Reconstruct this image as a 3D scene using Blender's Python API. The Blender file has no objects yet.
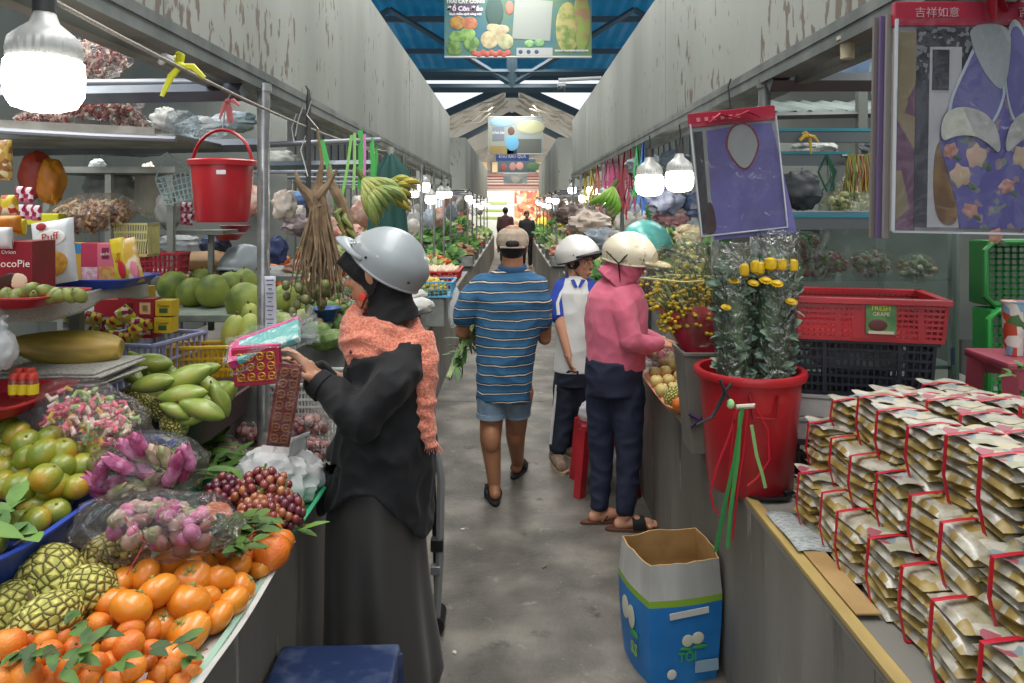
import bpy, bmesh, math, random
from mathutils import Vector, Matrix, Euler, noise
V = Vector; PI = math.pi; R = math.radians
rnd = random.Random(7)
scene = bpy.context.scene; COL = scene.collection
# ---------------------------------------------------------------- camera
CX, HY, F, EYE = 512.5, 208.0, 740.0, 1.7      # vanishing point, focal length in pixels, eye height
cam = bpy.data.cameras.new('camera'); camo = bpy.data.objects.new('camera', cam); COL.objects.link(camo)
cam.lens = 36 * F / 1024; cam.sensor_width = 36; cam.shift_y = -(341.5 - HY) / 1024
cam.clip_start = .05; cam.clip_end = 200
camo.location = (0, 0, EYE); camo.rotation_euler = (R(90), 0, 0)
scene.camera = camo
def P(px, py, Y): return V(((px - CX) / F * Y, Y, EYE - (py - HY) / F * Y))
# ---------------------------------------------------------------- light
world = bpy.data.worlds.new('world'); scene.world = world; world.use_nodes = True
wb = world.node_tree.nodes['Background']; wb.inputs[0].default_value = (.86, .93, 1, 1); wb.inputs[1].default_value = .95
def area(name, loc, sx, sy, power, rot=(0, 0, 0), col=(1, .97, .92)):
    l = bpy.data.lights.new(name, 'AREA'); l.shape = 'RECTANGLE'; l.size = sx; l.size_y = sy; l.energy = power; l.color = col
    o = bpy.data.objects.new(name, l); COL.objects.link(o); o.location = loc; o.rotation_euler = rot; return o
area('hall_fill', (0, 2.6, 4.6), 1.2, 5, 120)  # added fill areas under the roof along the aisle, no fixtures there
area('hall_fill', (0, 9.5, 4.4), 1.2, 7, 130)
area('hall_fill', (0, 22, 4.2), 1.2, 10, 260)
area('stall_fill', (-2.1, 2.8, 2.75), 1.0, 4, 46)  # added fill areas above the stalls, standing in for unseen strip lamps
area('stall_fill', (2.1, 2.8, 2.75), 1.0, 4, 34)
area('stall_fill', (-1.9, 8.5, 2.75), 1.0, 6, 60)
area('stall_fill', (1.9, 8.5, 2.75), 1.0, 6, 60)
area('stall_fill', (-1.9, 17, 2.75), 1.0, 8, 80)
area('stall_fill', (1.9, 17, 2.75), 1.0, 8, 80)
vs = scene.view_settings; vs.view_transform = 'Standard'; vs.look = 'None'; vs.gamma = 1; vs.use_curve_mapping = False; vs.exposure = .40
scene.display_settings.display_device = 'sRGB'
scene.cycles.max_bounces = 6; scene.cycles.diffuse_bounces = 3; scene.cycles.glossy_bounces = 3; scene.cycles.transmission_bounces = 4
scene.cycles.transparent_max_bounces = 24; scene.cycles.sample_clamp_indirect = 4; scene.cycles.caustics_reflective = False; scene.cycles.caustics_refractive = False
# ---------------------------------------------------------------- materials
MC = {}
def srgb(h):
    if isinstance(h, str):
        h = h.lstrip('#'); h = [int(h[i:i + 2], 16) / 255 for i in (0, 2, 4)]
        return tuple(c / 12.92 if c <= .04045 else ((c + .055) / 1.055) ** 2.4 for c in h) + (1,)
    return tuple(h) + (1,)
def M(c, rough=.5, metal=0, c2=None, sc=8, bump=0, bs=None, stretch=None, coat=0, trans=0, alpha=1, sss=0, lo=.4, hi=.6, c3=None, det=4, sheen=0, kind='noise', emit=0):
    key = (c, rough, metal, c2, sc, bump, bs, stretch, coat, trans, alpha, sss, lo, hi, c3, det, sheen, kind, emit)
    if key in MC: return MC[key]
    m = bpy.data.materials.new('material'); m.use_nodes = True; nt = m.node_tree; N = nt.nodes; L = nt.links; b = N['Principled BSDF']
    b.inputs['Base Color'].default_value = srgb(c); b.inputs['Roughness'].default_value = rough; b.inputs['Metallic'].default_value = metal
    if coat: b.inputs['Coat Weight'].default_value = coat
    if trans: b.inputs['Transmission Weight'].default_value = trans
    if alpha < 1: b.inputs['Alpha'].default_value = alpha
    if sheen: b.inputs['Sheen Weight'].default_value = sheen
    if sss: b.inputs['Subsurface Weight'].default_value = sss; b.inputs['Subsurface Scale'].default_value = .02
    if emit: b.inputs['Emission Color'].default_value = srgb(c); b.inputs['Emission Strength'].default_value = emit
    tc = None
    def coords():
        nonlocal tc
        if tc is None:
            t = N.new('ShaderNodeTexCoord'); mp = N.new('ShaderNodeMapping'); L.new(t.outputs['Object'], mp.inputs[0])
            if stretch: mp.inputs['Scale'].default_value = stretch
            tc = mp.outputs[0]
        return tc
    def tex(s, d=det):
        if kind == 'voronoi':
            n = N.new('ShaderNodeTexVoronoi'); n.inputs['Scale'].default_value = s; L.new(coords(), n.inputs['Vector']); return n.outputs['Color']
        n = N.new('ShaderNodeTexNoise'); n.inputs['Scale'].default_value = s; n.inputs['Detail'].default_value = d; L.new(coords(), n.inputs['Vector']); return n.outputs[0]
    if c2:
        r = N.new('ShaderNodeValToRGB'); L.new(tex(sc), r.inputs[0]); r.color_ramp.elements[0].position = lo; r.color_ramp.elements[1].position = hi
        r.color_ramp.elements[0].color = srgb(c); r.color_ramp.elements[1].color = srgb(c2)
        if c3: e = r.color_ramp.elements.new((lo + hi) / 2); e.color = srgb(c3)
        L.new(r.outputs[0], b.inputs['Base Color'])
    if bump:
        n = N.new('ShaderNodeTexNoise'); n.inputs['Scale'].default_value = bs or sc * 3; n.inputs['Detail'].default_value = 5; L.new(coords(), n.inputs['Vector'])
        bp = N.new('ShaderNodeBump'); bp.inputs['Strength'].default_value = bump; bp.inputs['Distance'].default_value = .01; L.new(n.outputs[0], bp.inputs['Height']); L.new(bp.outputs[0], b.inputs['Normal'])
    MC[key] = m; return m
def prints(cols, sc=30, rough=.45, stretch=None, hard=True):
    """printed packaging: voronoi patches in the given colours"""
    key = ('prints', tuple(cols), sc, rough, stretch, hard)
    if key in MC: return MC[key]
    m = bpy.data.materials.new('printed'); m.use_nodes = True; nt = m.node_tree; N = nt.nodes; L = nt.links; b = N['Principled BSDF']; b.inputs['Roughness'].default_value = rough
    t = N.new('ShaderNodeTexCoord'); mp = N.new('ShaderNodeMapping'); L.new(t.outputs['Object'], mp.inputs[0])
    if stretch: mp.inputs['Scale'].default_value = stretch
    v = N.new('ShaderNodeTexVoronoi'); v.inputs['Scale'].default_value = sc; L.new(mp.outputs[0], v.inputs['Vector'])
    s = N.new('ShaderNodeSeparateColor'); L.new(v.outputs['Color'], s.inputs[0])
    r = N.new('ShaderNodeValToRGB'); L.new(s.outputs[0], r.inputs[0]); cr = r.color_ramp
    if hard: cr.interpolation = 'CONSTANT'
    cr.elements[0].color = srgb(cols[0]); cr.elements[1].position = 1; cr.elements[1].color = srgb(cols[-1])
    for i, c in enumerate(cols[1:], 1): e = cr.elements.new(i / len(cols)); e.color = srgb(c)
    L.new(r.outputs[0], b.inputs['Base Color']); MC[key] = m; return m
def film(tint='#ffffff', amt=.10, gl=.10, bs=40, rough=.12):
    key = ('film', tint, amt, gl, bs, rough)
    if key in MC: return MC[key]
    m = bpy.data.materials.new('clear_film'); m.use_nodes = True; nt = m.node_tree; N = nt.nodes; L = nt.links; N.remove(N['Principled BSDF']); out = N['Material Output']
    tr = N.new('ShaderNodeBsdfTransparent'); tr.inputs[0].default_value = srgb(tint)
    g = N.new('ShaderNodeBsdfGlossy'); g.inputs['Roughness'].default_value = rough
    d = N.new('ShaderNodeBsdfDiffuse'); d.inputs[0].default_value = (.8, .82, .83, 1)
    t = N.new('ShaderNodeTexCoord'); n = N.new('ShaderNodeTexNoise'); n.inputs['Scale'].default_value = bs; n.inputs['Detail'].default_value = 3; n.inputs['Distortion'].default_value = .8; L.new(t.outputs['Object'], n.inputs['Vector'])
    bp = N.new('ShaderNodeBump'); bp.inputs['Strength'].default_value = 1; bp.inputs['Distance'].default_value = .03; L.new(n.outputs[0], bp.inputs['Height']); L.new(bp.outputs[0], g.inputs['Normal'])
    lw = N.new('ShaderNodeLayerWeight'); lw.inputs[0].default_value = .35; L.new(bp.outputs[0], lw.inputs['Normal'])
    ma = N.new('ShaderNodeMath'); ma.operation = 'MULTIPLY_ADD'; L.new(lw.outputs['Fresnel'], ma.inputs[0]); ma.inputs[1].default_value = .22; ma.inputs[2].default_value = gl * .35; ma.use_clamp = True
    m1 = N.new('ShaderNodeMixShader'); m1.inputs[0].default_value = amt * (.35 if amt < .3 else 1); L.new(tr.outputs[0], m1.inputs[1]); L.new(d.outputs[0], m1.inputs[2])
    m2 = N.new('ShaderNodeMixShader'); L.new(ma.outputs[0], m2.inputs[0]); L.new(m1.outputs[0], m2.inputs[1]); L.new(g.outputs[0], m2.inputs[2]); L.new(m2.outputs[0], out.inputs[0])
    MC[key] = m; return m
# ---------------------------------------------------------------- mesh builder
def rotm(rot): return rot if isinstance(rot, Matrix) else Euler(rot).to_matrix()
class MB:
    def __init__(s): s.v = []; s.f = []; s.m = []; s.cm = 0; s.T = None
    def mat(s, i): s.cm = i; return s
    def add(s, vs, fs):
        o = len(s.v); T = s.T
        s.v += [tuple(T @ V(p)) for p in vs] if T else [tuple(p) for p in vs]
        s.f += [tuple(i + o for i in f) for f in fs]; s.m += [s.cm] * len(fs); return s
    def box(s, c, d, rot=None, taper=1):
        x, y, z = d[0] / 2, d[1] / 2, d[2] / 2; c = V(c)
        q = [V((a * (taper if k < 0 else 1), b * (taper if k < 0 else 1), k)) for a in (-x, x) for b in (-y, y) for k in (-z, z)]
        if rot is not None: m = rotm(rot); q = [m @ p for p in q]
        return s.add([p + c for p in q], [(0, 1, 3, 2), (4, 6, 7, 5), (0, 4, 5, 1), (2, 3, 7, 6), (0, 2, 6, 4), (1, 5, 7, 3)])
    def tube(s, pts, r, n=8, cap=True, flat=1, up=None, closed=False):
        pts = [V(p) for p in pts]; k = len(pts)
        if not hasattr(r, '__len__'): r = [r] * k
        rings = []; prev = None
        for i, p in enumerate(pts):
            if closed: t = (pts[(i + 1) % k] - pts[i - 1])
            else: t = (pts[min(i + 1, k - 1)] - pts[max(i - 1, 0)])
            t = t.normalized() if t.length > 1e-9 else V((0, 0, 1))
            if prev is None:
                a = V(up) if up else (V((0, 0, 1)) if abs(t.z) < .9 else V((1, 0, 0)))
                a = a - t * a.dot(t)
                if a.length < 1e-6: a = t.orthogonal()
            else:
                a = prev - t * prev.dot(t)
                if a.length < 1e-6: a = t.orthogonal()
            a.normalize(); prev = a; b = t.cross(a)
            rings.append([p + (a * math.cos(2 * PI * j / n) * flat + b * math.sin(2 * PI * j / n)) * r[i] for j in range(n)])
        return s.loft(rings, cap and not closed, closed)
    def loft(s, rings, cap=True, closed=False):
        n = len(rings[0]); k = len(rings); vs = [p for rg in rings for p in rg]; fs = []
        for i in range(k if closed else k - 1):
            i2 = (i + 1) % k
            fs += [(i * n + j, i * n + (j + 1) % n, i2 * n + (j + 1) % n, i2 * n + j) for j in range(n)]
        if cap: fs += [tuple(range(n - 1, -1, -1)), tuple(range((k - 1) * n, k * n))]
        return s.add(vs, fs)
    def ell(s, c, r, rot=None, nu=14, nv=9, fn=None):
        c = V(c); r = r if hasattr(r, '__len__') else (r, r, r); m = rotm(rot) if rot is not None else None
        def pt(u, v):
            d = V((math.sin(v) * math.cos(u), math.sin(v) * math.sin(u), math.cos(v))); k = fn(d) if fn else 1
            q = V((d.x * r[0], d.y * r[1], d.z * r[2])) * k
            return (m @ q if m else q) + c
        vs = [pt(0, 0)] + [pt(2 * PI * j / nu, PI * i / nv) for i in range(1, nv) for j in range(nu)] + [pt(0, PI)]
        fs = [(0, 1 + j, 1 + (j + 1) % nu) for j in range(nu)]
        for i in range(nv - 2): fs += [(1 + i * nu + j, 1 + (i + 1) * nu + j, 1 + (i + 1) * nu + (j + 1) % nu, 1 + i * nu + (j + 1) % nu) for j in range(nu)]
        e = len(vs) - 1; b = 1 + (nv - 2) * nu; fs += [(b + j, e, b + (j + 1) % nu) for j in range(nu)]
        return s.add(vs, fs)
    def lathe(s, prof, n=24, c=(0, 0, 0), cap=True, sx=1, sy=1, rot=None):
        c = V(c); m = rotm(rot) if rot is not None else Matrix.Identity(3)
        return s.loft([[c + m @ V((r * math.cos(2 * PI * j / n) * sx, r * math.sin(2 * PI * j / n) * sy, z)) for j in range(n)] for r, z in prof], cap)
    def grid(s, nx, ny, fn, two=0):
        vs = [V(fn(i / nx, j / ny)) for j in range(ny + 1) for i in range(nx + 1)]; w = nx + 1
        fs = [(j * w + i, j * w + i + 1, (j + 1) * w + i + 1, (j + 1) * w + i) for j in range(ny) for i in range(nx)]
        return s.add(vs, fs)
    def leaf(s, p, d, l, w, up=(0, 0, 1), curl=.25, fold=.25):
        p = V(p); d = V(d).normalized(); up = V(up); side = d.cross(up)
        if side.length < 1e-3: side = d.orthogonal()
        side.normalize(); nrm = side.cross(d)
        pts = []
        for t, ww in ((0, .1), (.3, .85), (.6, 1), (.85, .55), (1, .02)):
            c = p + d * l * t - nrm * curl * l * t * t
            pts += [c - side * w * ww / 2 + nrm * fold * w * ww / 2, c, c + side * w * ww / 2 + nrm * fold * w * ww / 2]
        fs = []
        for i in range(4): a = i * 3; fs += [(a, a + 1, a + 4, a + 3), (a + 1, a + 2, a + 5, a + 4)]
        return s.add(pts, fs)
    def build(s, name, mats, parent=None, smooth=True, bevel=0, thick=0, loc=None, sub=0):
        me = bpy.data.meshes.new(name); me.from_pydata(s.v, [], s.f)
        for m in (mats if isinstance(mats, (list, tuple)) else [mats]): me.materials.append(m)
        me.polygons.foreach_set('material_index', s.m)
        if smooth: me.polygons.foreach_set('use_smooth', [True] * len(me.polygons))
        me.update()
        if smooth: me.set_sharp_from_angle(angle=R(42))
        o = bpy.data.objects.new(name, me); COL.objects.link(o)
        if parent: o.parent = parent
        if loc is not None: o.location = loc
        if thick: t = o.modifiers.new('t', 'SOLIDIFY'); t.thickness = thick; t.offset = 0
        if bevel: b = o.modifiers.new('b', 'BEVEL'); b.width = bevel; b.segments = 2; b.limit_method = 'ANGLE'; b.harden_normals = False
        if sub: b = o.modifiers.new('s', 'SUBSURF'); b.levels = sub; b.render_levels = sub
        return o
def thing(name, label, cat, loc=(0, 0, 0), rot=(0, 0, 0), group=None):
    o = bpy.data.objects.new(name, None); COL.objects.link(o); o.location = loc; o.rotation_euler = rot; o.empty_display_size = .05
    return tag(o, label, cat, group)
def tag(o, label=None, cat=None, group=None, kind=None):
    if label: o['label'] = label
    if cat: o['category'] = cat
    if group: o['group'] = group
    if kind: o['kind'] = kind
    return o
KIDS = {}
def kids(o):
    return [c for c in bpy.data.objects if c.parent == o]
def dup(root, loc=None, rot=None, label=None, group=None, scale=None, _k={}):
    if root.name not in _k: _k[root.name] = [(c, kids(c)) for c in kids(root)]
    r = root.copy(); COL.objects.link(r)
    if loc is not None: r.location = loc
    if rot is not None: r.rotation_euler = rot
    if scale is not None: r.scale = scale if hasattr(scale, '__len__') else (scale,) * 3
    if label: r['label'] = label
    if group: r['group'] = group
    for c, gs in _k[root.name]:
        c2 = c.copy(); COL.objects.link(c2); c2.parent = r
        for g in gs: g2 = g.copy(); COL.objects.link(g2); g2.parent = c2
    return r
def bake(o):
    dg = bpy.context.evaluated_depsgraph_get(); dg.update(); me = bpy.data.meshes.new_from_object(o.evaluated_get(dg)); o.modifiers.clear(); o.data = me
    return o
def remesh(o, voxel=.008, sm=5):
    mt = o.data.materials[0]
    m = o.modifiers.new('r', 'REMESH'); m.mode = 'VOXEL'; m.voxel_size = voxel; m.use_smooth_shade = True
    if sm: s = o.modifiers.new('s', 'SMOOTH'); s.iterations = sm; s.factor = .5
    bake(o)
    if not o.data.materials: o.data.materials.append(mt)
    else: o.data.materials[0] = mt
    return o
def wrinkle(o, amp=.006, fr=(14, 14, 8), seed=0, crease=True):
    me = o.data; me.update(); ns = [v.normal.copy() for v in me.vertices]
    for v, n in zip(me.vertices, ns):
        p = V((v.co.x * fr[0] + seed, v.co.y * fr[1], v.co.z * fr[2]))
        k = noise.noise(p); k = (1 - 2.2 * abs(k)) - .5 if crease else k
        v.co += n * amp * k
    me.update(); return o
def text(s, size, loc, rot, mt, parent=None, name='lettering', align='CENTER', bold=0, ext=.0006):
    c = bpy.data.curves.new(name, 'FONT'); c.body = s; c.size = size; c.align_x = align; c.align_y = 'CENTER'; c.extrude = ext; c.offset = bold; c.resolution_u = 2
    o = bpy.data.objects.new(name, c); COL.objects.link(o); dg = bpy.context.evaluated_depsgraph_get(); dg.update()
    me = bpy.data.meshes.new_from_object(o.evaluated_get(dg)); bpy.data.objects.remove(o); o = bpy.data.objects.new(name, me); COL.objects.link(o)
    me.materials.clear(); me.materials.append(mt); o.location = loc; o.rotation_euler = rot; o.parent = parent; return o
def lerp(a, b, t): return a + (b - a) * t
ORD = 'first second third fourth fifth sixth seventh eighth ninth tenth eleventh twelfth thirteenth fourteenth fifteenth sixteenth'.split()
def rows_label(obs, fmt, rowh=16, frm='front'):
    """labels by place: rows by height in the photograph, then left to right"""
    def pp(o):
        l = o.matrix_world.translation if False else o.location; return (CX + l.x / l.y * F, HY + (EYE - l.z) / l.y * F)
    it = sorted([(pp(o), o) for o in obs], key=lambda t: -t[0][1]); rows = []
    for (x, y), o in it:
        if rows and rows[-1][0] - y < rowh and len(rows[-1][1]) < 14: rows[-1][1].append((x, o))
        else: rows.append([y, [(x, o)]])
    for i, (y, r) in enumerate(rows):
        r.sort(key=lambda t: t[0])
        for j, (x, o) in enumerate(r):
            a = f'{ORD[j]} from left' if len(r) > 1 else 'single'
            if j == len(r) - 1 and len(r) > 1: a = 'rightmost'
            o['label'] = fmt.format(a=a, b=f'row {i+1}' if False else f'{ORD[min(i,15)]} row')
# ================================================================ SETTING
def struct(name, mb, m, **k): return tag(mb.build(name, m, **k), kind='structure')
concrete = M('#4f4b45', .55, c2='#837d73', sc=3.2, bump=.4, bs=45, lo=.36, hi=.66, c3='#67625a', det=12)
def stains(m, col, sc, lo, hi, stretch=(1, 1, 1), det=6):
    nt = m.node_tree; N = nt.nodes; L = nt.links; b = N['Principled BSDF']; old = b.inputs['Base Color'].links[0].from_socket
    t = N.new('ShaderNodeTexCoord'); mp = N.new('ShaderNodeMapping'); mp.inputs['Scale'].default_value = stretch; mp.inputs['Location'].default_value = (3, 5, 1); L.new(t.outputs['Object'], mp.inputs[0]); n = N.new('ShaderNodeTexNoise'); n.inputs['Scale'].default_value = sc; n.inputs['Detail'].default_value = det; n.inputs['Roughness'].default_value = .65; L.new(mp.outputs[0], n.inputs['Vector'])
    r = N.new('ShaderNodeValToRGB'); r.color_ramp.elements[0].position = lo; r.color_ramp.elements[1].position = hi; L.new(n.outputs[0], r.inputs[0])
    mx = N.new('ShaderNodeMix'); mx.data_type = 'RGBA'; L.new(r.outputs[0], mx.inputs[0]); L.new(old, mx.inputs[6]); mx.inputs[7].default_value = srgb(col); L.new(mx.outputs[2], b.inputs['Base Color'])
stains(concrete, '#a9a49a', 9, .62, .78); stains(concrete, '#3a3631', 5, .60, .72); stains(concrete, '#938b7e', 60, .62, .7)
struct('floor', MB().box((0, 14, -.05), (12, 40, .1)), concrete, smooth=False)
struct('trim_1', MB().grid(40, 1, lambda u, v: (lerp(-.66, .76, u), 6.5 + v * .012 + .006 * math.sin(u * 20), .0012)), M('#4d4a45', .8), smooth=False)
def fascia_mat():
    m = M('#858880', .6, c2='#a0a29a', sc=1.2, stretch=(1, 1, .35), lo=.35, hi=.68, det=7, bump=.08, bs=60)
    m = m.copy(); nt = m.node_tree; N = nt.nodes; L = nt.links; b = N['Principled BSDF']
    old = b.inputs['Base Color'].links[0].from_socket
    t = N.new('ShaderNodeTexCoord'); mp = N.new('ShaderNodeMapping'); mp.inputs['Scale'].default_value = (24, 24, 9); L.new(t.outputs['Object'], mp.inputs[0])
    n = N.new('ShaderNodeTexNoise'); n.inputs['Scale'].default_value = 1; n.inputs['Detail'].default_value = 6; L.new(mp.outputs[0], n.inputs['Vector'])
    n2 = N.new('ShaderNodeTexNoise'); n2.inputs['Scale'].default_value = 1.1; n2.inputs['Detail'].default_value = 1; L.new(t.outputs['Object'], n2.inputs['Vector'])
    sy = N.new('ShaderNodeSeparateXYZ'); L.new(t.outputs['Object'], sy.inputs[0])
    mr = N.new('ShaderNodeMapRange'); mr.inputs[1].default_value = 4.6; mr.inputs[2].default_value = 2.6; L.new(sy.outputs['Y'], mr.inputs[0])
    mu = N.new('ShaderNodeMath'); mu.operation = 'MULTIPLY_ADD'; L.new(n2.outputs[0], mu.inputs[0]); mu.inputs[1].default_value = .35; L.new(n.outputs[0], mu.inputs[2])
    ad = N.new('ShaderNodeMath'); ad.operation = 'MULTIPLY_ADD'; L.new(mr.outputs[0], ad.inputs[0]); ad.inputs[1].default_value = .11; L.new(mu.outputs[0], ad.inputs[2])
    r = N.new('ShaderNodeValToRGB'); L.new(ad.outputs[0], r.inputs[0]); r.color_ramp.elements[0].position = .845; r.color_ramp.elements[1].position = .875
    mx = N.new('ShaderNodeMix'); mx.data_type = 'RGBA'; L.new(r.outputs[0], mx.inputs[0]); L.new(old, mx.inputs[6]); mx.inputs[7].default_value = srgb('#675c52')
    L.new(mx.outputs[2], b.inputs['Base Color']); return m
fm = fascia_mat()
FL, FR = -.95, .92                # fascia planes
ZB, ZT = 2.185, 3.1
steel_grey = M('#6f7370', .45, .6, c2='#8c8f8b', sc=5)
def fascia(name, x, z0, z1, y0, y1, s):
    mb = MB(); y = y0; i = 0
    while y < y1 - .01:
        w = min(2.42, y1 - y); mb.box((x + s * .03 + (.002 if i % 2 else 0), y + w / 2 - .003, (z0 + z1) / 2), (.06, w - .006, z1 - z0)); y += w; i += 1
    mb.box((x + s * .034, (y0 + y1) / 2, (z0 + z1) / 2), (.05, y1 - y0, z1 - z0 - .01))
    return struct(name, mb, fm, smooth=False)
fascia('wall_left', FL, ZB, ZT, -.4, 11.3, -1); fascia('wall_right', FR, ZB + .01, ZT - .06, -.4, 11.3, 1)
fascia('wall_left_far', -.75, 2.0, 2.84, 12, 22.5, -1); fascia('wall_right_far', .74, 2.0, 2.84, 12, 20.5, 1)
struct('wall_left_end', MB().box((-1.15, 12, 2.42), (.8, .06, .84)), fm, smooth=False)
struct('wall_right_end', MB().box((1.15, 12, 2.42), (.8, .06, .84)), fm, smooth=False)
# metal edge rail under each fascia
for i, (x, s, z) in enumerate(((FL, -1, ZB), (FR, 1, ZB + .01))):
    mb = MB(); mb.box((x + s * .02, 5.45, z - .02), (.07, 11.7, .04)); mb.box((x - s * .012, 5.45, z + .012), (.015, 11.7, .03)); mb.box((x + s * .1, 5.45, z - .045), (.05, 11.7, .03))
    struct(f'trim_{i+2}', mb, steel_grey, smooth=False)
# roof: blue corrugated sheet falling away from the camera, then a gable hall
blue = M('#23809f', .5, c2='#3a9dbd', sc=1.5, bump=.05)
def translucent(m, k, col):
    nt = m.node_tree; N = nt.nodes; L = nt.links; b = N['Principled BSDF']; tl = N.new('ShaderNodeBsdfTranslucent'); tl.inputs[0].default_value = srgb(col); mx = N.new('ShaderNodeMixShader'); mx.inputs[0].default_value = k
    L.new(b.outputs[0], mx.inputs[1]); L.new(tl.outputs[0], mx.inputs[2]); L.new(mx.outputs[0], N['Material Output'].inputs[0])
translucent(blue, .55, '#3fa5c4')
def roofz(y): return 4.78 + .07 * (17.5 - y)
mb = MB(); nx = 240
mb.grid(nx, 1, lambda u, v: (lerp(-7, 7, u), lerp(3.5, 17.5, v), roofz(lerp(3.5, 17.5, v)) + .02 * math.sin(u * nx * PI / 2)))
struct('ceiling', mb, blue, thick=.01)
dark_steel = M('#3a4d58', .55)
mb = MB()
for y in (7, 8.5, 10, 11.4, 13, 15, 17.2):
    z = roofz(y) - .08; mb.box((0, y, z), (9, .07, .1))
tag(mb.build('roof_purlins', dark_steel, smooth=False), kind='structure')
def truss(name, y, zc, zr, hw, m=dark_steel):
    """bottom chord at zc, rafters to ridge at zr, king post and struts"""
    mb = MB()
    def bar(a, b, w=.08): mb.tube([V(a), V(b)], w / 2, 4, up=(0, 1, 0) if abs(V(b).x - V(a).x) > .001 else (0, 1, 0))
    bar((-hw, y, zc), (hw, y, zc), .13)
    bar((0, y, zc), (0, y, zr), .14)
    for s in (-1, 1):
        bar((s * hw, y, zc + .02), (0, y, zr), .12); bar((0, y, zc + .05), (s * hw * .45, y, lerp(zr, zc, .45)), .07); bar((s * hw * .45, y, zc), (s * hw * .45, y, lerp(zr, zc, .45)), .07)
    return tag(mb.build(name, m, smooth=False), kind='structure')
mb = MB(); yt = 12.1
for a, b, w in (((-3.6, 3.66), (3.6, 3.66), .12), ((-3.6, 3.92), (3.6, 3.92), .09), ((0, 3.66), (0, 5.05), .14), ((0, 3.72), (-2.0, 4.95), .08), ((0, 3.72), (2.0, 4.95), .08), ((-3.6, 3.92), (-2.0, 4.95), .08), ((3.6, 3.92), (2.0, 4.95), .08)): mb.tube([V((a[0], yt, a[1])), V((b[0], yt, b[1]))], w * .62, 4, up=(0, 1, 0))
tag(mb.build('roof_truss', dark_steel, smooth=False), kind='structure')
mb = MB()
for y, z, zr in ((17.5, 4.05, 4.62), (22, 3.75, 4.5)):
    for s in (-1, 1): mb.box((s * 1.5, y, lerp(zr, z - .75, .5)), (3.3, .12, .17), (0, s * math.atan((zr - (z - .75)) / 3.0), 0))
    mb.box((0, y, zr - .14), (.3, .1, .34))
tag(mb.build('roof_rafters', dark_steel, smooth=False), kind='structure')
gable = M('#b9b3a8', .6, c2='#8d8f8c', sc=1.5, stretch=(.2, 3, .2)); translucent(gable, .65, '#e6e0d6')
for nm, s in (('ceiling_far_left', -1), ('ceiling_far_right', 1)):
    mb = MB(); mb.grid(2, 60, lambda u, v: (s * u * 3.5, lerp(17.6, 31, v), 4.72 - u * 1.55 + .012 * (int(v * 60) % 2)))
    struct(nm, mb, gable, thick=.01)
pale = M('#d9d2c8', .5)
mb = MB()   # pale cloth strips slung under the gable
for s in (-1, 1):
    for k in range(3):
        a = V((s * .2, 17.9 + k * .9, 4.5)); b = V((s * 1.75, 17.9 + k * .9, 3.86))
        mb.grid(12, 1, lambda u, v: a.lerp(b, u) + V((0, .5 * v, -.07 * abs(math.sin(u * 9.4)) - .03)))
tag(mb.build('ceiling_strips', pale, thick=.008), kind='structure')
mb = MB()
for k in range(7):
    s = -1 if k % 2 else 1; y = 18 + k * .3
    mb.tube([(s * (.1 + .25 * j), y, 4.42 - .13 * j + .07 * math.sin(j * 2 + k)) for j in range(8)], .016, 5)
tag(mb.build('ceiling_cables', M('#cfc9bb', .6)), 'pale loose cables slung below the far gable roof', 'cable')
# side walls of the hall, well behind the stalls
sidem = M('#6b706b', .7, c2='#555a57', sc=1.4, stretch=(1, 1, .4), lo=.35, hi=.7)
def ribbed(name, x, s):
    mb = MB(); mb.box((x, 13, 1.6), (.06, 36, 3.2))
    for k in range(60): mb.box((x - s * .04, -4 + k * .6, 1.6), (.03, .05, 3.2))
    struct(name, mb, sidem, smooth=False)
ribbed('wall_left_back', -3.6, -1); ribbed('wall_right_back', 3.4, 1)
# cross partitions inside the right and left stalls
struct('wall_right_partition', MB().box((2.45, 5.2, 1.98), (1.8, .04, 2.4)), M('#666b66', .7, c2='#777b75', sc=2), smooth=False)
struct('wall_left_partition', MB().box((-2.75, 6.4, 1.98), (1.6, .04, 2.4)), M('#5d625e', .7, c2='#6f736e', sc=2), smooth=False)
# far end of the hall
band = M('#8c5f57', .6, c2='#a99a90', sc=1, stretch=(.05, .05, 14), lo=.45, hi=.55)
struct('wall_far', MB().box((0, 31.2, 3.6), (9, .1, 2.6)), M('#9c958a', .7, c2='#7a7873', sc=2), smooth=False)
mb = MB()
for k in range(9): mb.tube([(-3.4, 30.85, 2.1 + k * .12), (3.4, 30.85, 2.1 + k * .12)], .058, 8)
tag(mb.build('roller_shutter', band), 'dull red slatted roller shutter across the far end of the hall', 'shutter')
mb = MB()
for k in range(4): mb.box((-1.4 + .93 * k, 30.9, 3.4), (.72, .05, .42))
struct('window_1', mb, M('#cbb087', .5, c2='#b79a70', sc=3), smooth=False)
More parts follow.
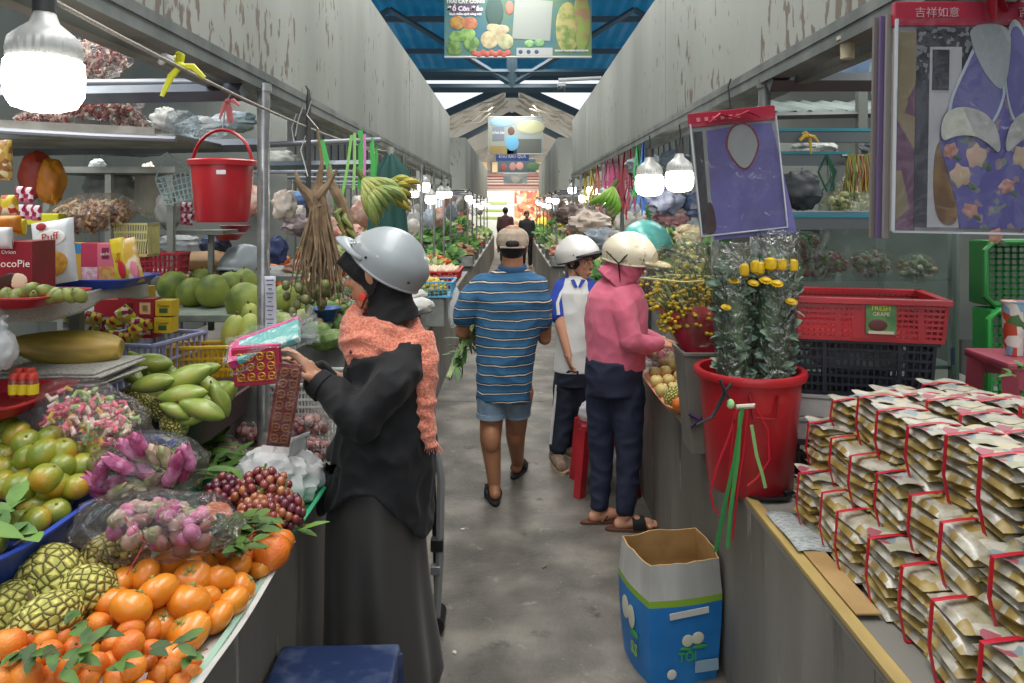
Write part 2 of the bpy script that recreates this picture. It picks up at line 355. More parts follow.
# ---- counters: long low masonry benches either side of the aisle
bench = M('#66625a', .6, c2='#85817a', sc=2.5, stretch=(1, 1, .22), lo=.34, hi=.66, c3='#716d66', det=8, bump=.15, bs=40); stains(bench, '#46433e', 7, .55, .68, (1, 1, .12)); stains(bench, '#a09b90', 14, .63, .7, (1, 1, .15))
benchtop = M('#7d7a73', .5, c2='#97938a', sc=3)
def counter(name, x0, x1, y0, y1, label):
    t = thing(name, label, 'counter', (0, 0, 0))
    s = 1 if x1 > x0 else -1
    mb = MB(); y = y0
    while y < y1 - .01:
        w = min(1.22, y1 - y); mb.box(((x0 + x1) / 2, y + w / 2, .36), (abs(x1 - x0), w - .004, .72)); y += w
    mb.build('front_panel', bench, t, smooth=False)
    MB().box(((x0 + x1) / 2, (y0 + y1) / 2, .73), (abs(x1 - x0) + .0, y1 - y0, .02)).build('worktop', benchtop, t, smooth=False)
    return t
cl = counter('stall_counter', -.67, -2.5, .35, 11.2, 'long grey weathered stall counter along the left of the aisle under the fruit')
cr = counter('stall_counter', .77, 2.6, .35, 11.2, 'long grey streaked stall counter along the right side of the aisle under red tub')
counter('stall_counter', -.62, -2.2, 12.2, 26, 'far grey stall counter on the left, beyond the gap')
counter('stall_counter', .62, 2.2, 12.2, 26, 'far grey stall counter on the right, beyond the gap')
yel = M('#b59b5e', .5, c2='#8f7a4c', sc=6, stretch=(1, .3, 1))
MB().box((.785, 1.9, .742), (.035, 3.1, .016)).build('edge_strip', yel, cr, smooth=False, bevel=.003)
# ================================================================ GOODS LIBRARY
def onz(px, py, Z): Y = F * (EYE - Z) / (py - HY); return V(((px - CX) / F * Y, Y, Z))
cardm = M('#a9834f', .8, c2='#b8925c', sc=10)
steel = M('#b9baba', .28, .75, c2='#a0a3a3', sc=20)
leafg = M('#2a4612', .6, c2='#4a6c1e', sc=14); leafp = M('#3f6424', .6, c2='#5f8434', sc=14); greys = M('#bdb8ae', .85, c2='#8f8b84', sc=60, lo=.5, hi=.55)
newsp = M('#b5b3aa', .85, c2='#7d7c78', sc=90, stretch=(1, 4, 8), lo=.52, hi=.58)
def crate(name, label, cat, loc, w, d, h, m, rot=0, nx=10, ny=6, nz=3, rim=.012, group=None, taper=.93, flare=0, parent=None, basem=None):
    """open plastic crate: rim, floor and four lattice walls (bars of real thickness)"""
    t = thing(name, label, cat, loc, (0, 0, rot) if not hasattr(rot, '__len__') else rot, group)
    def wall(p0, p1, n):
        mb = MB(); p0 = V(p0); p1 = V(p1); ln = (p1 - p0).length; dx = (p1 - p0).normalized(); a = math.atan2(dx.y, dx.x)
        ctr = (p0 + p1) / 2
        def q(u, z): k = lerp(taper, 1, z / h); return V((lerp(p0.x, p1.x, u) * k, lerp(p0.y, p1.y, u) * k, z))
        for i in range(n + 1):
            u = i / n; b = .008 if i in (0, n) else .0045; mb.tube([q(u, .004), q(u, h - .006)], b, 4, up=(math.cos(a + PI / 4), math.sin(a + PI / 4), 0))
        for k in range(nz + 1):
            z = h * k / nz * .98 + .003; bw = .006
            mb.tube([q(0, z), q(1, z)], .006 if 0 < k < nz else .009, 4, up=(0, .7, .7) if abs(dx.x) > .5 else (.7, 0, .7))
        return mb.build('side_wall', m, t, smooth=False)
    x, y = w / 2, d / 2
    wall((-x, -y, 0), (x, -y, 0), nx); wall((x, y, 0), (-x, y, 0), nx); wall((x, -y, 0), (x, y, 0), ny); wall((-x, y, 0), (-x, -y, 0), ny)
    MB().box((0, 0, .004), (w * taper, d * taper, .008)).build('base', basem or m, t, smooth=False)
    mb = MB(); r = rim
    for c, s in (((0, -y, h), (w + r, r * 1.6, r)), ((0, y, h), (w + r, r * 1.6, r)), ((-x, 0, h), (r * 1.6, d + r, r)), ((x, 0, h), (r * 1.6, d + r, r))): mb.box(c, s)
    mb.build('rim', m, t, smooth=False, bevel=.002)
    return t
def tray(name, label, loc, w, d, h, m, rot=0, flare=1.15, cat='tray', round_=.3, n=40, rimw=.01):
    """shallow flared tray with rolled rim"""
    mb = MB()
    def rr(k, z, inset=0):
        out = []
        for j in range(n):
            t = 2 * PI * j / n; c, s = math.cos(t), math.sin(t); p = 2 / (round_ * 10 / 2 if False else 7)
            out.append(V((math.copysign(abs(c) ** p, c) * (w / 2 * k - inset), math.copysign(abs(s) ** p, s) * (d / 2 * k - inset), z)))
        return out
    k0 = 1 / flare
    mb.loft([rr(k0, 0), rr(1, h), rr(1, h, -rimw), rr(1, h + .004, -rimw), rr(1, h + .004, .004), rr(k0, .004, .004)])
    return tag(mb.build(name, m, loc=loc, smooth=False), label, cat) if not rot else rz(tag(mb.build(name, m, loc=loc, smooth=False), label, cat), rot)
def rz(o, r): o.rotation_euler = r if hasattr(r, '__len__') else (0, 0, r); return o
def noisy(mb_fn, c, r, rot=None, nu=24, nv=16): pass
# --- fruit prototypes: built far below the floor of the scene is not allowed, so each prototype IS the first fruit placed
PROTO = {}
def fruit(kind, maker, loc, rot, scale, label=None, cat='fruit', group=None):
    if kind not in PROTO:
        t = maker(); PROTO[kind] = t; t.location = loc; t.rotation_euler = rot; t.scale = (scale,) * 3 if not hasattr(scale, '__len__') else scale
        tag(t, label or 'x', cat, group); return t
    return dup(PROTO[kind], loc, rot, label, group, scale)
def mk(name): return thing(name, 'x', 'fruit')
persm = M('#d67a1c', .32, c2='#e08f2a', sc=9, coat=.3, lo=.3, hi=.7, bump=.04); tangm = M('#d0661a', .42, c2='#e08524', sc=12, bump=.25, bs=260, coat=.15)
grorm = M('#6f7f26', .35, c2='#c08a28', sc=9, lo=.4, hi=.68, bump=.15, bs=200, coat=.3, c3='#98922a')
brn = M('#6b5a35', .8)
def mk_persimmon():
    t = mk('persimmon'); MB().ell((0, 0, 0), (.05, .05, .038), None, 22, 14, lambda d: 1 + .03 * math.cos(4 * math.atan2(d.y, d.x)) * (1 - abs(d.z)) - .10 * math.exp(-((1 - d.z) / .05))).build('flesh', persm, t)
    mb = MB()
    for k in range(4): a = k * PI / 2; mb.leaf((0, 0, .034), (math.cos(a), math.sin(a), .12), .022, .02, curl=.3)
    mb.ell((0, 0, .036), (.006, .006, .006), None, 8, 6); mb.build('calyx', M('#8b8a4a', .8), t); return t
def mk_tangerine():
    t = mk('tangerine'); MB().ell((0, 0, 0), (.034, .034, .029), None, 20, 14, lambda d: 1 + .05 * noise.noise(d * 3) - .08 * math.exp(-((1 - d.z) / .04))).build('peel', tangm, t)
    MB().ell((0, 0, .0265), (.004, .004, .003), None, 8, 6).build('stem_end', brn, t); return t
def mk_green_orange():
    t = mk('green_orange'); MB().ell((0, 0, 0), (.036, .036, .033), None, 20, 14, lambda d: 1 + .02 * noise.noise(d * 2) - .05 * math.exp(-((1 - d.z) / .03))).build('peel', grorm, t)
    MB().ell((0, 0, .032), (.004, .004, .002), None, 8, 6).build('stem_end', brn, t); return t
def bumps(d, n=9):
    th = math.acos(max(-1, min(1, d.z))); ph = math.atan2(d.y, d.x); r = th / PI * n; row = round(r); m = max(3, round(2 * n * math.sin(max(.12, row * PI / n)))); u = ph / (2 * PI) * m + (row % 2) * .5
    return math.sqrt((r - row) ** 2 + ((u - round(u)) ** 2)) 
cusm = None
def scale_mat():
    m = bpy.data.materials.new('scaly_skin'); m.use_nodes = True; nt = m.node_tree; N = nt.nodes; L = nt.links; b = N['Principled BSDF']; b.inputs['Roughness'].default_value = .6
    t = N.new('ShaderNodeTexCoord'); v = N.new('ShaderNodeTexVoronoi'); v.feature = 'DISTANCE_TO_EDGE'; v.inputs['Scale'].default_value = 66; v.inputs['Randomness'].default_value = .55; L.new(t.outputs['Object'], v.inputs['Vector'])
    r = N.new('ShaderNodeValToRGB'); cr = r.color_ramp; cr.elements[0].position = .02; cr.elements[0].color = srgb('#4f4420'); cr.elements[1].position = .22; cr.elements[1].color = srgb('#cdc66a'); e = cr.elements.new(.09); e.color = srgb('#9c9a46'); L.new(v.outputs['Distance'], r.inputs[0]); L.new(r.outputs[0], b.inputs['Base Color'])
    c = N.new('ShaderNodeMath'); c.operation = 'MINIMUM'; L.new(v.outputs['Distance'], c.inputs[0]); c.inputs[1].default_value = .35; bp = N.new('ShaderNodeBump'); bp.inputs['Strength'].default_value = 1; bp.inputs['Distance'].default_value = .02; L.new(c.outputs[0], bp.inputs['Height']); L.new(bp.outputs[0], b.inputs['Normal']); return m
def mk_custard():
    t = mk('custard_apple'); MB().ell((0, 0, 0), (.058, .058, .052), None, 56, 36, lambda d: (1 - .10 * d.z) * (1 + .03 * noise.noise(d * 9)) - .08 * math.exp(-((1 - d.z) / .05))).build('flesh', scale_mat(), t)
    MB().tube([(0, 0, .04), (.003, 0, .065)], .004, 6).build('stem', brn, t); return t
pomm = M('#566a2c', .55, c2='#8c9640', sc=5, bump=.2, bs=140, c3='#7f8f3a')
def mk_pomelo():
    t = mk('pomelo'); MB().ell((0, 0, 0), (.085, .085, .082), None, 28, 20, lambda d: 1 + .12 * max(0, d.z) ** 3 + .015 * noise.noise(d * 2)).build('peel', pomm, t)
    MB().tube([(0, 0, .088), (.004, 0, .108)], .004, 6).build('stem', brn, t); return t
def mk_papaya():
    t = mk('green_papaya'); MB().ell((0, 0, 0), (.055, .055, .09), None, 24, 18, lambda d: 1 + .03 * math.cos(5 * math.atan2(d.y, d.x)) * (1 - d.z * d.z)).build('peel', M('#8c9f48', .5, c2='#b0b058', sc=6), t)
    MB().tube([(0, 0, .088), (.004, 0, .105)], .006, 6).build('stem', brn, t); return t
def mk_mango():
    t = mk('mango'); mb = MB(); rings = []
    for i in range(15):
        u = i / 14; r = math.sin(PI * min(1, max(0, u))) ** .62; x = lerp(-.075, .075, u); rings.append([V((x, math.cos(a) * .036 * r + .012 * math.sin(u * PI * .9), math.sin(a) * .031 * r)) for a in [2 * PI * j / 18 for j in range(18)]])
    mb.loft(rings); mb.build('peel', M('#7c8f3c', .38, c2='#a5a850', sc=9, c3='#8b9c44', coat=.25, bump=.05), t); MB().tube([(-.074, .0, 0), (-.082, -.003, .004)], .004, 6).build('stem', brn, t); return t
def mk_small():
    t = mk('small_green_fruit'); MB().ell((0, 0, 0), (.017, .022, .015), None, 14, 10).build('peel', M('#5d6a2c', .5, c2='#8a8f45', sc=30), t); MB().ell((0, .022, .0), .003, None, 6, 5).build('stem', brn, t); return t
def mk_apple(col='#b9483a', c2='#d9b65a'):
    t = mk('round_fruit'); MB().ell((0, 0, 0), (.036, .036, .033), None, 18, 12, lambda d: 1 - .12 * math.exp(-((1 - abs(d.z)) / .05))).build('peel', M(col, .4, c2=c2, sc=20), t); MB().tube([(0, 0, .027), (.002, 0, .04)], .002, 5).build('stem', brn, t); return t
def bunch(name, label, loc, n, sx, sy, sz, r, ms, cat='fruit', group=None, stemm=None, seed=1):
    """bunch of grapes: berries packed on an ellipsoid, stalk inside"""
    t = thing(name, label, cat, loc, group=group); rr = random.Random(seed); mb = MB()
    for i in range(n):
        z = 1 - 2 * (i + .5) / n; a = i * 2.39996; s = math.sqrt(1 - z * z); k = rr.uniform(.82, 1.02); mb.mat(rr.randrange(len(ms)))
        mb.ell((sx * s * math.cos(a) * k, sy * s * math.sin(a) * k, max(-.5, z) * sz * k), (r, r, r * 1.15), (rr.uniform(-.6, .6), rr.uniform(-.6, .6), 0), 10, 7)
    tag(mb.build('berries', ms, t), kind='stuff')
    mb = MB(); mb.tube([(0, 0, -sz * .3), (0, 0, sz * .9), (.01, .01, sz * 1.4)], .004, 5)
    for k in range(8): a = k * .8; mb.tube([(0, 0, sz * (.1 * k - .2)), (math.cos(a) * sx * .7, math.sin(a) * sy * .7, sz * (.1 * k - .1))], .002, 4)
    mb.build('stalk', stemm or M('#6c7a3a', .7), t); return t
def leaves(name, label, loc, n, spread, L, W_, m, cat='leaves', parent=None, up=.5, seed=1, kind='stuff', thick=0):
    rr = random.Random(seed); mb = MB()
    for i in range(n):
        a = rr.uniform(0, 2 * PI); d = V((math.cos(a), math.sin(a), rr.uniform(-.3, up * 2))); p = V((rr.gauss(0, spread[0]), rr.gauss(0, spread[1]), rr.uniform(0, spread[2])))
        mb.leaf(p, d, L * rr.uniform(.6, 1.2), W_ * rr.uniform(.7, 1.2), (rr.uniform(-.3, .3), rr.uniform(-.3, .3), 1), rr.uniform(.1, .5))
    o = mb.build(name, m, parent, loc=loc)
    if parent is None: tag(o, label, cat)
    return o
def bag(name, label, loc, sx, sy, sz, fm, seed=1, cat='plastic bag', neck=True, fill=None, rot=(0, 0, 0), knot=True, amp=.12):
    """knotted plastic bag with crumpled skin and what is inside"""
    t = thing(name, label, cat, loc, rot); rr = random.Random(seed)
    def f(d): return 1 + amp * noise.noise(d * 2.2 + V((seed, 0, 0))) + amp * .6 * noise.noise(d * 6 + V((0, seed, 0))) - .0
    mb = MB(); mb.ell((0, 0, 0), (sx, sy, sz), None, 36, 24, f)
    if neck:
        mb.tube([(0, 0, sz * .85), (.0, 0, sz * 1.1), (.006, 0, sz * 1.3)], [sx * .3, .012, .01], 10); mb.tube([(.006, 0, sz * 1.28), (.0, 0, sz * 1.5), (.01, 0, sz * 1.7)], [.008, sx * .22, sx * .3], 10, flat=.4, cap=False)
    mb.build('bag_skin', fm, t)
    if fill: fill(t)
    return t
def filler(n, sx, sy, sz, r, ms, seed=3, shape='ell', name='contents'):
    def g(t):
        rr = random.Random(seed); mb = MB()
        for i in range(n):
            while True:
                p = V((rr.uniform(-1, 1), rr.uniform(-1, 1), rr.uniform(-1, 1)))
                if p.length < 1: break
            mb.mat(rr.randrange(len(ms))); q = V((p.x * sx, p.y * sy, p.z * sz)); e = (rr.uniform(0, 3), rr.uniform(0, 3), rr.uniform(0, 3)); k = rr.uniform(.7, 1.25)
            if shape == 'ell': mb.ell(q, (r * k, r * k * .8, r * k * 1.1), e, 8, 6)
            elif shape == 'twist': mb.box(q, (r * 2.2, r * .9, r * .9), e)
            elif shape == 'shell': mb.tube([q, q + Euler(e).to_matrix() @ V((r, r * .8, 0)), q + Euler(e).to_matrix() @ V((r * 2.1, 0, r * .4))], [r * .35, r * .5, r * .3], 6)
        tag(mb.build(name, ms, t), kind='stuff')
    return g
def banana(name, label, loc, n, m, L=.17, rot=(0, 0, 0), rows=1, group=None, sp=1.25):
    t = thing(name, label, 'bananas', loc, rot, group)
    for rI in range(rows):
        for i in range(n):
            a = lerp(-sp, sp, i / max(1, n - 1)); mb = MB(); dx = math.sin(a); z0 = -.05 * rI; pts = []; rs = []
            for k in range(9):
                u = k / 8; pts.append((dx * (.02 + L * .42 * math.sin(u * 1.5)) + .1 * L * math.sin(u * PI), -.02 - .05 * math.sin(u * PI) - .02 * rI, z0 - L * .8 * u + .03 * math.cos(a))); rs.append((L / .17) ** .3 * [.006, .011, .0165, .0185, .019, .0185, .0165, .011, .005][k])
            mb.tube(pts, rs, 8); mb.build('banana', m, t)
    mb = MB(); mb.tube([(0, 0, -.06 * rows), (0, 0, .03), (.01, 0, .10)], [.018, .02, .012], 8); mb.build('stalk', M('#5f6a34', .8), t); return t
def box_pack(name, label, loc, w, d, h, m, rot=(0, 0, 0), cat='box', bevel=.0015, group=None, lab=None, labm=None):
    t = thing(name, label, cat, loc, rot, group); MB().box((0, 0, h / 2), (w, d, h)).build('carton', m, t, smooth=False, bevel=bevel)
    if lab:
        for (cx, cz, lw, lh, lm) in lab: MB().box((cx * w, -d / 2 - .0005, cz * h), (lw * w, .0012, lh * h)).build('printed_patch', lm, t, smooth=False)
    return t
def pouch(mb, w, h, t, nx=14, ny=14, seed=0, crump=.004):
    """stuffed pillow pouch standing in xz plane, centre origin"""
    def sgn(s):
        def f(u, v):
            x = (u - .5) * w; z = (v - .5) * h; b = (max(0, 1 - (2 * u - 1) ** 4) * max(0, 1 - (2 * v - 1) ** 4)) ** .6
            return (x * (1 - .04 * (1 - (2 * v - 1) ** 2)), s * (t / 2 * b) + crump * noise.noise(V((x * 30, seed + s, z * 30))), z)
        return f
    mb.grid(nx, ny, sgn(1)); mb.grid(nx, ny, sgn(-1)); return mb
def pouch_thing(name, label, loc, w, h, t, m, rot=(0, 0, 0), cat='snack pack', group=None, seed=0, lab=None, mb2=None):
    r = thing(name, label, cat, loc, rot, group); mb = MB(); pouch(mb, w, h, t, seed=seed); mb.build('pouch', m, r)
    if lab:
        for (cx, cz, rx, rzz, lm) in lab: MB().ell((cx * w, -t / 2 - .001, cz * h), (rx * w, .003, rzz * h), None, 24, 10).build('printed_patch', lm, r)
    return r
def pole(name, label, loc, z0, z1, r=.019, m=None, cat='pole', group=None):
    t = thing(name, label, cat, (loc[0], loc[1], z0), group=group); MB().tube([(0, 0, 0), (0, 0, z1 - z0)], r, 16).build('tube', m or steel, t); MB().lathe([(r * 1.25, z1 - z0 - .03), (r * 1.25, z1 - z0)], 16).build('top_collar', m or steel, t); return t
capm = M('#a9aaa6', .4, .2, c2='#c2c3be', sc=10); glow = M('#fffaf0', .3, emit=14); glow_far = M('#fffaf0', .3, emit=9)
def bulb(label, loc, d=.15, up=.2, group=None, gm=None, n=28, top=None):
    """high-power LED bulb: ribbed cap, domed glowing head, cable; loc = centre of the glowing head"""
    t = thing('lamp', label, 'lamp', loc, group=group); r = d / 2
    if top: up = max(.03, top - loc[2] - r * 2.4)
    MB().lathe([(r * .86, r * .62), (r * .98, r * .5), (r, r * .1), (r * .98, -r * .4), (r * .8, -r * .72), (r * .4, -r * .85), (.001, -r * .87)], n).build('glowing_head', gm or glow, t)
    mb = MB(); nr = 28; rings = []
    for z, k in ((.6, .9), (.85, .92), (1.15, .86), (1.4, .62), (1.6, .38), (1.95, .26)):
        rings.append([V((math.cos(2 * PI * j / 56) * r * k * (1 + (.03 if j % 2 else -.03) * (1 if z < 1.3 else 0)), math.sin(2 * PI * j / 56) * r * k * (1 + (.03 if j % 2 else -.03) * (1 if z < 1.3 else 0)), r * z)) for j in range(56)])
    mb.loft(rings); mb.build('ribbed_cap', capm, t)
    MB().tube([(0, 0, r * 1.9), (0, 0, r * 2.5)], r * .3, 14).build('socket', M('#3a3b3c', .5), t)
    MB().tube([(0, 0, r * 2.4), (.006, 0, r * 2.4 + up * .5), (0, 0, r * 2.4 + up)], .004, 6).build('cable', M('#2a2a2a', .6), t); return t
def ribbon(mb, pts, w, up=(0, 1, 0)): mb.tube(pts, w, 4, flat=.12, up=up)
def catenary(a, b, sag, n=16): a = V(a); b = V(b); return [a.lerp(b, i / n) - V((0, 0, sag * 4 * (i / n) * (1 - i / n))) for i in range(n + 1)]
# ================================================================ PEOPLE
skin_a = M('#b98363', .5, c2='#c9957a', sc=6, sss=.08, lo=.3, hi=.7); skin_b = M('#9c6a4c', .5, c2='#ad7a59', sc=6, sss=.08, lo=.3, hi=.7)
dark_hair = M('#17130f', .5); eye_w = M('#e8e4de', .3); eye_d = M('#1a1210', .2); lip_m = M('#9b5149', .5)
black_cloth = M('#0b0c10', .8, sheen=.06, bump=.15, bs=300); black_plastic = M('#17181a', .4)
def frame(d, up=(0, 0, 1)):
    """matrix whose x looks along d, z up"""
    x = V(d).normalized(); z = V(up); z = (z - x * z.dot(x)).normalized(); y = z.cross(x)
    return Matrix((x, y, z)).transposed()
def add_head(mb, c, d, up=(0, 0, 1), s=1.0):
    m = frame(d, up); c = V(c)
    def e(p, r, nu=20, nv=14): mb.ell(c + m @ (V(p) * s), [q * s for q in r], m, nu, nv)
    e((-.008, 0, .03), (.094, .074, .09)); e((.03, 0, -.035), (.058, .057, .072)); e((.045, 0, -.085), (.035, .034, .028))
    e((.094, 0, -.018), (.016, .015, .014)); mb.tube([c + m @ (V((.085, 0, .02)) * s), c + m @ (V((.102, 0, -.02)) * s)], [.008 * s, .012 * s], 8)
    e((.083, 0, -.055), (.014, .022, .006)); e((.082, 0, -.068), (.013, .02, .007)); e((.075, .03, .018), (.014, .02, .006)); e((.075, -.03, .018), (.014, .02, .006))
    e((.062, .035, -.02), (.02, .018, .02)); e((.062, -.035, -.02), (.02, .018, .02))
    for s2 in (-1, 1): e((-.005, s2 * .077, -.005), (.018, .008, .03), 10, 8)
def add_face(root, c, d, up=(0, 0, 1), s=1.0):
    m = frame(d, up); c = V(c)
    for s2 in (-1, 1):
        q = c + m @ (V((.079, s2 * .031, .003)) * s)
        e = MB().ell(q, (.008 * s, .014 * s, .007 * s), m, 10, 8).build('eye', eye_w, root); MB().ell(q + m @ V((.006 * s, 0, 0)), .0055 * s, m, 8, 6).build('iris', eye_d, e)
        MB().tube([c + m @ (V((.086, s2 * (.018 + .03 * t), .024 + .006 * math.sin(t * 3))) * s) for t in (0, .33, .66, 1)], .0028 * s, 6).build('eyebrow', dark_hair, root)
    MB().ell(c + m @ (V((.093, 0, -.061)) * s), (.006 * s, .02 * s, .007 * s), m, 10, 6).build('mouth', lip_m, root)
def add_hand(mb, w, d, nrm, side=1, curl=.5, s=1.0, spread=.09):
    """wrist w, direction d of the fingers, palm normal nrm, side = which way the thumb lies"""
    d = V(d).normalized(); nrm = V(nrm); nrm = (nrm - d * nrm.dot(d)).normalized(); sd = d.cross(nrm).normalized() * side; w = V(w)
    m = Matrix((d, sd, nrm)).transposed()
    mb.ell(w + d * .045 * s, (.052 * s, .04 * s, .0165 * s), m, 14, 10); mb.ell(w + d * .02 * s + sd * .018 * s + nrm * .006 * s, (.03 * s, .02 * s, .016 * s), m, 10, 8)
    mb.tube([w - d * .02 * s, w + d * .03 * s], [.027 * s, .03 * s], 10)
    for i, (o, L) in enumerate(((.031, .072), (.0105, .08), (-.0105, .074), (-.031, .058))):
        p = w + d * (.083 - abs(o) * .25) * s + sd * o * s; a = 0; pts = [p - d * .02 * s, p]; dd = d + sd * o * spread * 20
        dd.normalize(); cu = curl * (.8 + .12 * i)
        for k, f in enumerate((.45, .32, .25)):
            a += cu * (1 if k else .7); v = dd * math.cos(a) + nrm * math.sin(a); p = p + v * L * f * s; pts.append(p)
        mb.tube(pts, [.0088 * s, .0088 * s, .0082 * s, .0076 * s, .0062 * s], 8)
        mb.ell(pts[-1], .0064 * s, None, 8, 6)
    p = w + d * .018 * s + sd * .028 * s; t1 = p + (d * .5 + sd * .75 + nrm * .3).normalized() * .034 * s; t2 = t1 + (d * .85 + sd * .3 + nrm * .45).normalized() * .03 * s; t3 = t2 + (d * .9 + nrm * .5).normalized() * .024 * s
    mb.tube([p, t1, t2, t3], [.013 * s, .0105 * s, .0095 * s, .007 * s], 8); mb.ell(t3, .0072 * s, None, 8, 6)
def limb(mb, pts, rs, n=14):
    mb.tube(pts, rs, n)
    for p, r in zip(pts, rs): mb.ell(p, r * .995, None, n, 8)
def add_foot(mb, a, d, s=1.0):
    """ankle a, direction d (flat)"""
    a = V(a); d = V((d[0], d[1], 0)).normalized(); m = frame(d); g = lambda x, y, z: a + m @ V((x * s, y * s, 0)) + V((0, 0, z * s - a.z))
    limb(mb, [a, g(-.025, 0, .04)], [.034 * s, .034 * s]); limb(mb, [g(-.035, 0, .036), g(.06, 0, .045), g(.13, .0, .03)], [.032 * s, .034 * s, .028 * s])
    for k in range(5): y = -.036 + .018 * k; L = .2 - .012 * abs(k - 3) - (.02 if k == 0 else 0); mb.tube([g(.13, y * .8, .028), g(L - .02, y, .022), g(L, y, .02)], [.013 * s, .012 * s, .008 * s], 8)
def sandal(root, a, d, soleM, strapM, s=1.0, kind='slide', name='sandal', low=0):
    a = V(a); d = V((d[0], d[1], 0)).normalized(); m = frame(d); g = lambda x, y, z: V((a.x, a.y, 0)) + m @ V((x * s, y * s, 0)) + V((0, 0, z * s))
    mb = MB(); out = []
    for k in range(20):
        t = 2 * PI * k / 20; x = .065 + .145 * math.cos(t); w = .047 if x > .06 else .038; out.append((x, w * math.sin(t)))
    mb.loft([[g(x, y, z) for x, y in out] for z in (.0, .016)]); so = mb.build(name, soleM, root, bevel=.002)
    mb = MB()
    if kind == 'slide':
        mb.loft([[g(x, .05 * math.cos(t) * k, .014 + .058 * math.sin(t) * k) for t in [PI * i / 10 for i in range(11)]] + [g(x, .05 * math.cos(t) * k * .92, .012 + .052 * math.sin(t) * k) for t in [PI * i / 10 for i in range(10, -1, -1)]] for x, k in ((.06, 1.02), (.09, 1.0), (.13, .93))])
    else:
        for s2 in (-1, 1): mb.tube([g(.03, s2 * .042, .016), g(.08, s2 * .03, .055), g(.14, 0, .045), g(.15, 0, .02)], .007 * s, 6)
    mb.build('sandal_strap', strapM, so)
    return so
def helmet_obj(root, c, d, up, shellM, peak=.08, rimM=None, s=1.0, vents=True, flap=0, trim=None, lift=.0):
    """open motorbike helmet: dome cut along a rim, peak at the front (d), rolled rim, rivets"""
    m = frame(d, up); c = V(c); mb = MB(); n = 40; nv = 12; rings = []
    RX, RY, RZ = .142 * s, .118 * s, .128 * s
    def rim(t):   # polar angle of the rim by azimuth; lower at the back and sides
        return 1.62 + .30 * (1 - math.cos(t)) / 2 + .14 * math.sin(t) ** 2
    for i in range(1, nv + 1):
        r = []
        for j in range(n):
            t = 2 * PI * j / n; v = rim(t) * i / nv
            k = 1 + .05 * math.exp(-((v - 1.35) / .25) ** 2)
            r.append(c + m @ V((RX * math.sin(v) * math.cos(t) * k, RY * math.sin(v) * math.sin(t) * k, RZ * math.cos(v) + lift)))
        rings.append(r)
    inner = [[c + (p - c) * .93 for p in r] for r in reversed(rings)]
    allr = rings + inner; mb.loft(allr, cap=False)
    top = c + m @ V((0, 0, RZ + lift)); b = len(mb.v); mb.add([top], []); mb.f += [(b, (j + 1) % n, j) for j in range(n)]; mb.m += [0] * n
    h = mb.build('helmet', shellM, root)
    # peak
    if peak:
        pk = MB(); w = 1.1
        def pf(u, v):
            t = lerp(-w, w, u); vv = rim(t) - .1; base = V((RX * math.sin(vv) * math.cos(t), RY * math.sin(vv) * math.sin(t), RZ * math.cos(vv) + lift))
            ext = peak * math.cos(t / w * PI / 2) ** .6; return c + m @ (base * 1.03 + V((ext * v, 0, .012 * math.sin(v * PI) - .1 * ext * v)))
        pk.grid(24, 6, pf); pk.build('visor_peak', rimM or shellM, h, thick=.004)
    MB().tube([c + (p - c) * 1.0 for p in rings[-1]], .005 * s, 6, closed=True).build('rim_trim', trim or M('#2a2b2d', .5), h)
    for t in (1.2, -1.2, 2.4, -2.4):
        v = rim(t) - .28; MB().ell(c + (m @ V((RX * math.sin(v) * math.cos(t), RY * math.sin(v) * math.sin(t), RZ * math.cos(v) + lift))) * 1.045, .0045, None, 8, 6).build('rivet', M('#3a3b3d', .3, .8), h)
    return h
def ering(c, rx, ry, n=40, rot=0, fn=None):
    c = V(c); return [c + V((math.cos(t) * rx * (fn(t) if fn else 1), math.sin(t) * ry * (fn(t) if fn else 1), 0)) for t in [2 * PI * j / n + rot for j in range(n)]]

# ---------------------------------------------------------------- woman in black at the left stall
Y0 = 2.5; rt = V((-.42, Y0, 0)); w1 = thing('person', 'woman in black loose shirt and long skirt with silver grey helmet and salmon scarf', 'person', rt)
q = lambda px, py, dy=0: P(px, py, Y0 + dy) - rt
mb = MB(); hc = q(376, 272); fd = (-1, .12, -.22); up1 = (-.1, 0, 1)
add_head(mb, hc, fd, up1, 1.05)
limb(mb, [q(382, 285), q(388, 318), q(392, 345)], [.05, .05, .05])
limb(mb, [q(392, 362), q(388, 410), q(385, 470), q(378, 490)], [.08, .09, .09, .09], 20)
for s, dy in ((-1, -.12), (1, .12)):
    limb(mb, [q(398, 360, dy), q(396, 372, dy * 1.3)], [.04, .04])
    limb(mb, [q(378, 505, dy * .5), q(380, 600, dy * .6), V((.0, dy * .75, .09))], [.06, .055, .04])
    add_foot(mb, (.0, dy * .75, .09), (-1, .1))
limb(mb, [q(398, 372, -.16), q(352, 418, -.2), q(318, 383, -.15)], [.048, .042, .028])
limb(mb, [q(390, 365, .14), q(345, 385, .12), q(312, 372, .0)], [.045, .04, .028])
add_hand(mb, q(318, 383, -.15), q(298, 352, -.13) - q(318, 383, -.15), (-.3, -.2, -1), 1, .42, 1.0)
add_hand(mb, q(312, 372, .0), q(286, 350, -.03) - q(312, 372, .0), (.2, .3, -1), -1, .42, 1.0)
remesh(mb.build('body', skin_a, w1), .0045, 3)
add_face(w1, hc, fd, up1, 1.05)
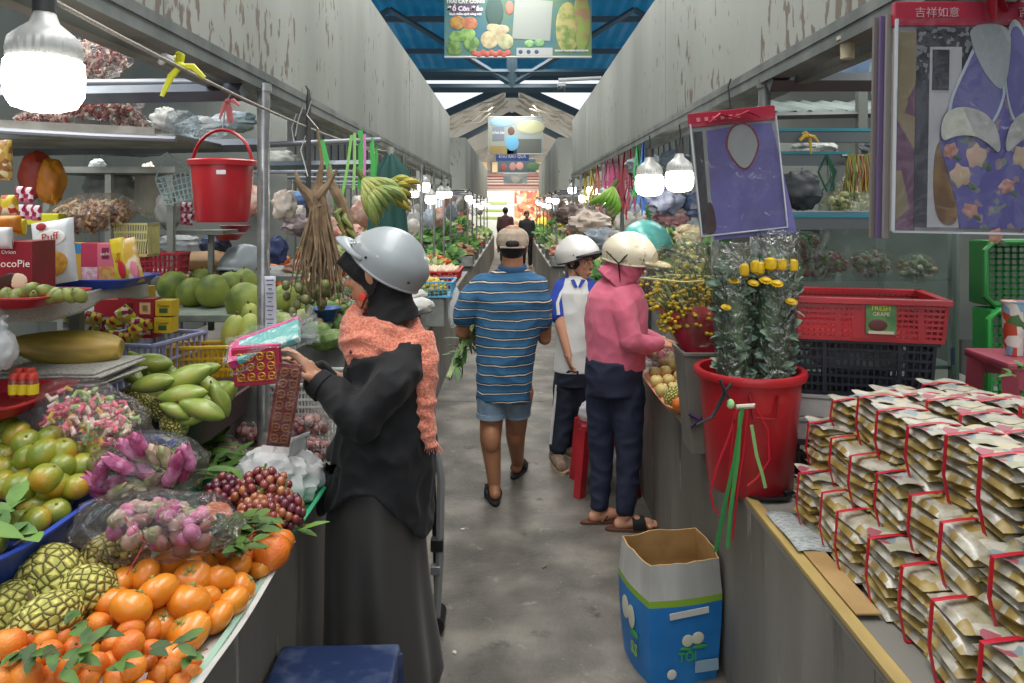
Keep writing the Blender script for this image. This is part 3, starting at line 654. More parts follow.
# hood under the helmet
mb = MB()
mb.ell(hc + V((.028, 0, .012)), (.105, .093, .115), None, 24, 16)
mb.tube([hc + V((.03, 0, -.02)), q(388, 300), q(392, 322)], [.088, .085, .10], 24)
mb.tube([q(345, 255, -.0), q(362, 268), q(378, 270)], [.062, .078, .088], 20, flat=.9)
hood = remesh(mb.build('hood', black_cloth, w1), .007, 3); wrinkle(hood, .004, (16, 16, 20), 3)
# cut the opening for the face: a dark hood with the cheek showing
bmh = bmesh.new(); bmh.from_mesh(hood.data); kill = [v for v in bmh.verts if v.co.x < (q(371, 0).x) and v.co.z < (q(0, 272).z) - (v.co.x - q(350, 0).x) * .9 and v.co.z > q(0, 312).z]
bmesh.ops.delete(bmh, geom=kill, context='VERTS'); bmh.to_mesh(hood.data); bmh.free(); t = hood.modifiers.new('t', 'SOLIDIFY'); t.thickness = .004
silver = M('#989ea1', .42, .05, coat=.25)
h = helmet_obj(w1, q(389, 264) , (-1, .12, .5), (.42, 0, 1), silver, .06, s=.97, trim=silver)
mb = MB()
for k in range(9):   # pale dots along the peak
    u = (k - 4) / 4; mb.ell(q(350 + 9 * abs(u) ** 2, 243, u * .08), .0035, None, 8, 6)
mb.build('peak_studs', M('#e8e6de', .4), h)
st = MB(); st.tube([q(380, 275, -.1), q(374, 292, -.092), q(366, 299, -.082), q(362, 308, -.06)], .007, 6, flat=.4); st.build('chin_strap', black_plastic, w1)
MB().box(q(363, 297, -.092), (.022, .012, .022), (0, .4, 0)).build('strap_buckle', M('#d8322c', .35), w1, bevel=.003)
# shirt
def hemz(t):   # raised on the camera side, long at the back
    c, s = math.cos(t), math.sin(t)
    px = lerp(506, 530, (c + 1) / 2); arch = max(0, -s) ** 4 * 44 + max(0, s) ** 6 * 20
    return EYE - (px - arch - HY) / F * Y0
mb = MB(); rings = []
lv = [(334, 372, 405, .06), (342, 358, 420, .10), (352, 350, 431, .155), (375, 346, 436, .175), (410, 341, 437, .175), (445, 331, 437, .18), (475, 324, 434, .185), (500, 321, 433, .19)]
for py, xl, xr, ry in lv:
    a = q(xl, py); b = q(xr, py); rings.append([V(((a.x + b.x) / 2 + math.cos(t) * (b.x - a.x) / 2, math.sin(t) * ry, a.z)) for t in [2 * PI * j / 72 for j in range(72)]])
last = rings[-1]
rings[-1] = [V((p.x, p.y, max(p.z, hemz(2 * PI * j / 72) + .01))) for j, p in enumerate(last)]
rings.append([V((p.x * 1.0, p.y, hemz(2 * PI * j / 72))) for j, p in enumerate(last)])
cxm = sum(p.x for p in last) / 72
rings.append([V((cxm + (p.x - cxm) * .91, p.y * .91, hemz(2 * PI * j / 72))) for j, p in enumerate(last)]); rings.append([V((cxm + (p.x - cxm) * .88, p.y * .88, q(0, 452).z)) for p in last])
mb.loft(rings)
limb(mb, [q(404, 360, -.1), q(392, 385, -.17), q(362, 415, -.2), q(345, 405, -.19), q(330, 392, -.17), q(318, 383, -.15)], [.075, .078, .078, .07, .052, .042], 20)
limb(mb, [q(392, 360, .1), q(368, 382, .13), q(342, 385, .12), q(316, 373, .02)], [.07, .065, .052, .04], 18)
sh = remesh(mb.build('shirt', black_cloth, w1), .0065, 4); wrinkle(sh, .014, (8, 8, 6), 11); wrinkle(sh, .006, (18, 18, 11), 5)
mb = MB(); mb.tube([q(325, 388, -.16), q(317, 382, -.15)], [.05, .047], 16); mb.build('cuff', black_cloth, w1)
for k in range(4): MB().ell(q(351 - k * 3, 352 + k * 16, -.115 - k * .005), (.004, .006, .006), None, 8, 6).build('button', M('#2b2b2e', .3), w1)
# skirt
mb = MB(); rings = []
for py, xl, xr, ry in ((455, 338, 420, .15), (480, 331, 425, .16), (520, 326, 424, .17), (580, 327, 428, .185), (640, 326, 437, .21), (705, 325, 449, .24)):
    a = q(xl, py); b = q(xr, py); k = max(0, (py - 470) / 235) * .055
    rings.append([V(((a.x + b.x) / 2 + math.cos(t) * (b.x - a.x) / 2 * (1 + k * math.sin(9 * t + 1) + k * .6 * math.sin(5 * t)), math.sin(t) * ry * (1 + k * 1.2 * math.sin(9 * t + 1) + k * .5 * math.sin(5 * t)), a.z)) for t in [2 * PI * j / 120 for j in range(120)]])
mb.loft(rings); mb.build('skirt', M('#383634', .45, sheen=.1, bump=.1, bs=200), w1, sub=1)
# scarf
coral = M('#d06f58', .9, c2='#e8977c', sc=120, bump=.6, bs=160, sheen=.3, lo=.4, hi=.6)
mb = MB()
for k, (zz, rr, tr) in enumerate(((326, .082, .04), (338, .098, .045), (350, .108, .038))):
    c = q(384 + k * 3, zz); mb.tube([c + V((math.cos(t) * rr * 1.2, math.sin(t) * rr, -.03 * math.cos(t + .4) + .01 * math.sin(3 * t + k))) for t in [2 * PI * j / 24 for j in range(24)]], tr, 12, closed=True)
mb.ell(q(356, 338, -.05), (.05, .06, .06)); mb.ell(q(355, 358, -.07), (.03, .035, .04)); mb.ell(q(412, 345, -.02), (.07, .12, .05))
mb.tube([q(420, 335, -.06), q(428, 362, -.09), q(427, 400, -.1), q(426, 425, -.1), q(433, 447, -.1)], [.05, .042, .036, .034, .022], 12, flat=.7)
sc = remesh(mb.build('scarf', coral, w1), .006, 2); wrinkle(sc, .010, (9, 9, 22), 2); wrinkle(sc, .0015, (40, 40, 60), 9)
mb = MB()
for k in range(9): mb.tube([q(427 + k * 1.3, 444, -.1), q(425 + k * 2.4, 451 + (k * 7 % 5), -.1)], [.003, .0012], 5)
mb.build('scarf_fringe', coral, w1)
# shoulder bag strap behind her
tag(w1)

# ---------------------------------------------------------------- what she holds
Yh = 2.33
t = thing('offering_pack', 'flat pink and teal paper pack in clear plastic held up by the woman in black', 'paper pack', P(268, 342, Yh))
rot = Euler((R(28), R(-20), R(6))).to_matrix()
MB().box((0, 0, 0), (.21, .10, .022), rot).build('pack_body', M('#69b5b0', .5, c2='#c9dcd6', sc=25, lo=.55, hi=.6), t, bevel=.003)
MB().box(rot @ V((-.0, .055, .0)), (.214, .014, .026), rot).build('pack_edge', M('#e0498e', .45), t, bevel=.002)
MB().box(rot @ V((-.105, .0, -.002)), (.03, .10, .03), rot).build('pack_edge', M('#d8417f', .45), t, bevel=.002)
mb = MB(); mb.grid(18, 10, lambda u, v: rot @ V((lerp(-.13, .16, u), lerp(-.07, .08, v), .018 + .008 * math.sin(u * 17 + v * 9)))); mb.grid(18, 10, lambda u, v: rot @ V((lerp(-.13, .16, u), lerp(-.07, .08, v), -.02 - .008 * math.sin(u * 13 + v * 11))))
mb.build('plastic_sleeve', film('#eef6f6', .16, .12, 30), t)
gold_red = prints(['#8e2630', '#c08a3a', '#8e2630', '#b06a2c'], 70); crim = M('#96203a', .5)
def fret_panel(root, w, h, thick, nx, nz, name='gold_pattern', m=None):
    """gold scroll work: rings and bars on a crimson card"""
    mb = MB()
    for i in range(nx):
        for k in range(nz):
            c = V(((i + .5) / nx * w - w / 2, -thick / 2 - .0012, (k + .5) / nz * h - h / 2)); r = min(w / nx, h / nz) * .36
            mb.tube([c + V((math.cos(a) * r, 0, math.sin(a) * r)) for a in [2 * PI * j / 14 for j in range(14)]], .0028, 5, closed=True)
            mb.tube([c + V((-r * 1.2, 0, 0)), c + V((r * 1.2, 0, 0))], .0018, 4); mb.tube([c + V((0, 0, -r * .6)), c + V((0, 0, r * .6))], .0018, 4)
    for s in (-1, 1): mb.box((0, -thick / 2, s * (h / 2 - .004)), (w - .006, .003, .003)); mb.box((s * (w / 2 - .004), -thick / 2, 0), (.003, .003, h - .006))
    return mb.build(name, m or M('#bd8436', .35, .4), root)
t = thing('paper_lantern_box', 'crimson and gold patterned paper box in front of the yellow basket', 'paper box', P(258, 366, Yh - .04), (0, R(-6), R(-8)))
MB().box((0, 0, 0), (.155, .02, .115)).build('card', crim, t, bevel=.002); fret_panel(t, .135, .092, .02, 4, 3)
MB().box((.0, .02, .06), (.158, .05, .008), (0, 0, 0)).build('box_top', M('#c4386a', .5), t, bevel=.003)
t = thing('paper_banner', 'long dark red paper strip with gold scrolls hanging from her hand', 'paper strip', P(285, 405, Yh - .07), (0, R(9), R(12)))
mb = MB(); mb.loft([[V((x, y, z)) for x, y in ((-w, -.006), (w, -.006), (w, .006), (-w, .006))] for z, w in ((.125, .034), (.0, .037), (-.125, .034))]); mb.build('card', M('#5c2022', .5, c2='#74292a', sc=20), t, smooth=False)
fret_panel(t, .060, .235, .012, 2, 7, m=M('#8a5630', .5))
mb = MB(); mb.grid(6, 20, lambda u, v: (lerp(-.045, .045, u), -.02 - .006 * math.sin(v * 19 + u * 5), lerp(-.14, .13, v))); mb.build('plastic_sleeve', film('#f6eeee', .05, .06, 30), t)

# ---------------------------------------------------------------- man in striped polo, walking away
Y0 = 4.35; rt = V((.02, Y0, 0)); w2 = thing('person', 'man walking away in blue striped polo shirt, denim shorts and khaki cap', 'person', rt)
mb = MB(); hc = q(513, 247, .0); fd = (.06, 1, -.12)
add_head(mb, hc, fd, (0, 0, 1), 1.08)
limb(mb, [q(513, 255), q(513, 272)], [.06, .065]); limb(mb, [q(510, 292), q(509, 340), q(508, 378)], [.095, .09, .09], 20)
limb(mb, [q(482, 284), q(466, 312, -.02), q(463, 332, .05), q(474, 338, .22)], [.048, .045, .042, .028]); add_hand(mb, q(474, 338, .22), (.3, 1, .1), (1, 0, -.2), 1, 1.0, 1)
limb(mb, [q(537, 284), q(545, 315, -.02), q(545, 338, .06), q(538, 330, .25)], [.048, .045, .042, .028]); add_hand(mb, q(538, 330, .25), (-.3, 1, .1), (-1, 0, -.2), -1, 1.0, 1)
an = q(495, 487, -.02); ar = q(518, 465, .40)
limb(mb, [q(494, 392), q(492, 418, -.0), q(491, 440, -.02), an + V((0, 0, .01))], [.085, .07, .062, .036])
limb(mb, [q(520, 392), q(517, 418, .07), q(516, 436, .18), ar], [.085, .069, .06, .036])
# calves
mb.ell(q(492, 438, -.05), (.056, .06, .09)); mb.ell(q(516, 433, .13), (.054, .058, .085))
an.z = .085; ar.z = .085
add_foot(mb, an, (-.12, 1)); add_foot(mb, ar, (.25, 1))
remesh(mb.build('body', skin_b, w2), .0048, 4)
add_face(w2, hc, fd, (0, 0, 1), 1.08)
flip = M('#121212', .6)
sandal(w2, an + V((0, -.045, 0)), (-.12, 1), flip, flip, 1.05, 'slide', 'flip_flop'); sandal(w2, ar + V((-.01, -.045, 0)), (.25, 1), flip, flip, 1.05, 'slide', 'flip_flop')
MB().ell(hc + V((0, -.012, .022)), (.088, .098, .098), None, 20, 12).build('hair', dark_hair, w2)
mb = MB(); mb.loft([[p for p in ering(hc + V((0, -.005, z)), rx, ry, 32)] for z, rx, ry in ((.005, .094, .106), (.04, .098, .11), (.08, .09, .10), (.105, .065, .075), (.118, .03, .035))]); mb.ell(hc + V((0, 0, .118)), (.03, .035, .006))
khaki = M('#a08f7e', .8, c2='#b3a18f', sc=30, bump=.2, bs=200)
cp = remesh(mb.build('cap', khaki, w2), .006, 4)
# arched opening over the back strap
mb = MB(); mb.ell(hc + V((0, -.104, .022)), (.04, .014, .03)); mb.build('cap_opening', dark_hair, cp)
MB().tube([hc + V((x, -.112 + abs(x) ** 2 * 6, .002)) for x in (-.07, -.035, 0, .035, .07)], .009, 6, flat=.6).build('cap_strap', khaki, cp)
mb = MB(); mb.grid(12, 5, lambda u, v: hc + V((math.cos(PI * (.12 + .76 * u)) * (.09 + .01 * v), .09 + math.sin(PI * (.12 + .76 * u)) * .08 * v, .02 - .02 * v))); mb.build('cap_peak', khaki, cp, thick=.004)
# striped polo
def stripe_mat():
    m = bpy.data.materials.new('striped_knit'); m.use_nodes = True; nt = m.node_tree; N = nt.nodes; L = nt.links; b = N['Principled BSDF']; b.inputs['Roughness'].default_value = .85
    t = N.new('ShaderNodeTexCoord'); s = N.new('ShaderNodeSeparateXYZ'); L.new(t.outputs['Object'], s.inputs[0])
    n = N.new('ShaderNodeTexNoise'); n.inputs['Scale'].default_value = 5; L.new(t.outputs['Object'], n.inputs['Vector'])
    a = N.new('ShaderNodeMath'); a.operation = 'MULTIPLY_ADD'; L.new(n.outputs[0], a.inputs[0]); a.inputs[1].default_value = .05; L.new(s.outputs['Z'], a.inputs[2])
    d = N.new('ShaderNodeMath'); d.operation = 'DIVIDE'; L.new(a.outputs[0], d.inputs[0]); d.inputs[1].default_value = .053
    f = N.new('ShaderNodeMath'); f.operation = 'FRACT'; L.new(d.outputs[0], f.inputs[0])
    r = N.new('ShaderNodeValToRGB'); L.new(f.outputs[0], r.inputs[0]); cr = r.color_ramp; cr.interpolation = 'CONSTANT'
    cr.elements[0].color = srgb('#2a5a80'); cr.elements[1].position = .34; cr.elements[1].color = srgb('#26303c')
    for p, c in ((.45, '#c9bcae'), (.55, '#26303c'), (.66, '#316489')): e = cr.elements.new(p); e.color = srgb(c)
    L.new(r.outputs[0], b.inputs['Base Color']); return m
mb = MB(); rings = []
for py, xl, xr, ry in ((268, 498, 528, .06), (274, 487, 538, .085), (282, 474, 547, .11), (295, 472, 546, .13), (320, 475, 543, .135), (350, 477, 537, .135), (375, 477, 534, .135), (399, 477, 533, .135)):
    a = q(xl, py); b = q(xr, py); rings.append([V(((a.x + b.x) / 2 + math.cos(t) * (b.x - a.x) / 2, math.sin(t) * ry, a.z)) for t in [2 * PI * j / 60 for j in range(60)]])
mb.loft(rings)
limb(mb, [q(484, 286), q(471, 300, -.01), q(465, 316, .0)], [.078, .078, .072], 18); limb(mb, [q(536, 287), q(541, 302, -.01), q(542, 320, .0)], [.078, .07, .064], 18)
sh = remesh(mb.build('polo_shirt', stripe_mat(), w2), .0065, 4); wrinkle(sh, .010, (5, 5, 7), 4); wrinkle(sh, .003, (16, 16, 10), 8)
MB().tube([q(513, 268) + V((math.cos(t) * .068, math.sin(t) * .06, .012 * math.sin(t))) for t in [2 * PI * j / 24 for j in range(24)]], .018, 8, closed=True, flat=1.3).build('collar', M('#2d567c', .8), w2)
denim = M('#5f7486', .85, c2='#7f93a2', sc=12, bump=.2, bs=300, lo=.35, hi=.65)
mb = MB()
mb.tube([q(505, 384), q(505, 398)], [.10, .118], 24)
mb.tube([q(493, 396, -.01), q(492, 417, -.02)], [.095, .083], 20); mb.tube([q(518, 396, .01), q(517, 414, .05)], [.092, .08], 20)
remesh(mb.build('denim_shorts', denim, w2), .0065, 3); mb = MB(); mb.tube([q(492, 412, -.02), q(492, 417, -.02)], [.0885, .089], 24); mb.tube([q(517, 410, .045), q(517, 414, .05)], [.0845, .085], 24); mb.build('turned_cuffs', M('#7d92a3', .85), w2)

# leeks he carries
t = thing('leek_bundle', 'bundle of long green leeks carried low in his left hand', 'vegetables', P(474, 330, 4.5))
lm = M('#6f8f48', .5, c2='#a9b880', sc=8); dgr = M('#3f6b33', .5, c2='#5d8a45', sc=10)
a = P(474, 326, 4.5) - P(474, 330, 4.5); b = P(451, 376, 4.35) - P(474, 330, 4.5)
mb = MB()
for k in range(9):
    o = V((rnd.uniform(-.03, .03), rnd.uniform(-.03, .03), rnd.uniform(-.01, .01))); mb.tube([a + o * .6, a.lerp(b, .5) + o, b + o * .8], [.012, .009, .008], 6)
mb.build('stalk', lm, t)
mb = MB()
for k in range(48):
    f = rnd.uniform(-.15, .8); p = a.lerp(b, f) + V((rnd.uniform(-.03, .03), rnd.uniform(-.02, .02), 0)); mb.leaf(p, V((rnd.uniform(-.7, .7), rnd.uniform(-.4, .2), rnd.uniform(-1, .5))), rnd.uniform(.06, .13), .03)
mb.build('leaves', dgr, t)
mb = MB(); c = P(468, 345, 4.45) - P(474, 330, 4.5)

# ---------------------------------------------------------------- woman in pink at the right counter
Y0 = 4.0; rt = V((.56, Y0, 0)); w3 = thing('person', 'woman in pink hooded top and black trousers leaning over the right counter', 'person', rt)
mb = MB(); hc = q(630, 264, .0); fd = (1, .06, -.42); up3 = (.38, 0, 1)
add_head(mb, hc, fd, up3, 1.02)
limb(mb, [q(624, 268), q(610, 290)], [.055, .06]); limb(mb, [q(612, 305), q(611, 340), q(613, 375)], [.09, .09, .10], 20)
limb(mb, [q(602, 385, .02), q(603, 440, .03), q(600, 505, .0)], [.075, .06, .04]); limb(mb, [q(628, 385, -.03), q(629, 445, -.05), q(625, 514, -.09)], [.075, .06, .04])
A1 = q(600, 505, .0); A1.z = .085; A2 = q(626, 514, -.09); A2.z = .085
add_foot(mb, A1, (1, .25), .95); add_foot(mb, A2, (1, .1), .95)
limb(mb, [q(618, 300, -.06), q(631, 340, -.17), q(657, 343, -.1)], [.042, .04, .028]); add_hand(mb, q(657, 343, -.1), (1, .2, -.15), (0, .2, -1), 1, .5, .95)
limb(mb, [q(612, 300, .08), q(635, 335, .2), q(660, 340, .15)], [.05, .04, .028]); add_hand(mb, q(660, 340, .15), (1, .0, -.2), (0, -.1, -1), -1, .5, .95)
remesh(mb.build('body', skin_a, w3), .0048, 3); add_face(w3, hc, fd, up3, 1.02)
pinkm = M('#c4566f', .8, c2='#d06880', sc=5, bump=.12, bs=260, sheen=.15)
mb = MB(); rings = []
for py, xl, xr, ry in ((276, 605, 630, .07), (284, 596, 641, .11), (296, 588, 648, .14), (320, 585, 648, .15), (345, 587, 646, .15), (368, 588, 645, .15)):
    a = q(xl, py); b = q(xr, py); rings.append([V(((a.x + b.x) / 2 + math.cos(t) * (b.x - a.x) / 2, math.sin(t) * ry, a.z)) for t in [2 * PI * j / 60 for j in range(60)]])
mb.loft(rings)
limb(mb, [q(620, 296, -.07), q(627, 320, -.14), q(632, 341, -.17), q(646, 345, -.14), q(659, 344, -.1)], [.075, .066, .06, .05, .038], 18)
limb(mb, [q(618, 296, .08), q(635, 333, .2), q(657, 340, .15)], [.075, .056, .04], 18)
sh = remesh(mb.build('pink_top', pinkm, w3), .0065, 4); wrinkle(sh, .008, (6, 6, 6), 21); wrinkle(sh, .003, (18, 18, 12), 3)
mb = MB(); mb.ell(hc + V((-.02, -.01, .0)), (.108, .105, .118), None, 24, 16); mb.tube([hc + V((-.02, 0, -.03)), q(612, 284)], [.10, .11], 22)
hd = remesh(mb.build('hood', pinkm, w3), .007, 3); wrinkle(hd, .006, (18, 18, 18), 6)
m3 = frame(fd, up3); bmh = bmesh.new(); bmh.from_mesh(hd.data)
kill = [v for v in bmh.verts if (m3.transposed() @ (v.co - hc)).x > .058 and abs((m3.transposed() @ (v.co - hc)).y) < .07 and (m3.transposed() @ (v.co - hc)).z > -.1]
bmesh.ops.delete(bmh, geom=kill, context='VERTS'); bmh.to_mesh(hd.data); bmh.free(); t = hd.modifiers.new('t', 'SOLIDIFY'); t.thickness = .004
MB().ell(hc + m3 @ V((.045, 0, -.045)), (.062, .062, .055), m3, 18, 12).build('face_mask', prints(['#d9cfc8', '#c9a8a4', '#e4ddd6', '#b98f8a'], 70), w3)
cream = M('#d8cdb4', .35, c2='#b9a888', sc=40, lo=.62, hi=.66, coat=.3)
helmet_obj(w3, hc + V((.0, 0, .042)), (1, .0, -.25), (.25, 0, 1), cream, .095, s=1.05, trim=cream)
mb = MB()   # black Y strap over the hood
for a_, b_ in (((604, 250), (616, 262)), ((627, 250), (616, 262)), ((616, 262), (618, 280))):
    p0 = q(*a_); p1 = q(*b_)
    mb.tube([V((p0.x, -.115, p0.z)), V((p1.x, -.125 if p1.z > q(0, 270).z else -.10, p1.z))], .008, 6, flat=.5)
mb.build('helmet_strap', black_plastic, w3)
navy = M('#1b2138', .75, bump=.15, bs=260)
mb = MB(); mb.tube([q(615, 358), q(614, 375), q(615, 392)], [.152, .155, .148], 28); limb(mb, [q(603, 392, .03), q(601, 430, .03), q(602, 470, .02), q(600, 503, .0)], [.098, .074, .06, .052], 20)
limb(mb, [q(628, 392, -.03), q(629, 435, -.05), q(629, 475, -.07), q(626, 508, -.09)], [.098, .076, .062, .054], 20)
tr = remesh(mb.build('trousers', navy, w3), .007, 3); wrinkle(tr, .007, (9, 9, 12), 2)
brown = M('#5b3626', .6)
sandal(w3, A1 + V((-.03, 0, 0)), (1, .25), brown, brown, .98, 'thong'); sandal(w3, A2 + V((-.03, 0, 0)), (1, .1), brown, black_plastic, 1.0, 'slide')

# ---------------------------------------------------------------- boy in white and blue
Y0 = 4.9; rt = V((.37, Y0, 0)); w4 = thing('person', 'boy in white and blue sports shirt with white helmet standing in the aisle', 'person', rt)
mb = MB(); hc = q(580, 262); fd = (.75, -.62, -.12); up4 = (0, 0, 1)
add_head(mb, hc, fd, up4, 1.0)
limb(mb, [q(577, 268), q(574, 282)], [.045, .05]); limb(mb, [q(573, 298), q(573, 330), q(573, 365)], [.07, .065, .06], 18)
limb(mb, [q(559, 292, -.03), q(561, 325, -.08), q(568, 352, -.12)], [.034, .036, .026]); add_hand(mb, q(568, 352, -.12), (.15, -.1, -1), (1, .2, 0), -1, .35, .92)
limb(mb, [q(590, 292), q(594, 325, .03), q(592, 352, .0)], [.034, .036, .026]); add_hand(mb, q(592, 352, .0), (0, 0, -1), (-1, 0, 0), 1, .35, .92)
B1 = q(557, 452, -.02); B1.z = .08; B2 = q(570, 445, .15); B2.z = .08
limb(mb, [q(567, 378), q(563, 415), B1], [.06, .055, .038]); limb(mb, [q(578, 378), q(577, 415, .06), B2], [.06, .05, .038])
add_foot(mb, B1, (.2, -1), .92); add_foot(mb, B2, (.6, -1), .92)
remesh(mb.build('body', skin_a, w4), .0048, 3); add_face(w4, hc, fd, up4, 1.0)
MB().ell(hc + V((-.012, .01, .02)), (.085, .085, .09), None, 18, 12).build('hair', dark_hair, w4)
whiteh = M('#d5d3cd', .35, c2='#b64a42', sc=16, lo=.68, hi=.69, coat=.3)
helmet_obj(w4, hc + V((-.015, .012, .045)), (.75, -.62, .1), (0, 0, 1), whiteh, .05, s=1.08, rimM=M('#2a2c30', .4))
mb = MB()
for s in (-1, 1):
    m4 = frame(fd); mb.tube([hc + m4 @ V((-.01, s * .088, .02)), hc + m4 @ V((.02, s * .075, -.05)), hc + m4 @ V((.05, s * .02, -.115))], .006, 6, flat=.5)
mb.build('chin_strap', black_plastic, w4)
shirt_w = M('#c9cac6', .8, c2='#d6d7d3', sc=5, bump=.1, bs=260); royal = M('#2440a0', .75)
mb = MB(); rings = []
for py, xl, xr, ry in ((276, 567, 584, .06), (282, 561, 590, .085), (292, 556, 594, .11), (320, 556, 592, .115), (350, 555, 591, .12), (371, 554, 592, .125)):
    a = q(xl, py); b = q(xr, py); rings.append([V(((a.x + b.x) / 2 + math.cos(t) * (b.x - a.x) / 2, math.sin(t) * ry, a.z)) for t in [2 * PI * j / 48 for j in range(48)]])
mb.loft(rings); sh = remesh(mb.build('shirt', shirt_w, w4), .0065, 3); wrinkle(sh, .006, (7, 7, 7), 14)
for a_, b_, c_ in (((564, 288), (558, 303), (559, 315)), ((588, 288), (593, 303), (594, 316))):
    mb = MB(); limb(mb, [q(*a_), q(*b_, -.03), q(*c_, -.045)], [.068, .062, .06], 18); s_ = remesh(mb.build('sleeve', royal, w4), .006, 3)
    mb = MB(); mb.tube([q(a_[0] - 2, a_[1] + 2, -.06), q(b_[0], b_[1], -.09), q(c_[0], c_[1], -.105)], .012, 8, flat=.8); mb.build('white_stripe', shirt_w, s_)
MB().tube([q(577, 279) + V((math.cos(t) * .058, math.sin(t) * .058, -.02 * math.sin(t + 2.5))) for t in [2 * PI * j / 20 for j in range(20)]], .02, 8, closed=True).build('collar', royal, w4)
mb = MB(); mb.tube([q(584, 280, -.085), q(580, 287, -.105)], [.02, .012], 8, flat=.4); mb.tube([q(573, 280, -.085), q(577, 287, -.105)], [.02, .012], 8, flat=.4); mb.build('collar_points', royal, w4)
dk = M('#1b2233', .8, bump=.1, bs=250)
mb = MB(); mb.tube([q(573, 366), q(572, 385)], [.12, .115], 24); limb(mb, [q(566, 385), q(564, 415, .0), q(559, 446, -.02)], [.085, .07, .062], 18); limb(mb, [q(580, 385), q(577, 415, .06), q(571, 440, .15)], [.085, .07, .062], 18)
tr = remesh(mb.build('trousers', dk, w4), .007, 3); wrinkle(tr, .006, (9, 9, 12), 5)
MB().tube([q(557, 385, -.05), q(554, 415, -.045), q(551, 444, -.05)], .009, 6).build('side_stripe', shirt_w, w4)
tan = M('#6f5a4c', .7, c2='#8a7665', sc=30)
for a_, d_ in ((B1, (.2, -1)), (B2, (.6, -1))):
    mb = MB(); mm = frame((d_[0], d_[1], 0)); g = lambda x, y, z: V((a_.x, a_.y, 0)) + mm @ V((x, y, z))
    limb(mb, [g(-.03, 0, .055), g(.06, 0, .05), g(.14, 0, .038)], [.045, .043, .038]); limb(mb, [g(-.01, 0, .09)], [.046]); s_ = remesh(mb.build('shoe', tan, w4), .005, 2)
    mb = MB(); mb.loft([[g(.055 + .14 * math.cos(t), .045 * math.sin(t), z) for t in [2 * PI * j / 20 for j in range(20)]] for z in (.0, .02)]); mb.build('sole', M('#a7977f', .7), s_)

# ---------------------------------------------------------------- person in navy bending over the counter
Y0 = 5.2; rt = V((.55, Y0, 0)); w5 = thing('person', 'person in navy clothes and teal helmet bending over the counter behind the pink woman', 'person', rt)
mb = MB(); hc = q(649, 250, .1); fd = (.9, .1, -.6); up5 = (.6, 0, 1)
add_head(mb, hc, fd, up5, 1.0); limb(mb, [q(640, 268, .1), q(630, 285, .08)], [.055, .06]); limb(mb, [q(625, 300, .05), q(605, 330, .02), q(592, 365)], [.08, .08, .09], 18)
limb(mb, [q(635, 295, -.08), q(655, 335, -.1), q(678, 352, -.05)], [.05, .04, .028]); add_hand(mb, q(678, 352, -.05), (1, 0, -.2), (0, 0, -1), 1, .4, .95)
C1 = q(583, 452, -.05); C1.z = .08; C2 = q(596, 452, .12); C2.z = .08
limb(mb, [q(588, 375, -.04), q(586, 415, -.05), C1], [.09, .065, .04]); limb(mb, [q(598, 375, .1), q(597, 415, .12), C2], [.09, .065, .04])
add_foot(mb, C1, (1, -.4), .92); add_foot(mb, C2, (1, .1), .92)
remesh(mb.build('body', skin_a, w5), .006, 3); add_face(w5, hc, fd, up5, 1.0)
teal = M('#55b3aa', .3, c2='#7ecfc4', sc=8, coat=.4)
helmet_obj(w5, hc + V((-.01, 0, .06)), (.9, .05, -.35), (.35, 0, 1), teal, .05, s=1.22, rimM=M('#2a2c30', .4))
nv = M('#2a3b68', .8, bump=.1, bs=250); blk = M('#23262b', .8, bump=.1, bs=250)
mb = MB(); limb(mb, [q(634, 284, .08), q(622, 303, .05), q(604, 332, .02), q(591, 362)], [.10, .145, .145, .15], 22); limb(mb, [q(636, 292, -.08), q(655, 334, -.1), q(673, 350, -.06)], [.07, .055, .042], 16)
limb(mb, [q(640, 284, .1), q(648, 280, .1)], [.09, .085]); sh = remesh(mb.build('jacket', blk, w5), .007, 3); wrinkle(sh, .008, (8, 8, 8), 9)
mb = MB(); rings = []
for py, xl, xr, ry in ((350, 576, 606, .12), (380, 573, 607, .15), (420, 572, 608, .15), (449, 569, 609, .16)):
    a = q(xl, py); b = q(xr, py); k = .03; rings.append([V(((a.x + b.x) / 2 + math.cos(t) * (b.x - a.x) / 2 * (1 + k * math.sin(8 * t)), .02 + math.sin(t) * ry * (1 + k * math.sin(8 * t)), a.z)) for t in [2 * PI * j / 64 for j in range(64)]])
mb.loft(rings); mb.build('long_skirt', nv, w5)

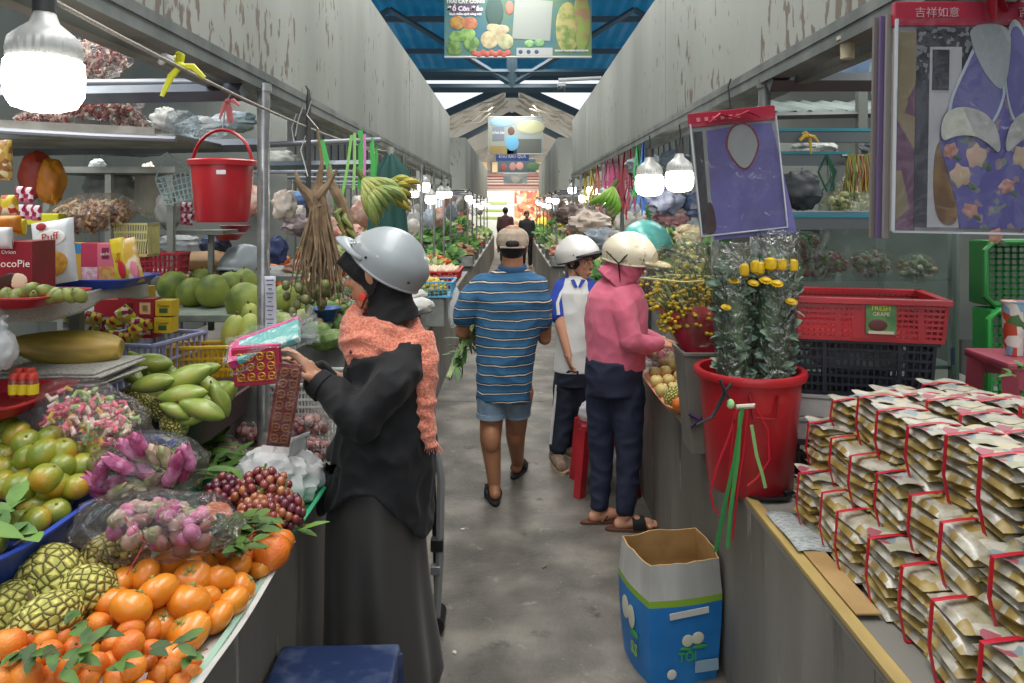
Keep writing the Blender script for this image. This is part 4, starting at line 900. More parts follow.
# ---------------------------------------------------------------- people far down the aisle
def far_person(root, H, fd, shirtM, trM, lean=0, arms=.1, hairM=dark_hair, vox=.012):
    mb = MB(); k = H / 1.7; f = frame(fd); g = lambda x, y, z: f @ V((x * k, y * k, 0)) + V((0, 0, z * k))
    add_head(mb, g(0, 0, 1.58), fd, (0, 0, 1), k); limb(mb, [g(0, 0, 1.5), g(0, 0, 1.42)], [.05 * k, .055 * k]); limb(mb, [g(0, 0, 1.3), g(0, 0, 1.1), g(0, 0, .95)], [.12 * k, .11 * k, .12 * k])
    for s in (-1, 1):
        limb(mb, [g(0, s * .17, 1.37), g(-.02, s * .22, 1.1), g(arms, s * .2, .88)], [.05 * k, .04 * k, .028 * k]); add_hand(mb, g(arms, s * .2, .88), (0, 0, -1), f @ V((0, -s, 0)), s, .4, k)
        limb(mb, [g(0, s * .09, .9), g(.02, s * .1, .5), g(0, s * .1, .09)], [.09 * k, .06 * k, .04 * k]); add_foot(mb, g(0, s * .1, .09), fd, k)
    remesh(mb.build('body', skin_b, root), vox, 2); add_face(root, g(0, 0, 1.58), fd, (0, 0, 1), k)
    MB().ell(g(-.012, 0, 1.61), (.1 * k, .085 * k, .1 * k), f, 16, 10).build('hair', hairM, root)
    mb = MB(); mb.loft([ering((0, 0, z * k), .5 * 0 + rx * k, ry * k, 28, 0) for z, rx, ry in ((1.46, .07, .07), (1.41, .14, .10), (1.34, .2, .12), (1.15, .17, .13), (.95, .17, .13), (.86, .175, .135))]) if abs(fd[1]) > .5 else mb.loft([ering((0, 0, z * k), ry * k, rx * k, 28, 0) for z, rx, ry in ((1.46, .07, .07), (1.41, .14, .10), (1.34, .2, .12), (1.15, .17, .13), (.95, .17, .13), (.86, .175, .135))])
    for s in (-1, 1): limb(mb, [g(0, s * .17, 1.36), g(-.02, s * .22, 1.1), g(arms * .8, s * .205, .92)], [.07 * k, .055 * k, .042 * k])
    remesh(mb.build('shirt', shirtM, root), vox, 2)
    mb = MB(); mb.tube([g(0, 0, .95), g(0, 0, .82)], [.15 * k, .15 * k], 20)
    for s in (-1, 1): limb(mb, [g(0, s * .085, .85), g(.02, s * .095, .5), g(0, s * .1, .12)], [.1 * k, .075 * k, .06 * k])
    remesh(mb.build('trousers', trM, root), vox, 2)
t = thing('person', 'small dark-clothed person standing far down the aisle beyond the cap', 'person', (.42, 21, 0)); far_person(t, 1.62, (.1, -1, 0), M('#23252b', .8), M('#1d1d22', .8))
t = thing('person', 'distant person with dark hair seen just above the khaki cap', 'person', (-.2, 22.5, 0)); far_person(t, 1.72, (0, 1, 0), M('#4a2f33', .8), M('#2b2b33', .8))
t = thing('person', 'stallholder in pale grey sitting far behind the left greens', 'person', (-1.75, 19, .12)); far_person(t, 1.6, (1, -.3, 0), M('#9aa0a3', .8), M('#3b3b40', .8))
# ================================================================ LEFT STALL, NEAR
def solid(name, label, cat, c, d, m, bevel=.004, group=None, rot=None): return tag(MB().box((0, 0, 0), d, rot).build(name, m, loc=c, smooth=False, bevel=bevel), label, cat, group)
darkwood = M('#45423d', .7, c2='#625d56', sc=5, stretch=(1, 1, .3))
solid('display_step', 'raised grey step carrying green oranges, flowers and mangoes behind the persimmons', 'display step', (-1.78, 1.9, .83), (1.36, 2.4, .176), darkwood)
solid('display_step', 'higher newspaper-covered step under the big yellow squash and jars', 'display step', (-2.07, 1.95, 1.05), (1.3, 1.3, .25), newsp)
shelfm = M('#8f918c', .6, c2='#6f726e', sc=5)
t = thing('shelf_unit', 'grey upper display shelf padded with newspaper under the biscuit boxes', 'shelf', (-2.1, 2.35, 1.18))
MB().box((.06, -.17, .245), (1.48, .90, .03)).build('board', newsp, t, smooth=False, bevel=.004); mb = MB(); mb.grid(30, 6, lambda u, v: (lerp(.805, .81, v) + .01 * math.sin(u * 25), lerp(-.62, .28, u), lerp(.265, .215 + .014 * math.sin(u * 11), v)))
mb.build('newspaper_drape', newsp, t, thick=.003)
for x in (-.6, .6):
    for y in (-.55, .2): MB().box((x, y, .115), (.035, .035, .23)).build('leg', shelfm, t, smooth=False)
# ---- trays of fruit at the front edge
greenpl = M('#1f8a5f', .35, c2='#2fa06f', sc=5); palegreen = M('#8fb09d', .5); bluepl = M('#24409a', .4); redpl = M('#a01f2b', .38); whitep = M('#cfccc6', .6, c2='#b7b4ad', sc=9)
tray('fruit_tray', 'pale green tray lined with white paper under the persimmons by the aisle', (-.87, 1.62, .742), .52, .78, .05, palegreen)
mb = MB(); mb.grid(14, 14, lambda u, v: (lerp(-.245, .285, u), lerp(-.38, .38, v), .012 + .035 * max(0, (u - .75) * 4) ** 1.3 + .006 * math.sin(v * 9)))
tag(mb.build('lining_paper', whitep, loc=(-.87, 1.62, .75), thick=.002), 'white lining paper sticking out under the persimmons at the aisle edge', 'paper')
tray('fruit_tray', 'bright green tray under tangerines and grapes at the aisle edge', (-.86, 2.29, .742), .5, .52, .05, greenpl)
tray('fruit_tray', 'white-lined tray of leafy tangerines nearest the camera on the left', (-.93, 1.0, .742), .6, .42, .05, whitep)
PZ = [(410, 345, .87, 1.05), (495, 315, .88, 1), (540, 370, .88, 1.15), (655, 330, .86, 1.2), (578, 283, .87, 1.1), (640, 282, .86, .95), (450, 425, .88, 1.15), (385, 405, .86, 1.1), (645, 405, .85, 1.25), (742, 335, .84, 1.15), (808, 290, .83, 1), (890, 292, .81, .8), (828, 355, .815, .95), (790, 412, .81, 1.1), (742, 458, .81, 1), (645, 508, .81, 1.25), (556, 480, .82, 1), (705, 268, .84, .85), (505, 500, .82, .9), (700, 395, .83, .95), (590, 445, .82, .95)]
obs = []
for px, py, z, k in PZ:
    p = onz(px / 3.413, 483 + py / 3.413, z); obs.append(fruit('persimmon', mk_persimmon, p, (rnd.uniform(-.9, .6), rnd.uniform(-.7, .7), rnd.uniform(0, 6)), k * .75, group='orange persimmons piled in the pale green tray'))
for i in range(26):
    p = V((-.68 - .38 * (i % 5) / 4 + rnd.uniform(-.015, .015), 1.36 + .115 * (i // 5) + rnd.uniform(-.02, .02), .80)); obs.append(fruit('persimmon', mk_persimmon, p, (rnd.uniform(-.6, .6), rnd.uniform(-.6, .6), rnd.uniform(0, 6)), .68, group='orange persimmons piled in the pale green tray'))
rows_label(obs, 'orange persimmon, {a}, {b} from the front of the pile', 9)
TZ = [(30, 550, .88, 1.35), (95, 528, .87, 1.05), (150, 542, .86, 1), (160, 588, .87, 1.2), (265, 568, .86, 1.15), (338, 485, .84, 1.2), (440, 555, .86, 1.25), (446, 503, .85, 1.15), (518, 572, .83, 1.0), (513, 512, .82, .95), (325, 622, .85, 1.1), (235, 628, .86, 1.1), (88, 658, .87, 1.3), (455, 635, .84, 1.05), (575, 632, .80, 1.15), (657, 612, .79, .85), (618, 682, .79, .9), (305, 660, .84, .9), (175, 652, .85, .9), (382, 552, .84, .95), (205, 530, .85, .9), (505, 610, .82, .8), (8, 675, .87, 1.2), (655, 655, .79, .9), (60, 598, .86, 1), (540, 658, .80, .9), (380, 610, .84, .9), (400, 665, .83, 1)]
obs = []
for px, py, z, k in TZ:
    p = onz(px / 3.413, 483 + py / 3.413, z); obs.append(fruit('tangerine', mk_tangerine, p, (rnd.uniform(-.9, .5), rnd.uniform(-.7, .7), rnd.uniform(0, 6)), k * .70, group='leafy orange tangerines at the bottom left'))
for i in range(40):
    p = V((-.70 - .48 * (i % 8) / 7 + rnd.uniform(-.01, .01), 1.2 - .065 * (i // 8) + rnd.uniform(-.01, .01), .785)); obs.append(fruit('tangerine', mk_tangerine, p, (rnd.uniform(-.6, .6), rnd.uniform(-.6, .6), rnd.uniform(0, 6)), .78, group='leafy orange tangerines at the bottom left'))
rows_label(obs, 'small leafy tangerine at bottom left, {a}, {b} from the front', 9)
for px, py, z, k in ((930, 235, .84, 1.35), (958, 200, .83, 1.1), (742, 112, .88, 1.25), (735, 190, .86, 1), (770, 240, .84, 1.0), (845, 245, .83, .85), (925, 160, .85, .9), (850, 215, .84, 1)):
    p = onz(px / 3.413, 483 + py / 3.413, z); o = fruit('tangerine', mk_tangerine, p, (rnd.uniform(-.9, .5), rnd.uniform(-.7, .7), rnd.uniform(0, 6)), k, group='tangerines in the bright green tray')
    o['label'] = {930: 'large wrinkled tangerine at the aisle edge of the green tray', 958: 'tangerine furthest along the edge of the green tray', 742: 'tangerine beside the red grapes with a leaf resting on it', 735: 'tangerine under dark leaves below the grapes', 770: 'tangerine half hidden behind leaves above the persimmons', 845: 'small reddish tangerine behind the last persimmons', 925: 'tangerine peeping through leaves under the grapes', 850: 'tangerine covered by leaves in the middle of the green tray'}[px]
def leaf_spray(pts, n, L, W_, m, label, spread=.03, seed=1):
    rr = random.Random(seed); c = sum((V(p) for p in pts), V((0, 0, 0))) / len(pts); t = thing('leaf_spray', label, 'leaves', c); mb = MB()
    for p in pts:
        q_ = V(p) - c; MB().tube([q_, q_ + V((.012, .01, .008)), q_ + V((.028, .015, .01))], .0018, 4).build('twig', brn, t)
        for k in range(n):
            a = rr.uniform(0, 2 * PI); mb.leaf(q_ + V((rr.uniform(-spread, spread), rr.uniform(-spread, spread), rr.uniform(0, .012))), (math.cos(a), math.sin(a) * .8, rr.uniform(-.05, .7)), L * rr.uniform(.7, 1.2), W_, (rr.uniform(-.4, .4), -.35, 1), rr.uniform(.1, .5))
    mb.build('leaf_blades', m, t); return t
Zf = lambda px, py, z: onz(px / 3.413, 483 + py / 3.413, z)
leaf_spray([Zf(140, 600, .91), Zf(210, 600, .90), Zf(310, 560, .91), Zf(60, 610, .9), Zf(390, 630, .88), Zf(240, 500, .9), Zf(590, 570, .85), Zf(240, 655, .9), Zf(650, 600, .83)], 4, .045, .02, leafg, 'green citrus leaves among the tangerines at the bottom left', .02, 4)
leaf_spray([Zf(800, 150, .9), Zf(850, 180, .89), Zf(820, 220, .88), Zf(760, 180, .9), Zf(890, 150, .88), Zf(840, 130, .9), Zf(780, 210, .88)], 9, .055, .024, leafg, 'dark green citrus leaves below the red grapes', .025, 8)
leaf_spray([P(296, 530, 2.05), P(285, 522, 2.1)], 3, .09, .018, leafp, 'thin pale leaves hanging over the green tray edge', .01, 2)
# custard apples, bottom left
for px, py, z, k, lb in ((170, 325, .90, (1.05, 1.05, 1.35), 'largest yellow-green custard apple, on top of the heap at left'), (300, 365, .88, .95, 'custard apple leaning against the persimmons'), (150, 470, .87, (1.15, 1.0, .9), 'custard apple lying in front of the heap with its stem up'), (22, 440, .87, 1.0, 'dark custard apple at the left end of the heap'), (388, 262, .88, (1.25, 1, .9), 'custard apple half covered by clear plastic above the persimmons'), (245, 440, .83, 1, 'custard apple under the others beside the tangerines'), (90, 400, .83, 1, 'custard apple hidden low between the biggest two')):
    fruit('custard_apple', mk_custard, Zf(px, py, z), (rnd.uniform(-1.2, -.5), rnd.uniform(-.5, .5), rnd.uniform(0, 6)), (tuple(c * 1.15 for c in k) if isinstance(k, tuple) else k * 1.15), lb, group='custard apples at the bottom left')
# grapes
gr = [M('#4e1f2c', .2, c2='#6f3040', sc=30, coat=.4), M('#6b2a30', .2, c2='#8a4038', sc=30, coat=.4), M('#93553a', .2, c2='#a96d48', sc=30, coat=.4)]
for a_ in ((onz(226, 497, .88), 'dark purple grape bunch at the left of the grape heap', [gr[0], gr[0], gr[1]], .06), (onz(262, 492, .90), 'red grape bunch on top of the grape heap', [gr[1], gr[2], gr[1]], .075), (onz(283, 512, .85), 'red grape bunch nearest the woman in black', [gr[1], gr[0], gr[2]], .06), (onz(258, 518, .86), 'amber grape bunch at the front of the grape heap', [gr[2], gr[1], gr[2]], .055)):
    bunch('grape_bunch', a_[1], a_[0], 70, a_[3], a_[3] * .9, .055, .0125, a_[2], group='grapes beside the white bag', seed=hash(a_[1]) % 97 if False else len(a_[1]))
# white bag
wb = M('#e6e6e4', .45, c2='#d8d8d6', sc=6, trans=.0, bump=.3, bs=25)
t = thing('plastic_bag', 'crumpled white plastic bag between the grapes and the woman in black', 'plastic bag', P(279, 480, 2.42))
mb = MB(); mb.ell((0, 0, 0), (.145, .10, .105), None, 60, 40, lambda d: 1 + .12 * (1 - 2.4 * abs(noise.noise(d * 2.4))) - .05 + .07 * (1 - 2.4 * abs(noise.noise(d * 5)))); mb.build('bag_skin', wb, t)
mb = MB(); mb.grid(10, 10, lambda u, v: (lerp(-.02, .08, u) + .02 * v, -.02 + .03 * math.sin(u * 8), .07 + .09 * v + .01 * math.sin(v * 12))); mb.build('bag_handle', wb, t, thick=.002)
# bagged red fruit behind
clr = film('#f4eeee', .10, .10, 30)
shal = [M('#7d3a3c', .5, c2='#9c5a55', sc=20), M('#a1706a', .5, c2='#c09a90', sc=20)]
for px, py, Y, r, lb in ((222, 452, 2.75, .07, 'leftmost'), (248, 435, 3.0, .075, 'second from the left'), (250, 462, 2.7, .06, 'lower middle'), (275, 432, 3.0, .06, 'just behind the long paper strip'), (308, 425, 3.0, .075, 'rearmost right'), (312, 450, 2.75, .065, 'nearest the woman in black'), (225, 420, 3.1, .06, 'rearmost left')):
    bag('bag_of_shallots', f'clear bag of red shallots by the counter edge, {lb}', P(px, py, Y), r * 1.25, r, r * .8, clr, seed=px, neck=False, fill=filler(46, r * 1.05, r * .85, r * .6, .016, shal, seed=px), cat='bag of shallots').__setitem__('group', 'clear bags of red shallots')
leaf_spray([P(205, 450, 2.6), P(215, 465, 2.5), P(230, 470, 2.45), P(205, 475, 2.4), P(240, 478, 2.4), P(195, 462, 2.55)], 10, .11, .028, leafg, 'dark long-leaved greens left of the white bag', .05, 6)
# green oranges in a blue tray
tray('fruit_tray', 'blue tray under the green-yellow oranges at the left edge', (-1.22, 1.87, .925), .42, .85, .07, bluepl)
GZ = [(30, 305, 1.12), (25, 352, 1.1), (40, 390, 1.08), (150, 388, 1.1, 1.25), (18, 440, 1.06), (75, 452, 1.05), (160, 472, 1.06, 1.2), (75, 506, 1.04, 1.3), (120, 575, .99, 1.25), (170, 335, 1.12), (215, 378, 1.1), (90, 350, 1.12), (215, 432, 1.07), (265, 500, 1.03), (205, 540, 1.0), (285, 430, 1.06), (335, 392, 1.07), (128, 528, 1.0), (95, 400, 1.09), (260, 390, 1.07), (10, 490, 1.04), (190, 590, .99), (5, 395, 1.08), (60, 320, 1.13), (110, 455, 1.05)]
obs = []
for g_ in GZ:
    p = onz(g_[0] / 3.414, 340 + g_[1] / 3.414, g_[2]); p.z -= .0
    obs.append(fruit('green_orange', mk_green_orange, p, (rnd.uniform(-.8, .6), rnd.uniform(-.7, .7), rnd.uniform(0, 6)), (g_[3] if len(g_) > 3 else 1.08) * .86, group='green-yellow oranges in the blue tray'))
for i in range(42):
    obs.append(fruit('green_orange', mk_green_orange, V((-1.08 - .28 * (i % 7) / 6 + rnd.uniform(-.015, .015), 1.55 + .11 * (i // 7), .985 + .035 * ((i // 7) > 1) + rnd.uniform(0, .02))), (rnd.uniform(-.6, .6), rnd.uniform(-.6, .6), rnd.uniform(0, 6)), .95, group='green-yellow oranges in the blue tray'))
rows_label(obs, 'green-yellow orange in the blue tray, {a}, {b} from the front', 10)
leaf_spray([P(8, 515, 1.6), P(2, 535, 1.55), P(14, 545, 1.5)], 3, .085, .04, leafp, 'large pale green leaves at the left edge below the oranges', .02, 3)
# lily buds and lotus buds wrapped in plastic
t = thing('flower_bundle', 'bundle of pink-purple lotus buds wrapped in clear plastic on the display', 'flowers', P(140, 470, 1.85))
pinkb = M('#9a3f68', .5, c2='#c98bab', sc=25, c3='#b3628a'); grb = M('#7f8a55', .5, c2='#b79c8c', sc=25)
def bud(c, d, L, r, m):
    mb = MB(); d = V(d).normalized(); c = V(c)
    mb.tube([c - d * L * .5, c - d * L * .3, c, c + d * L * .3, c + d * L * .5], [r * .45, r * .95, r, r * .65, r * .1], 12)
    for k in range(5):
        a = k * 1.257; o = d.orthogonal().normalized(); o.rotate(Matrix.Rotation(a, 3, d)); mb.leaf(c - d * L * .45 + o * r * .75, d + o * .12, L * .9, r * 1.5, o, .06, -.3)
    return mb.build('bud', m, t)
for i, (px, py, L, a, m) in enumerate(((405, 425, .10, 2.6, pinkb), (475, 355, .08, 1.9, pinkb), (440, 370, .08, 2.2, pinkb), (480, 395, .09, 2.9, grb), (345, 455, .09, 1.3, pinkb), (325, 490, .10, 2.5, pinkb), (400, 488, .10, .35, pinkb), (500, 455, .09, 2.3, pinkb), (415, 515, .09, .4, grb), (470, 505, .08, -.5, grb), (525, 480, .08, .6, grb), (535, 505, .09, .6, grb), (600, 430, .10, 1.2, pinkb), (590, 460, .08, .9, pinkb), (640, 400, .09, 1.8, pinkb), (625, 440, .08, 1.4, pinkb), (570, 400, .08, 2.0, grb), (530, 390, .07, 1.9, grb), (340, 520, .08, 2.2, pinkb))):
    p = P(px / 3.414, 340 + py / 3.414, 1.78 + .012 * (i % 4)) - t.location; bud(p, (math.cos(a), -.25, math.sin(a)), L * .85, .0175, m)
leaves('leaves', '', V((0, .06, -.03)), 26, (.08, .03, .03), .08, .03, leafg, parent=t, seed=4)
wrapf = film('#f2ecef', .07, .10, 22)
mb = MB(); mb.ell((0.0, .03, -.005), (.15, .11, .088), None, 40, 26, lambda d: 1 + .13 * noise.noise(d * 2.4) + .05 * noise.noise(d * 8)); mb.build('plastic_wrap', wrapf, t)
t = thing('flower_bundle', 'second clear bundle of bruised pink lotus petals below the buds', 'flowers', P(165, 525, 1.7))
filler(70, .12, .06, .05, .02, [pinkb, M('#c77a94', .5), M('#8a5c50', .6), grb], seed=9, name='petals')(t)
mb = MB(); mb.ell((-.02, 0, 0), (.19, .10, .075), None, 44, 26, lambda d: 1 + .16 * noise.noise(d * 2.6 + V((3, 0, 0))) + .07 * noise.noise(d * 9)); mb.build('plastic_wrap', wrapf, t)
MB().tube([(-.05, -.08, .05), (.0, -.09, .0), (-.03, -.11, -.06)], .0018, 4).build('red_seam', M('#b5303a', .5), t)
# candy shell bag
cand = [M('#e0607a', .5), M('#9cc46a', .5), M('#e8dcc6', .5), M('#e0c04a', .5), M('#e87f8f', .5)]
t = bag('snack_bag', 'large clear bag of pink, green and white shell snacks behind the lotus buds', P(92, 418, 1.95), .165, .11, .085, film('#f6eef0', .10, .10, 26), seed=5, neck=False, fill=filler(260, .125, .085, .065, .0135, cand, seed=5, shape='shell', name='shell_snacks'), cat='snack bag', rot=(0, R(22), 0))
# mango tray
tray('fruit_tray', 'dark grey tray full of green mangoes and custard apples', (-1.2, 2.62, .925), .44, .52, .11, M('#4a3a3c', .5))
obs = []
for px, py, Z, a, k in ((515, 78, 1.17, .1, 1), (635, 130, 1.16, -.35, 1.15), (520, 150, 1.15, -.2, .95), (625, 190, 1.12, -.1, 1.0), (690, 240, 1.08, .35, 1.0), (750, 205, 1.07, 1.1, .85), (772, 190, 1.06, -.9, .8), (650, 272, 1.05, -.2, .65), (440, 120, 1.15, .4, .8), (600, 245, 1.08, .5, .7), (720, 165, 1.1, .8, .8), (560, 110, 1.13, .3, .9), (470, 85, 1.15, .9, .8), (690, 110, 1.12, -.3, .9)):
    obs.append(fruit('mango', mk_mango, onz(px / 3.414, 340 + py / 3.414, Z), (0, a, rnd.uniform(-.3, .3)), k * 1.0, group='green mangoes heaped in the dark tray'))
for i in range(20): obs.append(fruit('mango', mk_mango, V((-1.33 + .08 * (i % 4), 2.45 + .08 * (i // 4), .99 + .03 * (i % 2))), (0, rnd.uniform(-.3, .3), rnd.uniform(0, 3)), .95, group='green mangoes heaped in the dark tray'))
rows_label(obs, 'green mango in the dark tray, {a}, {b} from the front', 9)
for px, py, Z, lb in ((455, 200, 1.08, 'left'), (562, 232, 1.06, 'right'), (500, 238, 1.05, 'middle'), (600, 290, 1.03, 'lowest')):
    fruit('custard_apple', mk_custard, onz(px / 3.414, 340 + py / 3.414, Z), (-.9, rnd.uniform(-.5, .5), rnd.uniform(0, 6)), .78, f'small custard apple at the front of the mango tray, {lb} one', group='custard apples in the mango tray')
leaf_spray([P(112, 382, 2.5), P(118, 398, 2.45)], 4, .12, .035, leafg, 'long mango leaves at the left of the mango tray', .02, 5)
# squash, jars, newspaper, lavender basket
t = thing('squash', 'long ridged yellow-brown winter squash lying on newspapers', 'squash', P(67, 346, 2.3), (0, R(4), R(8)))
mb = MB(); rings = []
for i in range(20):
    u = i / 19; r = .068 * (math.sin(PI * (u * .93 + .035)) ** .45) * lerp(.62, 1.12, u); rings.append([V((lerp(-.165, .16, u), math.cos(a) * r * (1 + .04 * math.cos(7 * a)), math.sin(a) * r * (1 + .04 * math.cos(7 * a)) - .01 * math.sin(u * 3))) for a in [2 * PI * j / 42 for j in range(42)]])
mb.loft(rings); mb.build('rind', M('#8a7a34', .42, c2='#c0a050', sc=9, c3='#a08a3c', stretch=(.25, 1.6, 1.6), bump=.06, coat=.2), t)
MB().tube([(-.165, 0, -.005), (-.185, 0, .0), (-.2, .005, .004)], [.014, .01, .011], 7).build('stem', brn, t)
pc = P(70, 377, 2.25)
t = thing('newspaper_stack', 'stack of folded newspapers under the squash', 'newspapers', (pc.x, pc.y, 1.175))
for k in range(7): MB().box((rnd.uniform(-.01, .03), rnd.uniform(-.01, .01), .003 + k * .0075), (.30, .26, .0062), (0, 0, rnd.uniform(-.1, .1))).build('newspaper', newsp, t, smooth=False, bevel=.002)
jt = tray('red_tray', 'dark red tray holding red-lidded jars at the left edge', V((-1.40, 1.95, 1.178)), .36, .3, .03, redpl)
for i, (px, py) in enumerate(((15, 362), (24, 359), (33, 361), (20, 354), (30, 353))):
    t = thing('jar', f"small red-lidded spice jar with yellow label, {['front left', 'front middle', 'front right', 'rear left', 'rear right'][i]} on the red tray", 'jar', P(px, py, 1.9 + .06 * (i > 2)), group='red-lidded jars'); t.location.z = 1.215
    MB().lathe([(.012, 0), (.014, .003), (.014, .04), (.011, .046)], 14).build('glass', M('#8a3a2c', .2, coat=.5), t); MB().lathe([(.0128, .046), (.0128, .06), (.011, .062)], 14).build('lid', M('#c23a2c', .35), t); MB().lathe([(.0146, .008), (.0146, .034)], 14).build('jar_label', M('#d6c11f', .5), t)
bag('plastic_bag', 'white translucent plastic bag at the left edge beside the jars', P(2, 350, 1.85), .035, .04, .05, film('#eef1f4', .45, .08, 20), seed=8, rot=(0, 0, 0))
lav = M('#9d9fc9', .45)
crate('plastic_basket', 'lavender plastic basket full of wrapped snacks behind the mangoes', 'basket', V((-1.45, 2.90, .925)), .34, .32, .27, lav, R(-12), 12, 9, 4)
snk = prints(['#a3243a', '#c9c02f', '#e6ded0', '#7a1830', '#8fae4a', '#d8a03a'], 55)
for i, (px, py, a) in enumerate(((92, 318, .3), (112, 325, -.4), (128, 316, .9), (120, 338, .2), (135, 333, -.7), (104, 335, 1.2), (75, 318, .5), (142, 325, .1), (98, 328, -.9))):
    pouch_thing('snack_packet', f'small red and yellow wrapped snack, {ORD[i]} from the left in the lavender basket' if False else f"small shiny wrapped snack in the lavender basket, {['beside the squash tip', 'in the middle of the heap', 'on top near the red boxes', 'low at the front', 'front right corner', 'under the topmost ones', 'at the far left', 'against the biscuit boxes', 'leaning on its edge'][i]}", P(px, py, 2.78 + .02 * (i % 3)), .085, .06, .03, snk, (R(30), a, a * .6), seed=i, group='wrapped snacks in the lavender basket')
redbx = prints(['#a8202f', '#b02638', '#a8202f', '#e0c8a8'], 40); yelbx = M('#cfae2a', .5)
def biscuit(nm, lb, p, w, h, m, rot=0, txt=None, sub=None, tcol='#1f3f2a', d=.06, labs=None, ts=.02, tp=.65):
    t = box_pack(nm, lb, p, w, d, h, m, (0, 0, rot), lab=labs)
    if txt: text(txt, ts, (0, -d / 2 - .001, h * tp), (R(90), 0, 0), M(tcol, .5), t)
    if sub: text(sub, ts * .5, (0, -d / 2 - .001, h * (tp - .2)), (R(90), 0, 0), M(tcol, .5), t)
    return t
biscuit('snack_box', 'small yellow carton reading Cosom standing on the red boxes', P(143, 299, 2.95), .076, .052, yelbx, -.05, 'Cosom', tcol='#2c3f20', ts=.021)
biscuit('snack_box', 'upper yellow carton at the right of the lavender basket', P(168, 315, 2.85), .065, .06, yelbx, -.05, 'Cosom', tcol='#6b4a12', ts=.016, labs=[(0, .35, .5, .3, M('#3b5a2c', .5))])
biscuit('snack_box', 'lower yellow carton at the right of the lavender basket', P(167, 332, 2.85), .065, .06, yelbx, -.05, 'Cosom', tcol='#6b4a12', ts=.016, labs=[(0, .35, .5, .3, M('#3b5a2c', .5))])
cr2 = M('#a3202e', .45); cream2 = M('#dcb889', .5)
biscuit('biscuit_box', 'upper red and cream biscuit box beside the yellow cartons', P(150, 317, 2.88), .07, .075, cr2, -.08, labs=[(0, .5, .62, .6, cream2), (0, .5, .3, .3, M('#c98a3a', .5))])
biscuit('biscuit_box', 'lower red and cream biscuit box beside the yellow cartons', P(150, 337, 2.88), .07, .075, cr2, -.08, labs=[(0, .5, .62, .6, cream2), (0, .5, .3, .3, M('#c98a3a', .5))])
biscuit('biscuit_box', 'plain dark red box lying behind the wrapped snacks', P(112, 316, 3.0), .11, .07, cr2, .15)
biscuit('biscuit_box', 'plain dark red box between the snacks and cream boxes', P(132, 318, 2.95), .075, .085, cr2, .0, labs=[(.1, .55, .4, .4, M('#6e1220', .5))])
# ---- top shelf of boxes (z 1.45)
SZ = 1.442
def on(px, Y): return V(((px - CX) / F * Y, Y, SZ))
tray('red_tray', 'dark red tray of tiny green fruits in front of the chocolate pie box', V((-1.43, 2.0, SZ)), .46, .26, .026, redpl)
for i, px in enumerate((8, 18, 30, 38, 46, 54, 62, 70, 80, 24, 50, 66)):
    fruit('small_green_fruit', mk_small, V(((px - CX) / F * 1.93, 1.93 + .03 * (i > 8), SZ + .03 + .012 * (i in (2, 4)))), (rnd.uniform(0, 1), rnd.uniform(0, 1), rnd.uniform(0, 6)), 1.1 + .2 * (i in (2,)), f"small green fruit on the red tray, {ORD[i] if i < 9 else ['behind the second', 'behind the fifth', 'behind the seventh'][i - 9]}{' from the left' if i < 9 else ' from the left'}", group='tiny green fruits on the red tray')
t = biscuit('biscuit_box', 'dark red box reading ChocoPie on the upper left shelf', V((-1.405, 2.12, SZ + .0)), .125, .165, M('#8d1526', .4, c2='#6f1020', sc=6), R(4), 'ChocoPie', tcol='#efe6dc', d=.12, ts=.029, tp=.62)
MB().ell((-.01, -.0615, .05), (.04, .003, .02), (0, -.6, 0), 18, 6).build('printed_patch', M('#3a2016', .4), t); MB().ell((.025, -.0615, .055), (.026, .003, .022), None, 18, 6).build('printed_patch', M('#d8c8a8', .4), t); text('Orion', .016, (-.0, -.0612, .135), (R(90), 0, 0), M('#efe6dc', .5), t)
t = biscuit('biscuit_box', 'second dark red chocolate pie box cut off by the left edge', V((-1.535, 2.12, SZ + .0)), .13, .165, M('#8d1526', .4, c2='#6f1020', sc=6), R(2), d=.12, labs=[(.33, .7, .14, .25, M('#d8c8a8', .5)), (.33, .28, .16, .45, M('#e6e0d8', .5))])
text('ChocoPie', .02, (.045, -.0625, .045), (R(90), R(-90), 0), M('#7a1020', .5), t)
t = pouch_thing('snack_pack', 'white snack bag with yellow food picture leaning beside the chocolate pie box', P(55, 252, 2.3), .135, .20, .05, M('#d8dbdc', .35, c2='#c3c8cb', sc=8), (R(-8), R(-9), 0), lab=[(.05, -.2, .36, .2, M('#c99a3c', .5, c2='#a9762c', sc=50)), (.05, .2, .34, .13, M('#e8e6e0', .5)), (-.15, .4, .12, .06, M('#b5383f', .5))])
text('Puff', .035, (.01, -.0345, .042), (R(90), 0, 0), M('#b52f3a', .5), t)
tray('blue_tray', 'blue tray under the pink and yellow biscuit boxes', V((-1.43, 2.46, SZ)), .42, .26, .028, bluepl)
pinkbx = M('#d5707f', .5)
t = biscuit('biscuit_box', 'pink biscuit box with crackers pictured, standing in the blue tray', V((P(112, 0, 2.48).x, 2.48, SZ + .006)), .068, .135, pinkbx, 0, labs=[(0, .25, .8, .35, M('#cf8a3c', .5, c2='#d9b060', sc=50)), (-.1, .75, .35, .28, M('#7e2840', .5))], d=.05)
text('sachi', .016, (-.007, -.0272, .1), (R(90), 0, 0), M('#ecd9d0', .5), t)
biscuit('biscuit_box', 'pink and white checked side of a biscuit box in the blue tray', V((P(94, 0, 2.5).x, 2.5, SZ + .006)), .06, .135, M('#b83a52', .5), 0, labs=[(0, .2, .9, .4, M('#e3cfc9', .5, c2='#d29a98', sc=60))], d=.045)
